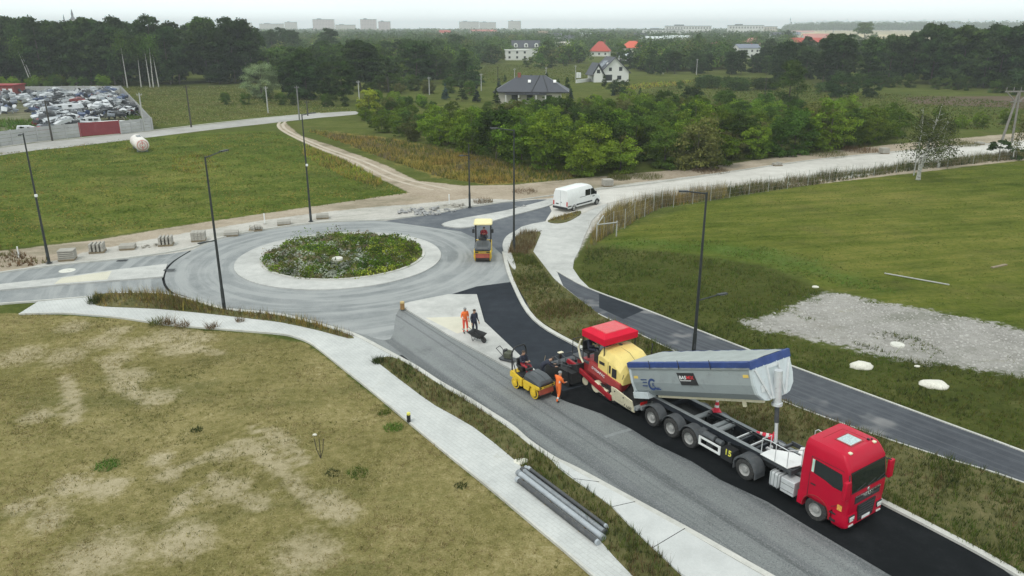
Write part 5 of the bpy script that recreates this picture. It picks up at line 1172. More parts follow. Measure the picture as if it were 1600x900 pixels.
# ------------------------------------------------------------------ scrapyard
def cfence(pts_px, h, label, gate=None):
    P = [Vector((*at(*p), 0)) for p in pts_px]; o0 = P[0].copy()
    e = empty('concrete_fence', o0, 0, label, 'fence'); fmt = mat('panel_concrete', (.42, .42, .42), .9, 0, .12, .4, (.28, .28, .27), .6)
    for a, b_ in zip(P[:-1], P[1:]):
        L = (b_-a).length; n_ = max(1, round(L/2.1)); d_ = (b_-a)/n_; rz = math.atan2(d_.y, d_.x)
        m = MB()
        for k in range(n_):
            c_ = a + d_*(k+.5) - o0
            for j in range(4): m.box(c_ + Vector((0, 0, h*(j+.5)/4)), (d_.length-.16, .06, h/4-.05), rz=rz)
        m.build('fence_panel', fmt, e)
        for k in range(n_+1): m = MB(); m.box(a + d_*k - o0 + Vector((0, 0, h*.51)), (.20, .26, h*1.04), rz=rz); m.build('fence_post', fmt, e)
cfence([(-90, 241), (0, 229), (60, 221), (126, 214)], 2.5, 'grey concrete panel fence left of the red gate'); cfence([(190, 209.5), (238, 203.5)], 2.4, 'short grey concrete panel fence right of the red gate'); cfence([(239, 203), (218, 178), (190, 146)], 2.2, 'grey concrete fence running back along the right side of the scrapyard'); cfence([(188, 146), (110, 146), (28, 147)], 2.2, 'grey concrete fence along the back of the scrapyard')
a, b_ = axy(127, 214), axy(188, 209.5); e = empty('sliding_gate', (a+b_)/2, math.atan2((b_-a).y, (b_-a).x), 'dark red sheet-metal gate of the scrapyard', 'gate'); L = (b_-a).length; rg = mat('gate_red', (.23, .035, .045), .6, 0, .12, .3, (.15, .06, .05), 1)
m = MB()
for k in range(26): x_ = -L/2+L*(k+.5)/26; m.box((x_, (k % 2)*.03, 1.25), (L/26, .04, 2.3))
m.build('gate_leaf', rg, e); m = MB(); m.b2(-L/2, L/2, -.04, .07, 2.4, 2.5); m.b2(-L/2-.15, -L/2, -.1, .1, 0, 2.6); m.b2(L/2, L/2+.15, -.1, .1, 0, 2.6); m.build('gate_frame', redd, e)
x, y = at(5, 152); e = empty('scrapyard_shed', (x, y, 0), .05, 'red shed with small windows at the far left of the scrapyard', 'shed'); m = MB(); m.b2(-9, 5, -3, 3, 0, 3.4); m.build('wall', mat('shed_red', (.24, .05, .045), .7, 0, .15), e); m = MB(); m.b2(-9.3, 5.3, -3.3, 3.3, 3.4, 3.65); m.build('roof', redd, e)
for xx in (.2, 1.9, 3.6): m = MB(); m.b2(xx, xx+1.0, -3.05, -3.0, 1.6, 2.6); m.build('window', lwh, e)
wm = [mat('wreck_white', (.58, .60, .62), .5, 0, .1, .5, (.25, .22, .2), 2), mat('wreck_black', (.035, .038, .045), .5, 0, .2), mat('wreck_grey', (.20, .22, .25), .5, 0, .2), mat('wreck_blue', (.07, .10, .19), .5), mat('wreck_silver', (.42, .44, .46), .4, 0, .1), mat('wreck_dark_red', (.22, .04, .04), .5)]
def wreck_proto(mt, kind):
    m = MB()
    if kind == 0:
        m.loft([[(-2.1, -.8, .3), (-2.1, -.85, .85), (-2.1, .85, .85), (-2.1, .8, .3)], [(-1.7, -.85, .25), (-1.7, -.88, 1.0), (-1.7, .88, 1.0), (-1.7, .85, .25)], [(1.0, -.85, .25), (1.0, -.88, .95), (1.0, .88, .95), (1.0, .85, .25)], [(2.1, -.78, .3), (2.1, -.8, .65), (2.1, .8, .65), (2.1, .78, .3)]])
        m.b2(-1.6, .9, -.86, -.80, .95, 1.0)
        for x_, t in ((-1.5, .3), (-.3, 0), (.8, -.5)):
            for s_ in (-1, 1): m.cyl((x_, s_*.82, .95), (x_+t, s_*.62, 1.42), .05, n=5)
        m.b2(-1.25, .35, -.66, .66, 1.40, 1.46)
        for x_ in (-1.3, 1.35):
            for s_ in (-1, 1): m.cyl((x_, s_*.7, .3), (x_, s_*.88, .3), .3, n=10)
    elif kind == 1: m.prism([(-.6, 0), (.6, 0), (.55, .65), (.2, 1.1), (-.45, 1.1), (-.6, .65)], 0, .10); m.b2(-.3, .1, -.03, 0, .5, .56)
    elif kind == 2: m.loft([[(-.8, -.6, 0), (-.8, .6, 0), (-.8, .6, .06), (-.8, -.6, .06)], [(0, -.75, .12), (0, .75, .12), (0, .75, .18), (0, -.75, .18)], [(.6, -.72, .08), (.6, .72, .08), (.6, .72, .14), (.6, -.72, .14)]])
    else: m.loft([[(x_+.22*abs(y_)**2*-1, y_, z_) for x_, z_ in ((0, 0), (.18, .05), (.16, .45), (-.05, .5))] for y_ in np.linspace(-.9, .9, 9)])
    return m.mesh(('wrecked_car', 'car_door_panel', 'car_bonnet', 'car_bumper')[kind])
yardP = ground([(-60, 224), (0, 214), (110, 206), (225, 196), (205, 172), (182, 150), (60, 150), (28, 152), (-60, 165)])
hp = ground([(62, 208), (120, 203), (128, 190), (195, 188), (218, 182), (180, 148), (30, 150), (42, 172), (60, 182)]); hp2 = ground([(-60, 150), (22, 152), (26, 180), (-60, 186)])
protos = {}
wl = ['stripped car body shell in the scrapyard heap', 'loose car door panel in the scrapyard heap', 'loose car bonnet in the scrapyard heap', 'loose bumper in the scrapyard heap']
cats = ['wrecked car', 'car door', 'car bonnet', 'car bumper']
cnm = ['white', 'black', 'grey', 'blue', 'silver', 'dark red']
cnt = 0
for Ppoly, n_ in ((hp, 1050), (hp2, 250)):
    X0, X1 = min(p[0] for p in Ppoly), max(p[0] for p in Ppoly); Y0, Y1 = min(p[1] for p in Ppoly), max(p[1] for p in Ppoly); k = 0
    while k < n_:
        x, y = X0+(X1-X0)*rng.random(), Y0+(Y1-Y0)*rng.random()
        if not inside(Ppoly, np.array([x]), np.array([y]))[0]: continue
        k += 1; kd = int(rng.choice(4, p=[.22, .28, .26, .24])); mi = int(rng.choice(6, p=[.25, .42, .14, .06, .11, .02]))
        if (kd, mi) not in protos:
            me = wreck_proto(None, kd); me.materials.append(wm[mi]); protos[(kd, mi)] = me
        o = bpy.data.objects.new(protos[(kd, mi)].name.split('.')[0], protos[(kd, mi)]); COL.objects.link(o)
        hgt = 1.6*rng.random()**1.3 if kd == 0 else 1.7*rng.random()
        o.location = (x, y, hgt); o.rotation_euler = (rng.normal()*(.12 if kd == 0 else .9), rng.normal()*(.15 if kd == 0 else .9), rng.random()*6.28); s = .82 if kd == 0 else .85; o.scale = (s, s, s)
        tag(o, cnm[mi]+' '+wl[kd], cats[kd], 'scrapped '+cnm[mi]+' '+cats[kd]+' pieces')
# larger white wrecks seen near the gate
def big(b, dims, rot, mt, nm, label, cat, z=.1):
    x, y = at(*b); o = empty(nm, (x, y, z), 0, label, cat); o.rotation_euler = rot
    m = MB(); L, w_, h_ = dims; m.loft([[(-L/2, -w_/2, 0), (-L/2, w_/2, 0), (-L/2+.1, w_/2*.9, h_*.7), (-L/2+.1, -w_/2*.9, h_*.7)], [(0, -w_/2, 0), (0, w_/2, 0), (0, w_/2*.85, h_), (0, -w_/2*.85, h_)], [(L/2, -w_/2, 0), (L/2, w_/2, 0), (L/2-.3, w_/2*.8, h_*.8), (L/2-.3, -w_/2*.8, h_*.8)]]); m.build('shell', mt, o, 30, .05)
    m = MB()
    for t in (-.3, 0, .25): m.b2(L*t-.35, L*t+.35, -w_/2-.02, w_/2+.02, h_*.45, h_*.75)
    m.build('openings', glass, o)
big((100, 184), (8.5, 2.2, 1.2), (0, R(-4), .15), wm[0], 'van_shell', 'long white van shell lying across the scrap heap', 'van shell', 1.8); big((88, 200), (4.5, 2.2, 2.0), (R(20), R(10), 1.0), wm[4], 'van_shell', 'silver van front standing on its side near the dark pole', 'van shell'); big((110, 196), (4.0, 2.0, 2.4), (0, 0, .1), wm[0], 'van_shell', 'white cabin frame with open windows in the scrapyard', 'van shell')
big((180, 195), (8, 3, .7), (0, 0, -.05), mat('white_sheet', (.72, .74, .72), .6), 'boat_hull', 'flat white hull lying behind the red gate', 'hull'); big((142, 193), (4.2, 1.9, 1.3), (0, 0, .5), wm[0], 'car_shell', 'white car with a round boot behind the red gate', 'car'); big((128, 200), (4.6, 1.9, 1.3), (0, 0, .3), wm[4], 'car_shell', 'silver-blue car behind the left end of the red gate', 'car'); big((145, 206), (3.6, 1.8, 1.2), (0, 0, .1), wm[2], 'car_shell', 'grey rounded car closest to the red gate', 'car'); big((62, 207), (3.2, 2.0, 1.1), (0, 0, .1), redd, 'skip', 'dark red open box among white frames at the front of the scrapyard', 'skip'); big((45, 206), (4.0, 2.0, 1.1), (0, .2, .6), wm[0], 'car_shell', 'white curved shell left of the dark red box in the scrapyard', 'car')

# ------------------------------------------------------------------ houses
plw = mat('render_white', (.70, .70, .67), .85, 0, .05); plc = mat('render_cream', (.55, .52, .45), .85, 0, .06); rfd = mat('roof_dark', (.052, .056, .070), .55, 0, .12); rfr = mat('roof_red', (.42, .065, .045), .7, 0, .12); rfo = mat('roof_orange_red', (.62, .10, .05), .7, 0, .12); wind = mat('window_dark', (.03, .035, .04), .2, 0, .2); brick = mat('brick_red', (.26, .09, .06), .85, 0, .15)
def gable(mb, x0, x1, y0, y1, ze, zr, ov=.4, axis='x'):
    if axis == 'x':
        ym = (y0+y1)/2; k = (zr-ze)/((y1-y0)/2); za = ze-ov*k
        mb.prism([(y0-ov, za), (ym, zr), (y1+ov, za), (y1+ov, za+.18), (ym, zr+.2), (y0-ov, za+.18)], x0-ov, x1+ov, 'x')
    else:
        xm = (x0+x1)/2; k = (zr-ze)/((x1-x0)/2); za = ze-ov*k
        mb.prism([(x0-ov, za), (xm, zr), (x1+ov, za), (x1+ov, za+.18), (xm, zr+.2), (x0-ov, za+.18)], y0-ov, y1+ov, 'y')
def hip(mb, x0, x1, y0, y1, ze, zr, ov=.6, inset=None):
    x0 -= ov; x1 += ov; y0 -= ov; y1 += ov; i = inset or (y1-y0)/2; ym = (y0+y1)/2
    V = [(x0, y0, ze), (x1, y0, ze), (x1, y1, ze), (x0, y1, ze), (x0+i, ym, zr), (x1-i, ym, zr), (x0, y0, ze-.2), (x1, y0, ze-.2), (x1, y1, ze-.2), (x0, y1, ze-.2)]
    mb.add(V, [(0, 1, 5, 4), (1, 2, 5), (2, 3, 4, 5), (3, 0, 4), (6, 7, 1, 0), (7, 8, 2, 1), (8, 9, 3, 2), (9, 6, 0, 3), (9, 8, 7, 6)])
def house(b, w, dp, ze, zr, rz, wall, roof, kind, label, nw=3, fl=1, chim=True, cat='house', nm='house'):
    x, y = at(*b); e = empty(nm, (x, y, 0), rz, label, cat)
    m = MB()
    if kind == 'gable_y': m.prism([(-w/2, 0), (w/2, 0), (w/2, ze), (0, zr), (-w/2, ze)], 0, dp, 'y')
    elif kind == 'gable_x': m.prism([(0, 0), (dp, 0), (dp, ze), (dp/2, zr), (0, ze)], -w/2, w/2, 'x')
    else: m.b2(-w/2, w/2, 0, dp, 0, ze)
    m.build('wall', wall, e)
    m = MB()
    if kind == 'gable_y': gable(m, -w/2, w/2, 0, dp, ze, zr, axis='y')
    elif kind == 'gable_x': gable(m, -w/2, w/2, 0, dp, ze, zr)
    elif kind == 'hip': hip(m, -w/2, w/2, 0, dp, ze, zr)
    else: m.b2(-w/2-.3, w/2+.3, -.3, dp+.3, ze, ze+.4)
    m.build('roof', roof, e)
    for f in range(fl):
        for k in range(nw):
            xx = -w/2+w*(k+.5)/nw; zz = 1.0+f*2.9; m = MB(); m.b2(xx-.6, xx+.6, -.06, .0, zz, zz+1.3); m.build('window', wind, e)
    if chim: m = MB(); m.b2(w*.2, w*.2+.7, dp*.45, dp*.45+.7, ze, zr+.9); m.build('chimney', brick, e)
    return e
# dark hipped bungalow
x, y = at(829, 162); e = empty('house', (x, y, 0), R(-4), 'long low house with a wide dark hipped roof and two skylights behind the thicket', 'house')
m = MB(); m.b2(-8.5, 8.0, 0, 11, 0, 3.0); m.build('wall', plc, e); m = MB(); hip(m, -9, 9.2, 0, 11, 3.0, 6.9, .9, 6.5); m.prism([(-1.5, -1.9), (2.5, -1.9), (2.5, 1), (-1.5, 1)], 2.6, 2.78, 'z'); m.prism([(-6.6, -2.2), (4.2, -2.2), (4.2, 1), (-6.6, 1)], 2.45, 2.6, 'z'); m.build('roof', rfd, e)
m = MB(); m.tube([(.2, -.9, 3.05), (2.2, 5.5, 6.95)], .12, 5); m.tube([(3.0, 5.5, 6.95), (4.6, -.9, 3.05)], .10, 5); m.tube([(-9.9, -.92, 3.0), (10, -.92, 3.0)], .12, 5); m.build('roof_ridge', blk, e)
for xx in (-.5, 6.2): m = MB(); m.box((xx, 3.0, 5.52), (.75, 1.2, .12), M=Matrix.Rotation(R(30.5), 3, 'X')); m.build('skylight', lampm, e)
m = MB(); m.b2(-3.7, -2.9, 4.6, 5.4, 5.0, 7.6); m.build('chimney', brick, e)
for xx in (-5, -1, 4): m = MB(); m.b2(xx, xx+1.6, -.05, 0, .9, 2.2); m.build('window', wind, e)
for xx in (-6.4, -3, 1.5, 4): m = MB(); m.b2(xx-.12, xx+.12, -2.1, -1.9, 0, 2.45); m.build('porch_post', plw, e)
# white gabled house
x, y = at(960, 128); e = empty('house', (x, y, 0), R(14), 'white two-storey house with a steep dark gable roof and solar panels', 'house')
m = MB(); m.prism([(-5.5, 0), (5.5, 0), (5.5, 3.6), (0, 8.6), (-5.5, 3.6)], 0, 9, 'y'); m.b2(-7.6, -5.5, 3.0, 8, 0, 2.4); m.build('wall', plw, e)
m = MB(); gable(m, -5.5, 5.5, 0, 9, 3.6, 8.6, .7, 'y'); m.prism([(-8.6, 3.0), (-6.6, 6.4), (-4.6, 3.0)], -0.6, 6, 'y'); gable(m, -8.8, -4.4, -.6, 6, 3.0, 6.6, .4, 'y'); m.build('roof', rfd, e)
m = MB(); m.prism([(-8.2, 0), (-5.0, 0), (-5.0, 3.0), (-6.6, 5.6), (-8.2, 3.0)], -.7, .2, 'y'); m.build('porch', plw, e)
for x0_, z0_, w_, h_ in ((1.6, 3.9, 1.3, 1.4), (-2.3, 3.9, 1.1, 1.2), (-3.6, .5, 2.6, 2.1), (-7.2, 3.2, 1.2, 1.3), (1.0, .8, 1.6, 1.4)): m = MB(); m.b2(x0_, x0_+w_, -.75 if x0_ < -5 else -.05, -.70 if x0_ < -5 else 0, z0_, z0_+h_); m.build('window', wind, e)
m = MB(); m.box((-2.95, 4.5, 6.25), (3.4, 4.4, .10), M=Matrix.Rotation(-math.atan2(5, 5.5), 3, 'Y')); m.build('solar_panel', mat('solar_panel', (.10, .12, .15), .25), e); m = MB(); m.box((-2.6, 1.2, 6.5), (.9, .7, .14), M=Matrix.Rotation(-math.atan2(5, 5.5), 3, 'Y')); m.build('skylight', lampm, e)
m = MB(); a, b_ = axy(900, 130), axy(925, 127); m.box((a+b_)/2+Vector((0, 0, .6)), ((b_-a).length, .3, 1.2), rz=math.atan2((b_-a).y, (b_-a).x)); tag(m.build('garden_wall', plw), 'low white garden wall left of the white gabled house', 'wall')
house((936, 88), 13, 10, 3.4, 9.8, R(-15), plw, rfr, 'hip', 'house with a steep dark red hipped roof', 3)
house((988, 84), 17, 12, 4.4, 9.2, R(-6), plc, rfo, 'hip', 'wide house with a bright orange-red hipped roof', 4)
house((975, 99), 8, 7, 3.6, 5.8, R(-12), plw, mat('roof_pale', (.45, .50, .50), .7), 'gable_x', 'small white outbuilding with a pale roof in front of the orange-red roof', 2, 1, False)
e = house((808, 94), 14, 9, 5.6, 6.0, R(4), plw, plw, 'flat', 'white flat-fronted house left, with a dark dormered roof behind it', 3, 2, False)
e = house((822, 89), 19, 10, 6.2, 10.5, R(2), plw, rfd, 'gable_x', 'dark-roofed house with three white round dormers', 3, 1, False)
for xx in (-7, 0, 7):
    m = MB(); m.prism([(xx-1.3, 6.3), (xx+1.3, 6.3), (xx+1.3, 8), (xx+.6, 8.9), (xx-.6, 8.9), (xx-1.3, 8)], -.3, 3, 'y'); m.build('dormer', plw, e); m = MB(); m.b2(xx-.5, xx+.5, -.36, -.3, 6.7, 8.1); m.build('window', wind, e)
house((1170, 91), 15, 9, 6.4, 8.6, R(12), plw, mat('roof_blue_grey', (.17, .19, .24), .6), 'gable_x', 'white house with a grey-blue roof and tall windows on the right', 4, 2); house((1175, 84), 14, 10, 8, 11.5, R(-8), plc, mat('roof_pink', (.46, .22, .19), .8), 'hip', 'house with a dusty pink hipped roof behind the grey-blue roof', 3)
house((1196, 86), 12, 9, 6, 9, R(10), plc, mat('roof_tan', (.48, .34, .26), .8), 'hip', 'house with a tan roof right of the pink one', 2); house((1112, 91), 16, 9, 5.8, 9.5, 0, mat('brick_dull', (.22, .11, .09), .9), mat('roof_brown', (.20, .09, .07), .8), 'gable_x', 'brown-red house half hidden by trees', 4)
far = [((756, 58), 54, 12, 11, 14.5, plw, mat('roof_faded_red', (.5, .16, .14), .8), 'gable_x', 'long pale block with a faded red roof at its left, on the far treeline', 9, 2), ((800, 56), 40, 12, 13.5, 14, plw, plw, 'flat', 'white flat-roofed block right of the faded red roof', 7, 2), ((868, 68), 16, 10, 8, 12, plw, rfd, 'gable_x', 'small far white house above the round willow-green trees', 3, 2), ((878, 82), 14, 9, 5, 8, plw, plc, 'gable_x', 'white house half hidden left of the dark red roof', 3, 1),
       ((1030, 73), 40, 12, 8, 10, plw, mat('roof_near_white', (.66, .70, .70), .5), 'gable_x', 'long low white greenhouse-like building above the orange-red roof', 9, 1), ((1060, 70), 34, 12, 8, 10, plw, mat('roof_near_white', (.66, .70, .70), .5), 'gable_x', 'long low white building right of the similar one above the orange-red roof', 8, 1), ((945, 62), 18, 9, 9, 13, plw, rfd, 'gable_x', 'far white house with a dark gable on the mid treeline', 2, 1), ((1128, 66), 14, 9, 5, 8, plw, plw, 'gable_x', 'tiny white gable in the dark trees right of centre', 2, 1),  # long low buildings have a plain near-white roof colour
       ((1262, 82), 26, 12, 7, 11, plw, rfr, 'gable_x', 'cluster house with a dark red roof and white walls below the wheat field', 5, 2), ((1275, 75), 24, 12, 9, 13, plw, mat('roof_pink', (.46, .22, .19)), 'gable_x', 'pink-roofed house above the dark red roof below the wheat field', 4, 1), ((1240, 62), 22, 12, 8, 12, plc, mat('roof_blue_grey', (.17, .19, .24)), 'gable_x', 'grey-blue roof at the left end of the wheat field', 4, 1), ((1255, 55), 60, 14, 8, 11, plc, mat('roof_pink', (.46, .22, .19)), 'gable_x', 'long pinkish roof at the edge of the wheat field', 8, 1)]
far += [((890, 72), 13, 9, 7, 11, plw, rfd, 'gable_x', 'tiny white house left of the dark red roof, among dark trees', 2, 1), ((914, 66), 15, 9, 8, 12, plw, mat('roof_pale', (.45, .50, .50), .7), 'gable_x', 'far white house with a pale roof above the dark red roof', 3, 1), ((848, 61), 18, 9, 9, 13, plc, mat('roof_tan', (.48, .34, .26)), 'gable_x', 'far cream house with a tan roof left of the pale-roofed one', 3, 1), ((1001, 67), 16, 9, 8, 12, plw, rfd, 'gable_x', 'far white house with a dark roof behind the orange-red roof', 3, 1), ((1213, 68), 16, 9, 9, 13, plw, rfd, 'gable_x', 'far white house left of the pink-roofed one', 3, 1), ((695, 60), 20, 10, 10, 14, plw, rfr, 'gable_x', 'far house with a small red roof left of the faded red roof block', 3, 1)]
for b, w_, d_, ze, zr, wl_, rf_, kd, lb, nw_, fl_ in far: house(b, w_, d_, ze, zr, R(rng.normal()*5), wl_, rf_, kd, lb, nw_, fl_, False)
def block(px, Y, w_, h_, d_, label, floors=10, cols=10, mt=None, cat='apartment block'):
    x = (px-800)/FPX*(Y*math.cos(PITCH)+CAM_H*math.sin(PITCH)*1); e = empty('apartment_block', (x, Y, 0), 0, label, cat)
    m = MB(); m.b2(-w_/2, w_/2, 0, d_, 0, h_); m.build('wall', mt or plc, e); m = MB(); m.b2(-w_*.3, -w_*.1, 3, d_-3, h_, h_+3); m.b2(-w_/2-.3, w_/2+.3, -.3, d_+.3, h_-.1, h_+.9); m.build('roof', grey, e)
    m = MB(); 
    for f in range(floors):
        for k in range(cols): xx = -w_/2+w_*(k+.5)/cols; zz = h_*(f+.35)/floors; m.b2(xx-w_/cols*.25, xx+w_/cols*.25, -.12, 0, zz, zz+h_/floors*.42)
    m.build('window_rows', mat('distant_window', (.22, .22, .22), .4), e)
hazed_bl = mat('block_pinkish', (.60, .53, .52), .9)  # pinkish wall colour lightened, so distance haze is put into the tone
block(506, 2100, 54, 38, 14, 'grey-pink slab block alone on the horizon left of centre', 11, 14, hazed_bl); block(576, 2100, 40, 38, 14, 'taller block with dark windows on its left end', 11, 10, hazed_bl); block(601, 2130, 30, 33, 14, 'lower wing right of the taller block', 10, 8, hazed_bl)
block(733, 2900, 70, 38, 14, 'faint long block on the horizon above the faded red roof', 8, 16); block(762, 2950, 60, 36, 14, 'faint block right beside the long faint block', 8, 14); block(804, 2900, 46, 40, 14, 'faint narrow block just right of centre on the horizon', 8, 10); block(380, 2800, 60, 34, 14, 'faint pale block left of the grey-pink slab, above the trees', 8, 12); block(425, 2700, 80, 30, 14, 'faint low block right of the palest one', 7, 16); block(455, 2850, 40, 36, 14, 'faint narrow block just left of the grey-pink slab', 9, 8); block(540, 2500, 60, 26, 14, 'faint low block between the two darker slabs', 6, 12)
block(1035, 1300, 62, 15, 14, 'white three-storey block on the right of centre horizon', 3, 12, plw); block(1075, 1500, 84, 21, 14, 'long white block with a pale green tint under dark roof trees', 3, 16, plw); block(1165, 1500, 64, 22, 14, 'white block left of the tall radio mast', 3, 12, plw); block(1195, 1540, 44, 20, 14, 'pale block right of the white one by the radio mast', 3, 9, plc)
# church tower and masts
def spire(px, Y, h_, label, r=3.5):
    x = (px-800)/FPX*(Y*math.cos(PITCH)+CAM_H*math.sin(PITCH)); e = empty('church_tower', (x, Y, 0), 0, label, 'church tower'); m = MB(); m.b2(-r, r, -r, r, 0, h_*.62); m.build('tower', plc, e); m = MB(); m.cyl((0, 0, h_*.62), (0, 0, h_*.72), r*1.2, r*.7, 8); m.cyl((0, 0, h_*.72), (0, 0, h_*.8), r*.5, r*.5, 8); m.cyl((0, 0, h_*.8), (0, 0, h_), r*.6, .1, 8); m.build('spire', rfd, e)
spire(119, 1500, 52, 'dark church spire above the left forest', 4); spire(105, 1600, 44, 'small turret left of the dark church spire', 2.5)
def mast(px, Y, h_, label):
    x = (px-800)/FPX*(Y*math.cos(PITCH)+CAM_H*math.sin(PITCH)); e = empty('radio_mast', (x, Y, 0), 0, label, 'mast'); m = MB(); m.cyl((0, 0, 0), (0, 0, h_), .7, .3, 6); m.build('shaft', grey, e); m = MB(); m.b2(-1, 1, -.3, .3, h_*.85, h_*.9); m.build('antenna', grey, e)
mast(1232, 1600, 38, 'thin radio mast on the horizon left of the wheat field'); mast(1300, 1200, 24, 'pair mast above the wheat field'); mast(1289, 2000, 34, 'second thin mast on the horizon above the wheat field')
# ------------------------------------------------------------------ people
skin = mat('skin', (.42, .25, .17), .6, 0, .06); hiv = mat('orange_workwear', (.85, .17, .03), .7, 0, .1, .3, (.5, .15, .05), 6); hir = mat('red_orange_trousers', (.78, .09, .05), .75, 0, .1); dkc = mat('dark_clothes', (.022, .026, .045), .85, 0, .25); refl = mat('reflective_band', (.65, .65, .62), .5); boot = mat('boots', (.03, .025, .022), .7); hair = mat('hair_brown', (.06, .04, .028), .8); capm = mat('cap_grey', (.25, .25, .25), .8); redj = mat('dark_red_shirt', (.28, .02, .03), .8, 0, .15)
def person(pos, hd, J, label, top, legs, head, group=None, band=True):
    """J: joint name -> (x forward, y left, z); limbs are grown as one skinned surface"""
    D = dict(pelvis=(0, 0, .96), waist=(0, 0, 1.12), chest=(.01, 0, 1.33), neck=(.01, 0, 1.50), head=(.03, 0, 1.60), crown=(.02, 0, 1.73), face=(.085, 0, 1.63), nose=(.135, 0, 1.64))
    for s, n in ((-1, 'r'), (1, 'l')): D.update({'sh'+n: (0, s*.19, 1.43), 'el'+n: (-.03, s*.25, 1.14), 'wr'+n: (.06, s*.25, .90), 'ha'+n: (.09, s*.25, .81), 'hp'+n: (0, s*.10, .92), 'kn'+n: (.03, s*.11, .50), 'an'+n: (0, s*.11, .10), 'to'+n: (.19, s*.13, .05)})
    D.update(J)
    Rr = dict(pelvis=.155, waist=.135, chest=.165, neck=.062, head=.088, crown=.082, face=.062, nose=.018)
    for n in 'lr': Rr.update({'sh'+n: .082, 'el'+n: .056, 'wr'+n: .036, 'ha'+n: .040, 'hp'+n: .105, 'kn'+n: .072, 'an'+n: .052, 'to'+n: .045})
    names = list(D); V = [Vector(D[k]) for k in names]; ix = {k: i for i, k in enumerate(names)}; rad = [Rr[k] for k in names]
    E = [('pelvis', 'waist'), ('waist', 'chest'), ('chest', 'neck'), ('neck', 'head'), ('head', 'crown'), ('head', 'face'), ('face', 'nose')]
    for n in 'lr': E += [('chest', 'sh'+n), ('sh'+n, 'el'+n), ('el'+n, 'wr'+n), ('wr'+n, 'ha'+n), ('pelvis', 'hp'+n), ('hp'+n, 'kn'+n), ('kn'+n, 'an'+n), ('an'+n, 'to'+n)]
    E = [(ix[a], ix[b_]) for a, b_ in E]; nb = [a for a in names]
    for s, n in ((-1, 'r'), (1, 'l')):   # fingers and thumb
        h, w_ = Vector(D['ha'+n]), Vector(D['wr'+n]); d = (h-w_).normalized(); sd = d.cross(Vector((0, 0, 1)) if abs(d.z) < .9 else Vector((1, 0, 0))).normalized(); pl = d.cross(sd)
        for k, (o_, L) in enumerate(((-.030, .062), (-.010, .075), (.010, .070), (.030, .055))):
            a = h + sd*o_ + d*.03; b_ = a + d*L*.55 + pl*.006; c_ = b_ + d*L*.3 + pl*.025
            i0 = len(V); V += [a, b_, c_]; rad += [.011, .0095, .008]; E += [(ix['ha'+n], i0), (i0, i0+1), (i0+1, i0+2)]; nb += ['ha'+n]*3
        a = h - d*.01 + sd*.045; b_ = a + d*.035 + sd*.018; i0 = len(V); V += [a, b_]; rad += [.013, .010]; E += [(ix['ha'+n], i0), (i0, i0+1)]; nb += ['ha'+n]*2
    me = bpy.data.meshes.new('p'); me.from_pydata([tuple(v) for v in V], E, []); o = bpy.data.objects.new('p', me); COL.objects.link(o)
    sk = o.modifiers.new('s', 'SKIN'); ss = o.modifiers.new('u', 'SUBSURF'); ss.levels = 1; ss.render_levels = 1
    for i, v in enumerate(me.skin_vertices[0].data): v.radius = (rad[i], rad[i]); v.use_root = (i == 0)
    dg = bpy.context.evaluated_depsgraph_get(); bm2 = bpy.data.meshes.new_from_object(o.evaluated_get(dg)); bpy.data.objects.remove(o)
    bm2.materials.clear()
    for mm in (skin, top, legs, boot, refl): bm2.materials.append(mm)
    def segd(p, a, b_):
        a, b_ = Vector(D[a]), Vector(D[b_]); t = max(0, min(1, (p-a).dot(b_-a)/max(1e-9, (b_-a).length_squared))); return (p-a.lerp(b_, t)).length, t
    SEG = [('neck', 'head', 0), ('head', 'crown', 0), ('pelvis', 'waist', 1), ('waist', 'chest', 1), ('chest', 'neck', 1), ('head', 'face', 0)]
    for n in 'lr': SEG += [('chest', 'sh'+n, 1), ('sh'+n, 'el'+n, 1), ('el'+n, 'wr'+n, 1), ('wr'+n, 'ha'+n, 0), ('pelvis', 'hp'+n, 2), ('hp'+n, 'kn'+n, 2), ('kn'+n, 'an'+n, 2), ('an'+n, 'to'+n, 3)]
    for p in bm2.polygons:
        best = min(((segd(p.center, a, b_), c_, a, b_) for a, b_, c_ in SEG), key=lambda q: q[0][0]); (dd, t), c_, a, b_ = best
        if band and ((a[:2] == 'kn' and .45 < t < .62) or (a == 'waist' and .15 < t < .35) or (a[:2] == 'el' and .3 < t < .5)): c_ = 4
        p.material_index = c_
    bm2.polygons.foreach_set('use_smooth', [True]*len(bm2.polygons)); bm2.name = 'person'
    e = empty('person', pos, hd, label, 'person', group); link('body', bm2, [], e)
    hc, cr_ = Vector(D['head']), Vector(D['crown']); up = (cr_-hc).normalized(); fw = (Vector(D['face'])-hc).normalized()
    m = MB(); c0 = hc.lerp(cr_, .62) - fw*.012; rings = []
    u = up.cross(fw).normalized(); f2 = u.cross(up)
    for k in range(7):
        th = R(92*(1-k/6)); rr = .106*math.sin(th)+.001; zz = .102*math.cos(th); rings.append([c0+up*zz+(u*math.cos(2*math.pi*j/14)+f2*math.sin(2*math.pi*j/14))*rr for j in range(14)])
    m.loft(rings); m.build('hair' if head is hair else 'headwear', head, e, 60)
    for s in (-1, 1): m = MB(); c_ = Vector(D['face'])+up*.01+u*s*.03+fw*.052; m.lathe([(.001, -.01), (.012, 0), (.001, .01)], c_, 'z', 8); m.build('eye', boot, e); m = MB(); c_ = hc+up*.03+u*s*.093; m.lathe([(.001, -.03), (.016, 0), (.001, .03)], c_, 'z', 8); m.build('ear', skin, e)
    return e
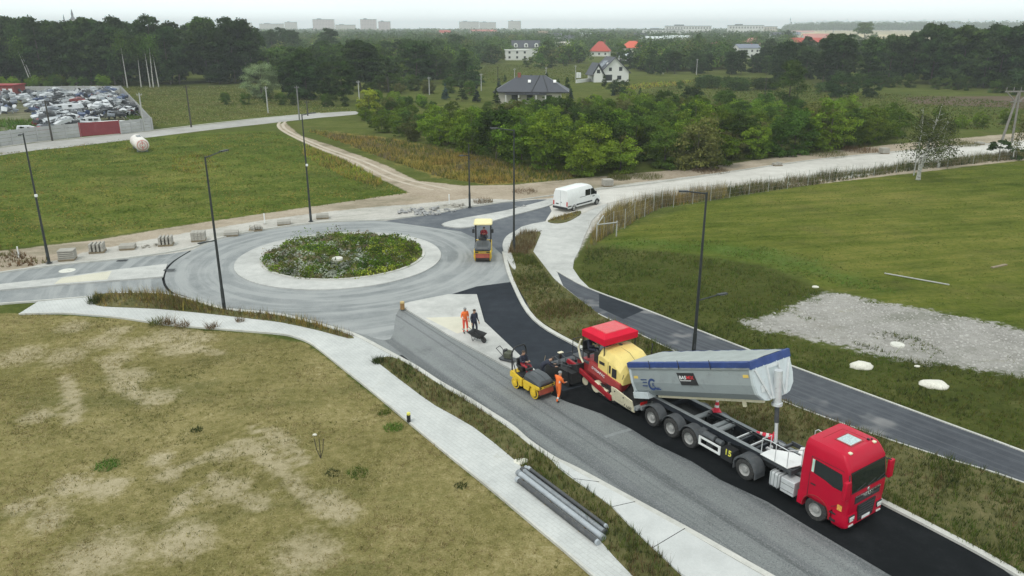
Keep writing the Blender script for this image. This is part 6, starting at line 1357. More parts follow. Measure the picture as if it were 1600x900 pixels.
bend = dict(waist=(.10, 0, 1.10), chest=(.30, 0, 1.22), neck=(.44, 0, 1.28), head=(.52, 0, 1.33), crown=(.64, 0, 1.38), face=(.555, 0, 1.27), nose=(.59, 0, 1.23), shl=(.36, .19, 1.24), shr=(.36, -.19, 1.24), ell=(.52, .22, 1.02), elr=(.50, -.22, 1.02), wrl=(.72, .20, .96), wrr=(.72, -.18, .96), hal=(.80, .20, .96), har=(.80, -.18, .96))
w1 = axy(872, 627)
lean = dict(knl=(.10, .13, .50), anl=(.16, .14, .10), tol=(.34, .15, .05), knr=(-.04, -.12, .50), anr=(-.22, -.13, .12), tor=(-.06, -.15, .05), ell=(.10, .26, 1.18), wrl=(.36, .18, 1.12), hal=(.45, .16, 1.12), elr=(.12, -.25, 1.16), wrr=(.36, -.14, 1.05), har=(.45, -.12, 1.05), chest=(.05, 0, 1.33), neck=(.08, 0, 1.49), head=(.11, 0, 1.58), crown=(.12, 0, 1.71), face=(.165, 0, 1.60), nose=(.21, 0, 1.60))
person(w1, R(40), lean, 'worker in bright orange jacket and trousers standing between the small roller and the paver screed', hiv, hiv, capm)
w2 = axy(846, 597); person((w2.x, w2.y, .03), R(8), bend, 'worker in dark clothes bending forward behind the small roller towards the paver controls', dkc, dkc, hair, None, False)
sit = dict(pelvis=(0, 0, .0), waist=(-.03, 0, .17), chest=(-.02, 0, .40), neck=(0, 0, .57), head=(.03, 0, .67), crown=(.02, 0, .80), face=(.085, 0, .70), nose=(.135, 0, .70), hpl=(.04, .10, .0), hpr=(.04, -.10, .0), knl=(.45, .15, .06), knr=(.45, -.15, .06), anl=(.55, .15, -.34), anr=(.55, -.15, -.34), tol=(.72, .16, -.36), tor=(.72, -.16, -.36), shl=(-.02, .19, .50), shr=(-.02, -.19, .50), ell=(.12, .27, .26), elr=(.12, -.27, .26), wrl=(.36, .12, .30), wrr=(.36, -.12, .30), hal=(.43, .08, .32), har=(.43, -.08, .32))
q = ro1.matrix_basis @ Vector((.05, 0, 1.34)); person(q, rh, sit, 'seated driver of the small roller in a dark top and dark red trousers', dkc, mat('dark_red_trousers', (.34, .03, .04), .8), hair, None, False)
q = ro2.matrix_basis @ Vector((.05, .05, 1.34)); person(q, R(-90), sit, 'driver in a dark red shirt under the cream canopy of the far roller', redj, dkc, hair, None, False)
q = sp(-14.95, -.70, 2.16); person(q, HD+R(20), sit, 'operator in dark clothes seated on the near side under the red paver canopy', dkc, dkc, capm, None, False)
q = sp(-14.55, .55, 1.6); person(q, HD+R(-8), {}, 'operator in a red top standing on the far side under the red paver canopy', redj, dkc, hair, None, False)
b_ = axy(727, 520, .12); person(b_, R(-60), dict(elr=(.02, -.27, 1.16), wrr=(.22, -.20, 1.05), har=(.30, -.18, 1.06), knl=(.08, .12, .5), anl=(.06, .12, .10), tol=(.24, .14, .05)), 'worker in red-orange trousers and jacket standing left on the traffic island', hiv, hir, capm)
b_ = axy(741.5, 523, .12); person(b_, R(-50), dict(knl=(.04, .16, .5), anl=(.0, .18, .10), tol=(.19, .20, .05), knr=(.04, -.14, .5), anr=(0, -.17, .10), tor=(.18, -.2, .05), wrl=(.10, .28, .9), hal=(.14, .28, .82)), 'worker in black trousers standing behind the wheelbarrow', dkc, dkc, hair, None, False)
# ------------------------------------------------------------------ vegetation
L_dark = leafmat('leaf_dark', (.016, .033, .010), (.034, .064, .018), (.060, .100, .026)); L_mid = leafmat('leaf_mid', (.028, .056, .010), (.056, .100, .016), (.105, .155, .028)); L_bright = leafmat('leaf_bright', (.050, .090, .010), (.105, .170, .016), (.19, .25, .030)); L_for = leafmat('leaf_forest', (.020, .040, .012), (.043, .078, .019), (.075, .115, .028)); L_blue = leafmat('leaf_spruce', (.018, .036, .028), (.032, .058, .048), (.06, .09, .078)); L_silver = leafmat('leaf_silver', (.08, .115, .05), (.16, .21, .10), (.27, .33, .19)); L_birch = leafmat('leaf_birch', (.028, .04, .012), (.055, .072, .02), (.10, .115, .036)); L_yel = leafmat('leaf_yellow_green', (.12, .16, .02), (.24, .28, .035), (.36, .38, .06))
L_ol = leafmat('leaf_olive', (.05, .06, .018), (.10, .11, .03), (.16, .155, .05)); L_brown = leafmat('leaf_brown', (.06, .045, .02), (.12, .08, .032), (.18, .12, .05))
bark = mat('bark', (.10, .085, .065), .95, 0, .3, scale=4)
m_, nt, b = newmat('birch_bark'); bb = noise(nt, stretch(nt, objco(nt), 0, (1, 1, .18)), 5, 4); nt.links.new(ramp(nt, bb, [(.40, (.05, .05, .045)), (.47, (.50, .49, .45)), (.7, (.66, .65, .60))]), b.inputs[0]); b.inputs['Roughness'].default_value = .85; birchb = m_
def leafquads(C, size, rg, flat=.5, nrm=None):
    n = len(C); u = rg.normal(size=(n, 3)); u /= np.linalg.norm(u, axis=1)[:, None]
    if nrm is not None: w = nrm + rg.normal(size=(n, 3))*flat; w /= np.linalg.norm(w, axis=1)[:, None]; u = np.cross(w, u); u /= np.linalg.norm(u, axis=1)[:, None]
    else: w = rg.normal(size=(n, 3)); w = np.cross(u, w); w /= np.linalg.norm(w, axis=1)[:, None]
    v = np.cross(w, u); s = size*(.6+.8*rg.random(n))[:, None]
    P = np.stack([C-u*s*.5, C-v*s*.35, C+u*s*.6, C+v*s*.35], 1).reshape(-1, 3)
    return P, np.arange(n*4).reshape(-1, 4)
def crown_mesh(name, seed, h, w, z0, nb, nl, size, shape='round', m=None):
    rg = np.random.default_rng(seed); Cs, Ns = [], []
    B = []
    for k in range(nb):
        t = rg.random(); a = rg.random()*6.283
        if shape == 'cone': t = t**1.3; rad = (1-t)*w/2*(.55+.45*rg.random())*1.0; br = .10*w+(1-t)*w*.13
        elif shape == 'column': rad = w/2*math.sin(math.pi*min(1, t*.92+.08))**.6*(.2+.7*rg.random()); br = w*.20
        elif shape == 'umbrella': t = .45+.55*t; rad = w/2*math.sqrt(max(0, 1-((t-.6)/.45)**2))*(.3+.7*rg.random()); br = w*.17
        elif shape == 'full': t = t**.85; rad = w/2*(min(1, .62+t*.9) if t < .55 else math.sqrt(max(.02, 1-((t-.5)/.54)**2)))*(.35+.62*rg.random()**.6); br = w*(.11+.07*rg.random())
        else: rad = w/2*math.sqrt(max(.03, 1-((t-.48)/.56)**2))*(.35+.62*rg.random()**.6); br = w*(.13+.10*rg.random())
        B.append((rad*math.cos(a), rad*math.sin(a), z0+(h-z0)*t*.95, br))
    if shape == 'full' and h < 8:
        for k in range(nb//2):
            x_, y_, z_, r_ = B[int(rg.integers(nb))]; f = 1+.22*rg.random(); B.append((x_*f, y_*f, min(h*1.06, z_+r_*(.9+.8*rg.random())), r_*(.28+.25*rg.random())))
    tot = sum(b_[3]**2 for b_ in B)
    for x, y, z, r in B:
        n = max(8, int(nl*r*r/tot)); d = rg.normal(size=(n, 3)); d /= np.linalg.norm(d, axis=1)[:, None]; d[:, 2] = np.where(d[:, 2] < -.3, -d[:, 2]*.6, d[:, 2])
        rr = r*(.62+.55*rg.random(n))[:, None]; sq = np.array([1, 1, .75 if shape != 'cone' else .45])
        Cs.append(np.array([x, y, z]) + d*rr*sq); Ns.append(d*.8+np.array([0, 0, .35]))
    C = np.concatenate(Cs); Nn = np.concatenate(Ns); C[:, 2] = np.clip(C[:, 2], max(.05, z0*.6), h*1.12)
    P, F = leafquads(C, size, rg, .55, Nn); me = mk(name, P, F); me.materials.append(m); return me
def trunk_mesh(seed, h, r, z1, spread, m=bark, nbr=7, name='trunk'):
    rg = np.random.default_rng(seed); mb = MB(); p = Vector((0, 0, 0)); lean = Vector((rg.normal()*.03, rg.normal()*.03, 1)); pts = [p.copy()]
    for k in range(4): p = p + (lean+Vector((rg.normal()*.05, rg.normal()*.05, 0)))*h*.23; pts.append(p.copy())
    for i in range(4): mb.cyl(pts[i], pts[i+1], r*(1-.22*i), r*(1-.22*(i+1)), 7, False)
    for k in range(nbr):
        t = .25+.6*k/nbr; a = rg.random()*6.283; b0 = pts[0].lerp(pts[-1], t); e = b0 + Vector((math.cos(a)*spread*.6, math.sin(a)*spread*.6, h*.16)); mb.cyl(b0, e, r*.35*(1-t*.5), r*.08, 5, False)
    me = mb.mesh(name); me.materials.append(m); return me
def put(protos, x, y, s, label, cat, group, nm='tree', rz=None, parts=True, sz=None):
    cm, tm = protos; e = empty(nm, (x, y, 0), rng.random()*6.28 if rz is None else rz, label, cat, group); e.scale = (s, s, s if sz is None else sz)
    c = bpy.data.objects.new('crown', cm); COL.objects.link(c); c.parent = e
    if tm: t = bpy.data.objects.new('trunk', tm); COL.objects.link(t); t.parent = e
    return e
def P_(seed, h, w, z0, nb, nl, size, shape, m, r=.2, tm=bark): return (crown_mesh('crown', seed, h, w, z0, nb, nl, size, shape, m), trunk_mesh(seed, h, r, h*.9, w*.5, tm))
FOR = [P_(10+i, 20, 11+i % 3, .8+i % 2, 70, 8500, .72, 'full', [L_dark, L_for, L_dark, L_for, L_dark][i], .28) for i in range(5)]
THK = [P_(20+i, 6.5, 6.6, .1, 40, 6500, .28, 'full', [L_bright, L_mid, L_bright, L_mid, L_bright, L_ol][i], .10) for i in range(6)]
SPR = [P_(40+i, 9, 4.6, .5, 60, 4200, .34, 'cone', [L_blue, L_dark][i], .14) for i in range(2)]
FAR = [P_(50+i, 11, 10, .3, 26, 2200, .80, ['full', 'full', 'column', 'cone'][i], [L_mid, L_for, L_mid, L_dark][i], .25) for i in range(4)]
SHB = [(crown_mesh('crown', 60+i, 2.0, 3.0, .0, 26, 1500, .17, 'full', [L_ol, L_mid, L_brown][i]), None) for i in range(3)]
def rows(line, offs, sp0, sp1, hs, label, cat, group, protos=FOR, jit=.35, nm='tree', marks=None):
    P = [np.array(at(*p)) for p in line]; n_ = 0
    for io, off in enumerate(offs):
        spc = sp0+(sp1-sp0)*io/max(1, len(offs)-1)
        for a, b_ in zip(P[:-1], P[1:]):
            L = np.linalg.norm(b_-a); k = max(1, int(L/spc))
            for i in range(k):
                t = (i+rng.random())/k; p = a+(b_-a)*t; q = p/np.linalg.norm(p); x, y = p + q*(off+rng.normal()*spc*jit)
                s = hs*(.80+.42*rng.random()); lb, gp = label, group
                if marks:
                    qx = pxof(x, y)[0]; mk_ = next(t_ for mx_, t_ in marks if qx < mx_); rw = 'front row' if io == 0 else ('second row' if io == 1 else 'deep')
                    lb = f'{label}, {rw} {mk_}'; gp = f'{group}, {rw} {mk_}'
                put(protos[int(rng.integers(len(protos)))], x, y, s, lb, cat, gp, nm); n_ += 1
    return n_
# dense wood at the left
rows([(-60, 138), (0, 136), (120, 133), (230, 134), (330, 132), (395, 132)], [2, 8, 16, 28, 46, 72], 7.2, 12, .97, 'tall leafy tree of the dark left wood', 'tree', 'trees of the left wood', marks=[(45, 'behind the red shed'), (110, 'at the leaning birch stems'), (195, 'behind the scrap heap'), (265, 'at the upright birch stems'), (330, 'behind the dark meadow pole'), (9999, 'left of the silver willow')])
rows([(446, 156), (500, 160), (556, 160)], [3, 10, 20, 36], 5.5, 8, .58, 'mid-height dark tree at the wood edge', 'tree', 'wood edge trees left of centre', marks=[(500, 'right of the silver willow'), (9999, 'left of the yellow-green bush')])
rows([(420, 128), (500, 124), (560, 120)], [0, 12, 26], 7.5, 10, 1.1, 'green tree filling the wood behind the grey track pole', 'tree', 'trees filling the wood behind the grey track pole', protos=[FAR[0], FAR[2]], marks=[(470, 'left part'), (520, 'middle part'), (9999, 'right part')])
rows([(500, 118), (560, 112), (640, 112), (700, 108)], [0, 14, 32, 60], 8.5, 12, .58, 'green tree in the broken wood behind the pale poles', 'tree', 'trees of the broken wood in the middle distance')
rows([(330, 100), (420, 96), (520, 96)], [0, 30, 70], 10, 12, .78, 'tree in the deep wood left of centre', 'tree', 'trees of the deep wood left of centre', marks=[(400, 'left part'), (470, 'middle part'), (9999, 'right part')])
# right wood
RM = [(1345, 'behind the wide willow bush'), (1420, 'right of the compact dark bush'), (1500, 'above the small round shrub'), (9999, 'behind the ploughed strip')]
rows([(1425, 131), (1530, 138), (1660, 148)], [2, 9, 18, 32, 52, 80], 7.5, 12, .86, 'dark tree of the right wood', 'tree', 'trees of the right wood', marks=RM)
rows([(1290, 133), (1360, 132), (1425, 131)], [2, 9, 18, 32, 52, 80], 7.5, 12, .72, 'dark tree of the right wood', 'tree', 'trees of the right wood', marks=[(1345, 'behind the wide willow bush'), (1420, 'right of the compact dark bush'), (1500, 'above the small round shrub'), (9999, 'behind the ploughed strip')])
rows([(1190, 126), (1250, 128), (1300, 130)], [0, 12, 28, 50], 7.5, 10, .62, 'dark tree at the thin left end of the right wood', 'tree', 'trees at the left end of the right wood')
rows([(1010, 118), (1060, 116), (1120, 117), (1200, 116)], [0, 12, 26, 46], 7.5, 10, .42, 'low green tree of the field belt', 'tree', 'low trees of the belt behind the open field', marks=[(1060, 'by the pale pole'), (1130, 'by the farther pale pole'), (9999, 'left of the tall lone tree')])
rows([(575, 150), (640, 146), (700, 146), (735, 150)], [0, 7, 16], 5.5, 7, .62, 'olive bush between the yellow-green bush and the blue spruces', 'bush', 'bushes between the yellow-green bush and the blue spruces', [THK[1], THK[3], THK[5]], .3, 'bush', marks=[(650, 'left part'), (9999, 'right part')])
rows([(560, 132), (610, 130), (660, 126), (705, 122)], [0, 14, 30], 8, 10, .75, 'bushy tree in the gaps of the broken wood', 'tree', 'bushy trees in the gaps of the broken wood', [FAR[0], FAR[2], FAR[1]], .3, marks=[(620, 'left part'), (9999, 'right part')])
# thicket in front of the bungalow
TK = [(562, 186), (600, 212), (700, 236), (800, 258), (900, 276), (960, 277), (1040, 270), (1130, 260), (1220, 247), (1320, 232), (1410, 218), (1400, 196), (1300, 186), (1200, 182), (1100, 176), (1000, 172), (900, 170), (800, 172), (740, 168), (780, 176), (690, 176), (640, 158), (600, 150), (570, 156)]
TP = ground(TK); X0, X1 = min(p[0] for p in TP), max(p[0] for p in TP); Y0, Y1 = min(p[1] for p in TP), max(p[1] for p in TP)
pts = []; tries = 0
while len(pts) < 285 and tries < 60000:
    tries += 1; x, y = X0+(X1-X0)*rng.random(), Y0+(Y1-Y0)*rng.random()
    if not inside(TP, np.array([x]), np.array([y]))[0]: continue
    if all((x-a)**2+(y-b_)**2 > 3.7**2 for a, b_ in pts): pts.append((x, y))
bung = at(829, 162)
for x, y in pts:
    k = int(rng.choice(6, p=[.26, .16, .22, .14, .14, .08])); s = .62+.5*rng.random()
    if y > 135: s *= .72
    if x < -14: s *= .8
    if abs(x-bung[0]) < 14 and y > bung[1]-34: s *= .60
    if x < -2 and y > 150: s *= .7
    q = pxof(x, y); col_ = ('yellowish green', 'mid green', 'bright green', 'dull green', 'light green', 'olive')[k]
    wh = ['beside the ochre weeds', 'below the blue spruces', 'below the dark-roofed house', 'above the white van', 'below the white gabled house', 'below the open field', 'below the tall lone tree', 'near the birches'][min(7, max(0, int((q[0]-560)/105)))]
    dp_ = 'front edge' if y < 118 else ('middle' if y < 140 else 'back edge')
    lb_ = f'{col_} bush at the {dp_} of the thicket, {wh}' if dp_ != 'middle' else f'{col_} bush in the middle of the thicket, {wh}'
    put(THK[k], x, y, s, lb_, 'bush', lb_.replace(' bush ', ' bushes ', 1), 'thicket_bush', None, True, s*(.85+.3*rng.random()))
# single trees and shrubs
def one(b, ty, proto, label, cat='tree', nm='tree', wf=1.0, base=None, group=None):
    x, y = at(*b); h = hat(*b, ty); hh = max(v.co.z for v in proto[0].vertices); s = h/hh
    return put(proto, x, y, s*wf, label, cat, group, nm, None, True, s)
one((409, 153), 96, P_(70, 12, 12, .2, 60, 12000, .36, 'full', L_silver, .3), 'round silver-green willow at the edge of the left wood', wf=1.1)
one((578, 186), 136, P_(71, 7, 5.5, .2, 40, 5200, .30, 'full', L_yel, .1), 'bright yellow-green bush beside the pale pole', 'bush', 'bush')
one((725, 134), 76, P_(72, 14, 10, .6, 80, 8000, .55, 'cone', L_dark, .3), 'tall dark broad conifer left of the dark-roofed house', wf=1.25)
one((650, 132), 62, FOR[2], 'big dark rounded tree left of the tall conifer', wf=1.35); one((668, 130), 72, FOR[0], 'dark tree grown into the big rounded one, to its right', wf=1.0); one((565, 142), 62, FOR[3], 'broad reddish-green tree above the yellow-green bush', wf=1.3); one((585, 138), 74, FOR[1], 'lower tree leaning on the broad reddish-green one', wf=1.1); one((523, 120), 74, FAR[3], 'narrow dark pointed tree left of the broad reddish-green one', wf=1.0)
one((688, 124), 96, THK[3], 'small round tree between the big rounded tree and the conifer'); one((714, 92), 52, FOR[4], 'tall dark square-topped tree behind the conifer', wf=1.5)
for i, (px, py, ty) in enumerate([(696, 156, 130), (722, 158, 128), (745, 160, 134), (775, 164, 138), (780, 140, 122), (789, 128, 116), (830, 130, 116), (854, 131, 112), (872, 146, 123), (886, 148, 120), (892, 156, 138), (944, 136, 116), (958, 150, 138), (1000, 148, 136), (1028, 158, 143)]):
    one((px, py), ty, SPR[i % 2] if i not in (8,) else SPR[1], ['leftmost blue spruce of the row left of the dark roof', 'second blue spruce of the row left of the dark roof', 'third blue spruce of the row left of the dark roof', 'blue spruce touching the left corner of the dark roof', 'small dark spruce behind the left chimney', 'tiny spruce behind the dark ridge, left one', 'small spruce behind the middle of the dark ridge', 'tiny spruce at the right end of the dark ridge', 'broad dark spruce right of the dark roof', 'tall narrow spruce right of the broad one', 'lower spruce below the narrow one', 'dark spruce in front of the white gabled house', 'pale blue spruce below the white gabled house', 'small blue spruce right of the round dark bush', 'lone little blue spruce in the open field'][i], 'spruce', 'spruce')
one((968, 148), 124, P_(73, 5, 7.5, .2, 44, 5000, .32, 'full', L_dark, .12), 'round dark bush in front of the white gabled house', 'bush', 'bush', 1.1)
one((1081, 160), 135, P_(74, 4.6, 6.5, .2, 40, 4600, .30, 'full', L_dark, .1), 'round dark bush in the middle of the open field', 'bush', 'bush', 1.05)
one((1232, 166), 92, P_(75, 12, 8, .8, 44, 6500, .40, 'column', L_mid, .25), 'tall light-topped tree standing alone on the open field', wf=1.1)
one((1315, 152), 112, P_(76, 6.5, 9, .2, 44, 5200, .40, 'full', L_dark, .15), 'wide rounded willow bush left of the dark compact one', 'bush', 'bush'); one((1362, 152), 119, P_(77, 6, 6.5, .2, 40, 4600, .36, 'full', L_dark, .15), 'compact dark round bush on the right field', 'bush', 'bush')
one((1461, 140), 124, THK[1], 'small round shrub in front of the right wood', 'shrub', 'shrub'); one((1278, 148), 138, THK[1], 'tiny shrub left of the wide willow bush', 'shrub', 'shrub')
one((1347, 74), 33, THK[1], 'large dark round tree standing on the wheat field skyline', wf=1.0); one((1229, 74), 47, FAR[3], 'dark pointed conifer left of the wheat field', wf=1.1)
one((1560, 246), 216, P_(78, 4.5, 4.5, .6, 16, 2800, .26, 'full', L_dark, .12), 'dark round shrub rising from the reedy strip near the timber pylon', 'shrub', 'shrub', 1.2); one((1587, 250), 230, P_(79, 3, 3, .1, 12, 1800, .24, 'full', L_dark, .08), 'smaller dark shrub at the foot of the bare birch stem', 'shrub', 'shrub', 1.0)
SCR = P_(90, 5, 9, .0, 60, 7000, .34, 'full', L_for, .1)
for i, (px, py, ty) in enumerate([(1108, 137, 117), (1150, 141, 120), (1195, 140, 121), (1290, 143, 128)]): one((px, py), ty, SCR, ['dark scrub mound, leftmost of the low row in the open field', 'dark scrub mound, second of the low row in the open field', 'dark scrub mound left of the tiny shrub', 'dark scrub mound behind the wide willow bush'][i], 'scrub', 'scrub', 1.5)
# birches on the lawn
def birch(b, ty, stems, label, lw=5.5, leaf=L_birch, seed=80):
    x, y = at(*b); h = hat(*b, ty); e = empty('birch_tree', (x, y, 0), 0, label, 'birch'); rg = np.random.default_rng(seed); C, Nn = [], []
    for k, (dx, dy, hh, r) in enumerate(stems):
        mb = MB(); p0 = Vector((.12*dx, .12*dy, 0)); pts = [p0]
        for j in range(1, 7): t = j/6; pts.append(Vector((dx*t**1.2+rg.normal()*.06, dy*t**1.2+rg.normal()*.06, h*hh*t)))
        for i in range(6): mb.cyl(pts[i], pts[i+1], r*(1-.14*i), r*(1-.14*(i+1)), 7, False)
        for j in range(16):
            t = .25+.7*rg.random(); i = int(t*6); q = pts[i].lerp(pts[min(i+1, 6)], t*6-i); a = rg.random()*6.28; L = (1.15-t)*lw*.45; q2 = q+Vector((math.cos(a)*L, math.sin(a)*L, .35*L)); mb.cyl(q, q2, r*.22, r*.06, 4, False)
            n = 58; tt = rg.random(n)[:, None]; base = np.array(q)+(np.array(q2)-np.array(q))*(.3+.8*tt); c_ = base + rg.normal(size=(n, 3))*np.array([.36, .36, .42]) - np.array([0, 0, .25])*rg.random((n, 1)); C.append(c_); Nn.append(rg.normal(size=(n, 3)))
        t_ = mb.build('trunk', birchb, e, 50)
    C = np.concatenate(C); P, F = leafquads(C, .20, rg, .6, np.concatenate(Nn)); me = mk('crown', P, F); o = link('crown', me, leaf, e)
birch((1433, 281), 163, [(-.6, .3, .95, .11), (1.8, .4, 1.0, .13), (1.0, -.4, .86, .10), (3.0, .2, .84, .10)], 'large white-stemmed birch clump leaning right on the mown lawn', 8.0)
birch((1428, 274), 170, [(-.2, .1, .9, .09)], 'thin straight birch just left of the large clump', 3.5, L_birch, 81)
birch((1466, 262), 188, [(.3, .2, 1.0, .11), (1.2, .3, .9, .10), (-.4, .5, .85, .09)], 'darker birch group right behind the large clump', 5.5, L_birch, 82)
birch((1581, 250), 178, [(1.4, .2, 1.0, .09)], 'bare pale birch stem beside the timber pylon', 1.6, L_ol, 83)
for i, (px, b0, ty) in enumerate([(62, 124, 68), (58, 118, 74), (206, 110, 76), (227, 119, 70), (241, 122, 76), (246, 124, 72), (254, 124, 92)]):
    x, y = at(px, 135+(i % 3)*.4); h = 11.5+1.2*(i % 3); e = empty('birch_tree', (x, y-3, 0), 0, ['white birch stem leaning left at the edge of the left wood', 'second leaning birch stem beside the first, left wood', 'thin white birch stem left of the group in the wood', 'tall white birch stem in the middle of the left wood', 'white birch stem of the close pair, left one', 'white birch stem of the close pair, right one', 'short white birch stem at the right end of the group'][i], 'birch', None)
    m = MB(); l = (-2.6 if i < 2 else -.6+rng.random()*1.2); pts = [Vector((l*t**1.3, 0, h*t)) for t in np.linspace(0, 1, 6)]
    for a, b_, k in zip(pts[:-1], pts[1:], range(5)): m.cyl(a, b_, .22*(1-.15*k), .22*(1-.15*(k+1)), 6, False)
    m.build('trunk', birchb, e); C = np.array(pts[-1])+rng.normal(size=(620, 3))*np.array([1.3, 1.2, 1.6]); P, F = leafquads(C, .5, rng); link('crown', mk('crown', P, F), L_mid, e)
# scattered trees of the middle distance and the skyline
n_ = 0; blockers = [(at(936, 88), 20), (at(988, 84), 22), (at(808, 94), 22), (at(822, 89), 20), (at(1170, 91), 22), (at(960, 128), 22)]
while n_ < 70:
    px = 560+720*rng.random(); Y = 330+150*rng.random(); x = (px-800)/FPX*(Y*.947+6); q = pxof(x, Y)
    if q[1] > 101 and 740 < q[0] < 1180: continue
    bad = False
    for (bx, by), r in blockers:
        if abs(x/Y-bx/by)*by < r*.55 and Y < by+12 and Y > by-150: bad = True
    if bad: continue
    k = int(rng.choice(4, p=[.36, .34, .16, .14])); s = .60+.45*rng.random(); s *= 1+.25*(Y > 700)
    put(FAR[k], x, Y, s, 'green tree among the far houses in the middle distance', 'tree', 'trees among the far houses', 'tree', None, True, s*(.8+.5*rng.random())); n_ += 1
for (px, py, ty, k, w) in [(845, 107, 82, 2, 1.2), (862, 106, 86, 2, 1.2), (824, 105, 90, 0, 1.3), (880, 103, 84, 0, 1.2), (1000, 110, 86, 1, 1.2), (985, 108, 88, 3, 1.0), (1020, 112, 90, 1, 1.3), (1060, 110, 92, 1, 1.5)]:
    one((px, py), ty, FAR[k], dict([(845, 'light green rounded willow in front of the far white house'), (862, 'light green willow right of the similar one in front of the white house'), (824, 'green tree in front of the white flat-fronted house'), (880, 'green tree right of the light willows'), (1000, 'dark tree right behind the white gabled house'), (985, 'dark pointed tree behind the white gabled house roof'), (1020, 'dark rounded tree right of the white gabled house'), (1060, 'wide dark tree farther right behind the field')])[px], 'tree', 'tree', w)
rows([(1295, 138), (1360, 137), (1440, 136), (1530, 143), (1660, 153)], [0], 4.5, 5, .55, 'dark scrub bush along the foot of the right wood', 'bush', 'scrub bushes along the foot of the right wood', [THK[1], THK[3]], .3, 'bush', marks=[(1400, 'left part'), (1500, 'middle part'), (9999, 'right part')])
# continuous wood between the far houses and on to the horizon (uncountable)
def woodmass(name, n_c, Yr, pxr, hr_, wr_, nq, lsz, seed, label, mts, skip, pw=1.0, weights=None, base=0):
    rg = np.random.default_rng(seed); Cs, Ns, Mi = [], [], []
    k = 0
    while k < n_c:
        Y = Yr[0]+(Yr[1]-Yr[0])*rg.random()**pw; px = pxr[0]+(pxr[1]-pxr[0])*rg.random(); x = (px-800)/FPX*(Y*.947+6); q = pxof(x, Y)
        if skip(q, Y) or any(abs(x/Y-bx/by)*by < r*.6 and by-170 < Y < by+14 for (bx, by), r in blockers): continue
        k += 1; h = hr_[0]+hr_[1]*rg.random(); w = wr_[0]+wr_[1]*rg.random(); d = rg.normal(size=(nq, 3)); d /= np.linalg.norm(d, axis=1)[:, None]; d[:, 2] = np.abs(d[:, 2])*1.1-.1
        lob = 1+.22*np.sin(d[:, 0]*5+k)*np.sin(d[:, 1]*5+2*k)
        Cs.append(np.array([x, Y, h*.3+(base(x, Y) if base else 0)])+d*np.array([w, w, h*.7])*(lob*(.85+.2*rg.random(nq)))[:, None]); Ns.append(d*.9+np.array([0, 0, .3])); Mi += [int(rg.choice(len(mts), p=weights))]*nq
    C = np.concatenate(Cs); P, F = leafquads(C, lsz, rg, .5, np.concatenate(Ns)); tag(link(name, mk(name, P, F, Mi), mts), label, 'woodland', kind='stuff')
WM = [L_for, L_mid, L_bright, L_ol]; WP = [.60, .28, .04, .08]
blockers += [(at(*f_[0]), f_[1]*.55+6) for f_ in far]
woodmass('middle_wood', 1250, (350, 720), (380, 1240), (4, 9), (3.8, 4.2), 300, 1.0, 98, 'mixed green wood and gardens between the far houses', WM, lambda q, Y: (q[1] > 100 and 740 < q[0] < 1000) or (q[1] > 112 and q[0] >= 1000) or (q[0] < 560 and Y < 420), 1.15, WP)
woodmass('distant_wood', 2000, (700, 1500), (-80, 1240), (5, 10), (6, 6), 160, 1.8, 99, 'continuous dark wood stretching away beyond the far houses', WM, lambda q, Y: False, 1.0, WP)
woodmass('horizon_wood', 3400, (1500, 4200), (-80, 1240), (8, 8), (9, 8), 40, 4.5, 97, 'hazy wood along the horizon', WM, lambda q, Y: False, 1.1, WP)
def hillz(x, Y):
    t = min(1, max(0, (Y-1250)/950)); px = 800+FPX*x/(Y*.947+6); s_ = min(1, max(0, (px-1215)/60)); return 8*t*t*(3-2*t)*s_*s_*(3-2*s_)
HX = np.linspace(300, 3400, 60); HY = np.linspace(1240, 3400, 40); V = [(x, y, hillz(x, y)-.05) for y in HY for x in HX]; F = [(j*60+i, j*60+i+1, (j+1)*60+i+1, (j+1)*60+i) for j in range(39) for i in range(59)]
m = MB(); m.add(V, F); hm, nt, b = newmat('wheat_field'); co = worldco(nt); f_ = noise(nt, stretch(nt, co, 0, (900, 60, 1)), 1.0, 3); nt.links.new(ramp(nt, f_, [(.40, (.16, .17, .07)), (.46, (.46, .36, .19)), (.58, (.55, .44, .24)), (.64, (.30, .20, .14))]), b.inputs[0]); b.inputs['Roughness'].default_value = .95
tag(m.build('hill', hm, smooth_ang=60), kind='structure')
woodmass('skyline_wood', 1400, (2250, 2900), (1225, 1690), (15, 14), (9, 8), 60, 4.0, 96, 'dark wood behind the wheat field on the right skyline', WM[:2], lambda q, Y: False, 1.0, [.6, .4], hillz)
woodmass('right_back_wood', 420, (400, 620), (1260, 1690), (7, 6), (4, 4), 150, 1.4, 95, 'deeper part of the dark wood on the right', WM[:2], lambda q, Y: False, 1.0, [.6, .4])
woodmass('left_back_wood', 520, (400, 640), (-60, 400), (11, 7), (4.5, 4), 150, 1.5, 94, 'deeper part of the dark wood on the left', WM[:2], lambda q, Y: False, 1.0, [.6, .4])
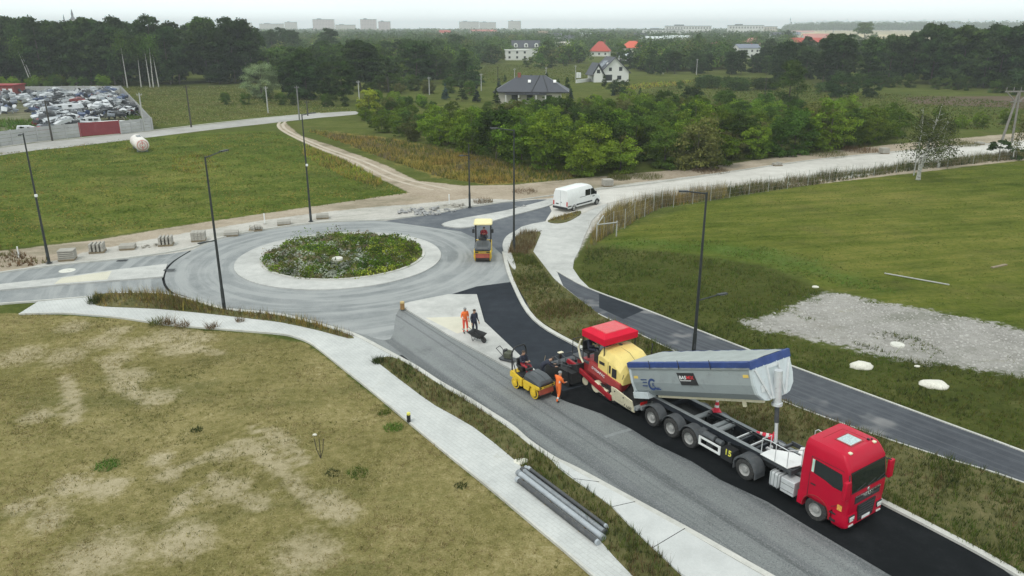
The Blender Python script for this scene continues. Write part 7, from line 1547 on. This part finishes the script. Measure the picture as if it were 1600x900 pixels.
# low scrub row behind the scrapyard
rows([(0, 142), (60, 139), (170, 138)], [0, 5], 4.2, 5, .55, 'olive scrub bush between the scrapyard and the left wood', 'bush', 'scrub bushes behind the scrapyard', THK, .3, 'bush')
rows([(330, 165), (420, 163), (545, 168)], [0, 4], 5, 6, .40, 'low dark bush in the meadow below the silver-green willow', 'bush', 'low bushes in the meadow below the willow', [THK[1], THK[3]], .3, 'bush')
rows([(1040, 178), (1130, 186), (1210, 190), (1310, 196), (1400, 200)], [0, 5], 5, 6, .5, 'bright green bush at the back edge of the thicket', 'bush', 'bushes at the back edge of the thicket', [THK[0], THK[1]], .3, 'bush')
rows([(1450, 200), (1520, 200), (1600, 203), (1680, 205)], [0, 12], 6, 8, .40, 'light green bush in the right field behind the timber pylon', 'bush', 'bushes in the right field', [THK[0], THK[4]], .3, 'bush')
rows([(1060, 138), (1100, 134), (1160, 130)], [0], 6, 8, .45, 'low bush on the far side of the open field', 'bush', 'low bushes on the far side of the open field', [THK[3]], .3, 'bush')
# ---- grass and weeds
def scatter(poly, dens, rg):
    X0, X1 = min(p[0] for p in poly), max(p[0] for p in poly); Y0, Y1 = min(p[1] for p in poly), max(p[1] for p in poly)
    n = int(dens*(X1-X0)*(Y1-Y0)); X = X0+(X1-X0)*rg.random(n); Y = Y0+(Y1-Y0)*rg.random(n); k = inside(poly, X, Y); return X[k], Y[k]
def weeds(name, poly, dens, h, w, mt, label, cat, z=.02, blades=4, lean=.35, seed=1, world=False, clump=.8, patch=.9):
    rg = np.random.default_rng(seed); P = poly if world else ground(poly); X, Y = scatter(P, dens, rg)
    f = np.sin(X*.9+np.sin(Y*.7)*2)+np.sin(Y*1.1+np.sin(X*.5)*2.3); keep = rg.random(len(X)) < np.clip(.72+clump*.3*f, .08, 1); X, Y, f = X[keep], Y[keep], f[keep]
    n = len(X); hh = (h[0]+(h[1]-h[0])*rg.random(n)**1.6)*(1+.18*f)
    X = np.repeat(X, blades)+rg.normal(size=n*blades)*.05; Y = np.repeat(Y, blades)+rg.normal(size=n*blades)*.05; H = np.repeat(hh, blades)*(.6+.5*rg.random(n*blades)); m = len(X)
    a = rg.random(m)*6.283; dx, dy = np.cos(a), np.sin(a); ln = rg.normal(size=m)*lean*H; lb = rg.normal(size=m)*lean*H; ww = w*(.6+.8*rg.random(m))
    V = np.stack([np.stack([X-dx*ww, Y-dy*ww, np.full(m, z)], 1), np.stack([X+dx*ww, Y+dy*ww, np.full(m, z)], 1), np.stack([X+ln, Y+lb, z+H], 1)], 1).reshape(-1, 3)
    mts = mt if isinstance(mt, list) else [mt]; g2 = np.sin(X[::blades]*.23+1.3*np.sin(Y[::blades]*.19+seed))+np.sin(Y[::blades]*.31+np.sin(X[::blades]*.37)*1.7+seed); pk = ((g2+2)/4*len(mts)+rg.normal(size=n)*patch).astype(int) % len(mts); mi = pk.repeat(blades)
    me = mk(name, V, np.arange(m*3).reshape(-1, 3), mi); o = link(name, me, mts); return tag(o, label, cat, kind='stuff')
g_dry = grassmat('grass_dry', [(.16, .135, .055), (.29, .245, .11), (.42, .36, .19)]); g_green = grassmat('grass_green', [(.038, .068, .010), (.075, .122, .018), (.14, .18, .036)]); g_olive = grassmat('grass_olive', [(.052, .062, .015), (.10, .108, .026), (.17, .165, .05)]); g_brown = grassmat('grass_brown', [(.07, .05, .025), (.14, .095, .045), (.22, .15, .075)]); g_dark = grassmat('grass_dark', [(.022, .036, .011), (.045, .062, .018), (.08, .09, .03)]); g_ochre = grassmat('grass_ochre', [(.17, .14, .035), (.32, .245, .06), (.44, .33, .10)]); g_reed = grassmat('reed', [(.11, .095, .05), (.20, .17, .10), (.30, .25, .16)]); g_lime = grassmat('grass_lime', [(.05, .10, .015), (.09, .18, .028), (.17, .26, .06)])
weeds('tall_weeds', VA, 42, (.20, .75), .013, [g_brown, g_olive, g_ochre], 'brown seeding weeds on the verge between sidewalk and roundabout', 'weeds', .12, 5, .22, 2)
weeds('tall_weeds', VB, 60, (.16, .55), .011, [g_olive, g_brown, g_dark, g_green], 'tall olive and brown grass on the verge between sidewalk and road', 'weeds', .12, 5, .25, 3)
VCn = [(870, 520), (905, 541), (1000, 590), (1100, 641), (1240, 712), (1380, 784), (1458, 824), (1562, 880), (1640, 930), (1760, 930), (1598, 757), (1300, 660), (1100, 573), (958, 504), (935, 492), (860, 440), (833, 400), (800, 400), (803, 440), (838, 499)]
weeds('tall_weeds', VCn, 60, (.12, .45), .013, [g_olive, g_green, g_dark, g_olive, g_brown], 'dark tangled weeds between the new road and the cycle path', 'weeds', .08, 5, .35, 4)
weeds('tall_weeds', [(795, 398), (800, 378), (815, 365), (840, 364), (836, 385), (828, 400)], 60, (.25, .7), .016, [g_brown, g_reed], 'brown dry weeds on the kerbed nose beside the footpath', 'weeds', .1, 5, .25, 5)
slab('verge', smooth([(856, 346), (880, 338), (906, 331), (904, 338), (885, 348), (866, 350)], 3), .13, soilm); weeds('tall_weeds', [(858, 346), (880, 339), (903, 333), (900, 339), (882, 347)], 60, (.2, .5), .018, [g_brown, g_reed, g_ochre], 'small island of brown weeds in front of the white van', 'weeds', .12, 5, .25, 6)
DW = [(918, 386), (1080, 398), (1200, 420), (1290, 457), (1210, 489), (1160, 505), (1300, 545), (1600, 588), (1700, 606), (1760, 760), (1598, 706), (1300, 596), (1100, 520), (940, 457), (905, 430)]
weeds('tall_weeds', DW, 26, (.08, .34), .016, [g_green, g_olive, g_green, g_olive, g_dark], 'dark rough weeds between the cycle path and the mown lawn', 'weeds', .0, 5, .4, 7)
weeds('lawn_herbs', ZP['bright'][0], 12, (.05, .20), .022, [g_lime, g_green, g_olive], 'bright green broad-leaved strip at the near edge of the lawn', 'herbs', .0, 4, .6, 8)
weeds('lawn_grass', [(980, 362), (1100, 322), (1300, 288), (1600, 254), (1700, 260), (1700, 520), (1600, 505), (1450, 488), (1250, 430), (1060, 384)], 7, (.03, .09), .02, [g_olive, g_green, g_olive], 'short mown grass of the large lawn', 'grass', .0, 4, .8, 9)
weeds('dry_grass', [(-20, 492), (45, 490), (180, 500), (300, 515), (400, 523), (480, 538), (640, 665), (840, 830), (940, 910), (-60, 920)], 34, (.04, .16), .014, [g_dry, g_dry, g_dry, g_olive], 'short dry grass of the left foreground meadow', 'grass', .0, 4, .7, 10)
weeds('meadow_grass', [(-30, 262), (0, 240), (200, 218), (420, 206), (450, 214), (520, 248), (600, 284), (636, 303), (520, 319), (300, 349), (0, 388), (-40, 390)], 10, (.05, .26), .022, [g_green, g_olive, g_lime, g_olive, g_ochre, g_green, g_olive], 'lush uneven grass of the meadow behind the roundabout', 'grass', .0, 4, .6, 11)
weeds('tall_weeds', [(480, 205), (600, 217), (700, 237), (800, 258), (905, 275), (880, 282), (760, 288), (690, 278), (600, 248), (540, 225)], 20, (.2, .85), .03, [g_ochre, g_olive, g_ochre, g_reed, g_green], 'ochre and rust coloured tall weeds between the dirt track and the thicket', 'weeds', .0, 5, .25, 12)
weeds('reeds', [(915, 391), (935, 352), (960, 328), (1000, 319), (1050, 309), (1100, 301), (1130, 296), (1140, 309), (1082, 318), (1034, 325), (1007, 338), (976, 356), (945, 371), (930, 384)], 48, (.6, 1.7), .016, [g_reed, g_ochre, g_reed, g_olive], 'tall tan reeds along the bend of the wire fence', 'reeds', .0, 4, .12, 13)
weeds('reeds', [(1130, 296), (1200, 287), (1300, 275), (1400, 262), (1500, 250), (1600, 239), (1700, 230), (1700, 239), (1600, 248.5), (1500, 258.5), (1400, 270), (1300, 285), (1200, 299), (1140, 308)], 30, (.4, 1.35), .022, [g_olive, g_dark, g_reed, g_olive], 'olive reeds and weeds along the straight wire fence', 'reeds', .0, 4, .2, 14)
weeds('meadow_grass', [(240, 198), (200, 150), (190, 136), (390, 134), (545, 170), (550, 173), (420, 181)], 5, (.08, .35), .04, [g_olive, g_dry, g_green], 'pale olive rough grass of the meadow beyond the upper road', 'grass', .0, 4, .5, 15)
weeds('field_grass', [(980, 150), (1100, 120), (1240, 122), (1300, 140), (1600, 160), (1650, 205), (1400, 200), (1200, 182), (1000, 172)], 1.8, (.12, .45), .10, [g_olive, g_green, g_olive], 'rough grass of the open field behind the thicket', 'grass', .0, 4, .5, 50)
weeds('field_grass', [(740, 128), (760, 100), (930, 103), (930, 124), (860, 134)], 1.0, (.12, .4), .12, [g_olive, g_green, g_olive], 'pale rough grass between the dark roof and the far white house', 'grass', .0, 4, .5, 51)
weeds('tall_weeds', [(940, 138), (1000, 131), (1060, 128), (1090, 126), (1060, 134), (1000, 140)], 1.5, (.3, .9), .12, [L_yel, g_ochre, g_olive], 'yellow flowering patch right of the white gabled house', 'weeds', .0, 4, .4, 52)
weeds('tall_weeds', [(-20, 190), (60, 188), (92, 200), (95, 208), (0, 218), (-20, 220)], 4, (.3, 1.2), .07, [g_lime, g_green], 'green weeds growing at the front left of the scrapyard', 'weeds', .0, 4, .4, 53)
weeds('tall_weeds', [(185, 172), (210, 172), (228, 190), (200, 192)], 4, (.2, .8), .07, [g_lime, g_green], 'green weeds in the right corner of the scrapyard', 'weeds', .0, 4, .4, 54)
weeds('tall_weeds', [(0, 385), (-80, 400), (-80, 425), (10, 418), (70, 414), (82, 408), (50, 402)], 10, (.2, .7), .03, [g_brown, g_olive], 'brown weeds at the foot of the leftmost street lamp', 'weeds', .0, 5, .35, 16)
weeds('tall_weeds', [(480, 228), (520, 244), (560, 262), (600, 284), (588, 293), (540, 278), (500, 258), (470, 240)], 14, (.2, .8), .03, [g_ochre, L_yel, g_ochre, g_olive], 'yellow flowering weeds along the left side of the dirt track', 'weeds', .0, 4, .25, 17)
weeds('tall_weeds', [(270, 245), (330, 240), (345, 262), (310, 272), (268, 268)], 7, (.1, .55), .03, [g_ochre, L_yel, g_olive], 'patch of yellow weeds in the meadow below the white tank', 'weeds', .0, 4, .3, 18)
for i_, pg_ in enumerate([[(1348, 520), (1375, 517), (1425, 527), (1460, 540), (1478, 556), (1450, 560), (1425, 545), (1370, 530)], [(1330, 533), (1360, 540), (1400, 552), (1390, 556), (1340, 544)], [(1570, 558), (1590, 560), (1588, 568), (1572, 566)], [(1260, 470), (1285, 466), (1280, 474), (1262, 476)], [(1238, 488), (1275, 500), (1268, 504), (1240, 494)]]): weeds('gravel_weeds', pg_, 30, (.05, .4), .016, [g_green, g_olive, g_dark], ['ragged strip of weeds across the gravel patch beside the white cover', 'thin weeds below the white cover on the gravel patch', 'weeds at the right end of the gravel patch', 'weeds at the upper left corner of the gravel patch', 'thin weeds on the left part of the gravel patch'][i_], 'weeds', .0, 4, .5, 30+i_)
def tuft(b, r, h, mt, label, n=70, z=0, lean=.4):
    x, y = at(*b); rg = np.random.default_rng(int(b[0])); a = rg.random(n)*6.283; q = r*np.sqrt(rg.random(n)); X = q*np.cos(a); Y = q*np.sin(a); H = h*(.5+.6*rg.random(n)); aa = rg.random(n)*6.283; w = .012+.012*rg.random(n)
    V = np.stack([np.stack([X-np.cos(aa)*w, Y-np.sin(aa)*w, 0*X], 1), np.stack([X+np.cos(aa)*w, Y+np.sin(aa)*w, 0*X], 1), np.stack([X+rg.normal(size=n)*lean*H, Y+rg.normal(size=n)*lean*H, H], 1)], 1).reshape(-1, 3)
    o = link('herb_tuft', mk('herb_tuft', V, np.arange(n*3).reshape(-1, 3)), mt); o.location = (x, y, z); tag(o, label, 'herb'); return o
tuft((375, 504), .3, .5, g_brown, 'small dark herb by the sidewalk left of the lamp', 60, .1); tuft((263, 508), .45, .75, g_brown, 'twiggy weed leaning over the sidewalk edge', 110, .1, .5); tuft((245, 508), .5, .6, g_olive, 'broad olive weed beside the twiggy one at the sidewalk edge', 120, .1, .6); tuft((285, 512), .5, .5, g_brown, 'low brown weed right of the twiggy one at the sidewalk edge', 100, .1, .6); tuft((332, 514), .4, .55, g_brown, 'small bare weed bush at the sidewalk edge', 90, .1, .6)
tuft((168, 728), .55, .22, g_lime, 'bright green herb tuft in the dry meadow', 220, 0, .7); tuft((615, 669), .5, .2, g_lime, 'green herb patch near the black bollard', 220, 0, .8); tuft((600, 646), .35, .16, g_green, 'small green tuft above the herb patch', 140, 0, .8); tuft((592, 568), .4, .4, g_dark, 'dense green tuft at the tip of the long verge', 200, .12); tuft((150, 474), .6, .6, g_dark, 'dark green tuft at the left tip of the curved verge', 260, .12); tuft((560, 740), .5, .2, g_green, 'faint green patch low in the dry meadow', 160, 0, .8); tuft((308, 672), .3, .15, g_dark, 'tiny dark tuft in the middle of the dry meadow', 90, 0, .8); tuft((520, 740), .35, .16, g_dark, 'tiny dark tuft right of the dead stalks', 90, 0, .8); tuft((720, 760), .3, .16, g_dark, 'tiny dark tuft in the dry meadow near the sidewalk bend', 90, 0, .8)
tuft((968, 279), 1.6, .9, g_olive, 'grey-green weeds at the corner of the thicket by the dirt strip', 500, 0, .4); tuft((1010, 277), 2.2, .7, g_olive, 'olive weeds on the dirt strip right of the pallet', 500, 0, .4); tuft((1110, 268), 2.5, .6, g_brown, 'brown weeds on the dirt strip above the pale road', 500, 0, .4); tuft((1290, 242), 3.2, .8, g_olive, 'weeds on the dirt strip left of the white load', 600, 0, .4); tuft((1345, 236), 3.0, 1.0, g_brown, 'brown weeds on the dirt strip beside the white load', 600, 0, .4); tuft((1500, 226), 3.0, 1.0, g_olive, 'weeds on the dirt strip right of the birches', 600, 0, .4); tuft((820, 300), 1.6, .5, g_brown, 'sparse brown weeds on the dirt strip behind the white van', 260, 0, .4); tuft((755, 316), 1.2, .6, g_brown, 'brown weeds at the foot of the lamp by the north-east road', 260, 0, .4)
x, y = at(501, 716); e = empty('dead_stalks', (x, y, 0), 0, 'three dark dead stalks standing alone in the dry meadow', 'dead plant'); m = MB()
for dx in (-.22, 0, .2): m.tube([(0, 0, 0), (dx*.7, .02, .45), (dx, .03, 1.0)], .02, 5)
m.build('stalk', mat('dead_stalk', (.05, .045, .03), .9), e)
# roundabout planting
rg = np.random.default_rng(5); IGa = np.array(IG); n = 2600; Cs, Ns, Mi = [], [], []
g_sil = leafmat('planting_silver', (.18, .20, .15), (.30, .32, .26), (.42, .43, .37)); g_pur = leafmat('planting_purple', (.10, .085, .05), (.17, .145, .09), (.25, .21, .14)); pm_ = [L_mid, L_ol, L_bright, g_sil, g_pur, L_yel, L_dark]
X, Y = scatter(IG, 13, rg); ex = (X-icx)/(max(p[0] for p in IG)-icx); ey = (Y-icy)/(max(p[1] for p in IG)-icy)
for x, y, u, v in zip(X, Y, ex, ey):
    rr = u*u+v*v
    if rr > .94: continue
    z = .10+.42*min(1, (1-math.sqrt(rr))*1.5); s = .16+.22*rg.random()
    nzv = math.sin(x*1.1+2*math.sin(y*.9))+math.sin(y*1.3+1.5*math.sin(x*.8)); s *= 1+.22*nzv
    if u < -.35: k = rg.choice(7, p=[.22, .22, .05, .14, .25, .02, .10])
    elif u > .35: k = rg.choice(7, p=[.22, .10, .42, .06, .04, .10, .06])
    elif v < -.3: k = rg.choice(7, p=[.25, .10, .18, .34, .06, .03, .04])
    else: k = rg.choice(7, p=[.28, .34, .12, .05, .09, .05, .07])
    if rg.random() < .62: k = [1, 4, 0, 3, 1, 2, 0][int((nzv+2)/4*6.99) % 7] if u < .3 else [2, 0, 2, 1, 2, 5, 0][int((nzv+2)/4*6.99) % 7]
    if (x-at(528, 414)[0])**2+(y-at(528, 414)[1])**2 < 1.1: continue
    m_n = 26; d = rg.normal(size=(m_n, 3)); d /= np.linalg.norm(d, axis=1)[:, None]; d[:, 2] = abs(d[:, 2])*1.1
    tall = 2.4 if rg.random() < .06 else 1
    Cs.append(np.array([x, y, z])+d*s*np.array([1, 1, tall*1.15])); Ns.append(d); Mi += [int(k)]*m_n
C = np.concatenate(Cs); P, F = leafquads(C, .13, rg, .6, np.concatenate(Ns)); tag(link('island_planting', mk('island_planting', P, F, Mi), pm_), 'mixed green, silver and purplish planting filling the roundabout island', 'planting', kind='stuff')
# loose stones on the gravel patch
rg = np.random.default_rng(61); X, Y = scatter(ground(ZP['gravel'][0]), 16, rg); n = len(X); C = np.stack([X, Y, np.full(n, .015)], 1); sz = (.02+.06*rg.random(n)**3)[:, None]
ox = np.array([[-1, -1, -.4], [1, -1, -.4], [1, 1, -.4], [-1, 1, -.4], [-.6, -.6, .5], [.6, -.6, .5], [.6, .6, .5], [-.6, .6, .5]]); V = (C[:, None, :]+ox[None]*sz[:, None, :]*(.7+.6*rg.random((n, 8, 1)))).reshape(-1, 3); fb = np.array([[4, 5, 6, 7], [0, 1, 5, 4], [1, 2, 6, 5], [2, 3, 7, 6], [3, 0, 4, 7]]); F = (np.arange(n)[:, None, None]*8+fb[None]).reshape(-1, 4)
tag(link('gravel_stones', mk('gravel_stones', V, F), mat('gravel_stone', (.40, .385, .36), .95, 0, .3)), 'loose grey stones scattered over the gravel patch', 'gravel', kind='stuff')
# ---- smoke and haze
bm = bmesh.new(); sx_ = (1480-800)/FPX*(1800*.947+6)
bmesh.ops.create_icosphere(bm, subdivisions=3, radius=1)
for v in bm.verts: t = (v.co.x+1)/2; v.co = Vector((v.co.x*48, v.co.y*12, v.co.z*(2+7*(1-t))+ (1-t)*9))
me = bpy.data.meshes.new('smoke_plume'); bm.to_mesh(me); bm.free(); mS = bpy.data.materials.new('smoke'); mS.use_nodes = True; nt = mS.node_tree; nt.nodes.clear(); pv_ = nt.nodes.new('ShaderNodeVolumePrincipled'); pv_.inputs['Color'].default_value = (.8, .9, 1, 1); pv_.inputs['Density'].default_value = .016; nt.links.new(pv_.outputs[0], nt.nodes.new('ShaderNodeOutputMaterial').inputs['Volume'])
o = link('smoke_plume', me, mS); o.location = (sx_, 1750, 17); tag(o, 'thin bluish smoke drifting left over the right skyline wood', 'smoke', kind='stuff')
HZ = .00027
me = MB(); me.b2(-5700, 5700, -120, 5700, -1.0, 58); mH = bpy.data.materials.new('haze'); mH.use_nodes = True; nt = mH.node_tree; nt.nodes.clear(); pv_ = nt.nodes.new('ShaderNodeVolumePrincipled'); pv_.inputs['Color'].default_value = (.93, .98, 1, 1); pv_.inputs['Density'].default_value = HZ; pv_.inputs['Anisotropy'].default_value = .1; nt.links.new(pv_.outputs[0], nt.nodes.new('ShaderNodeOutputMaterial').inputs['Volume'])
o = me.build('haze', mH); tag(o, kind='stuff')
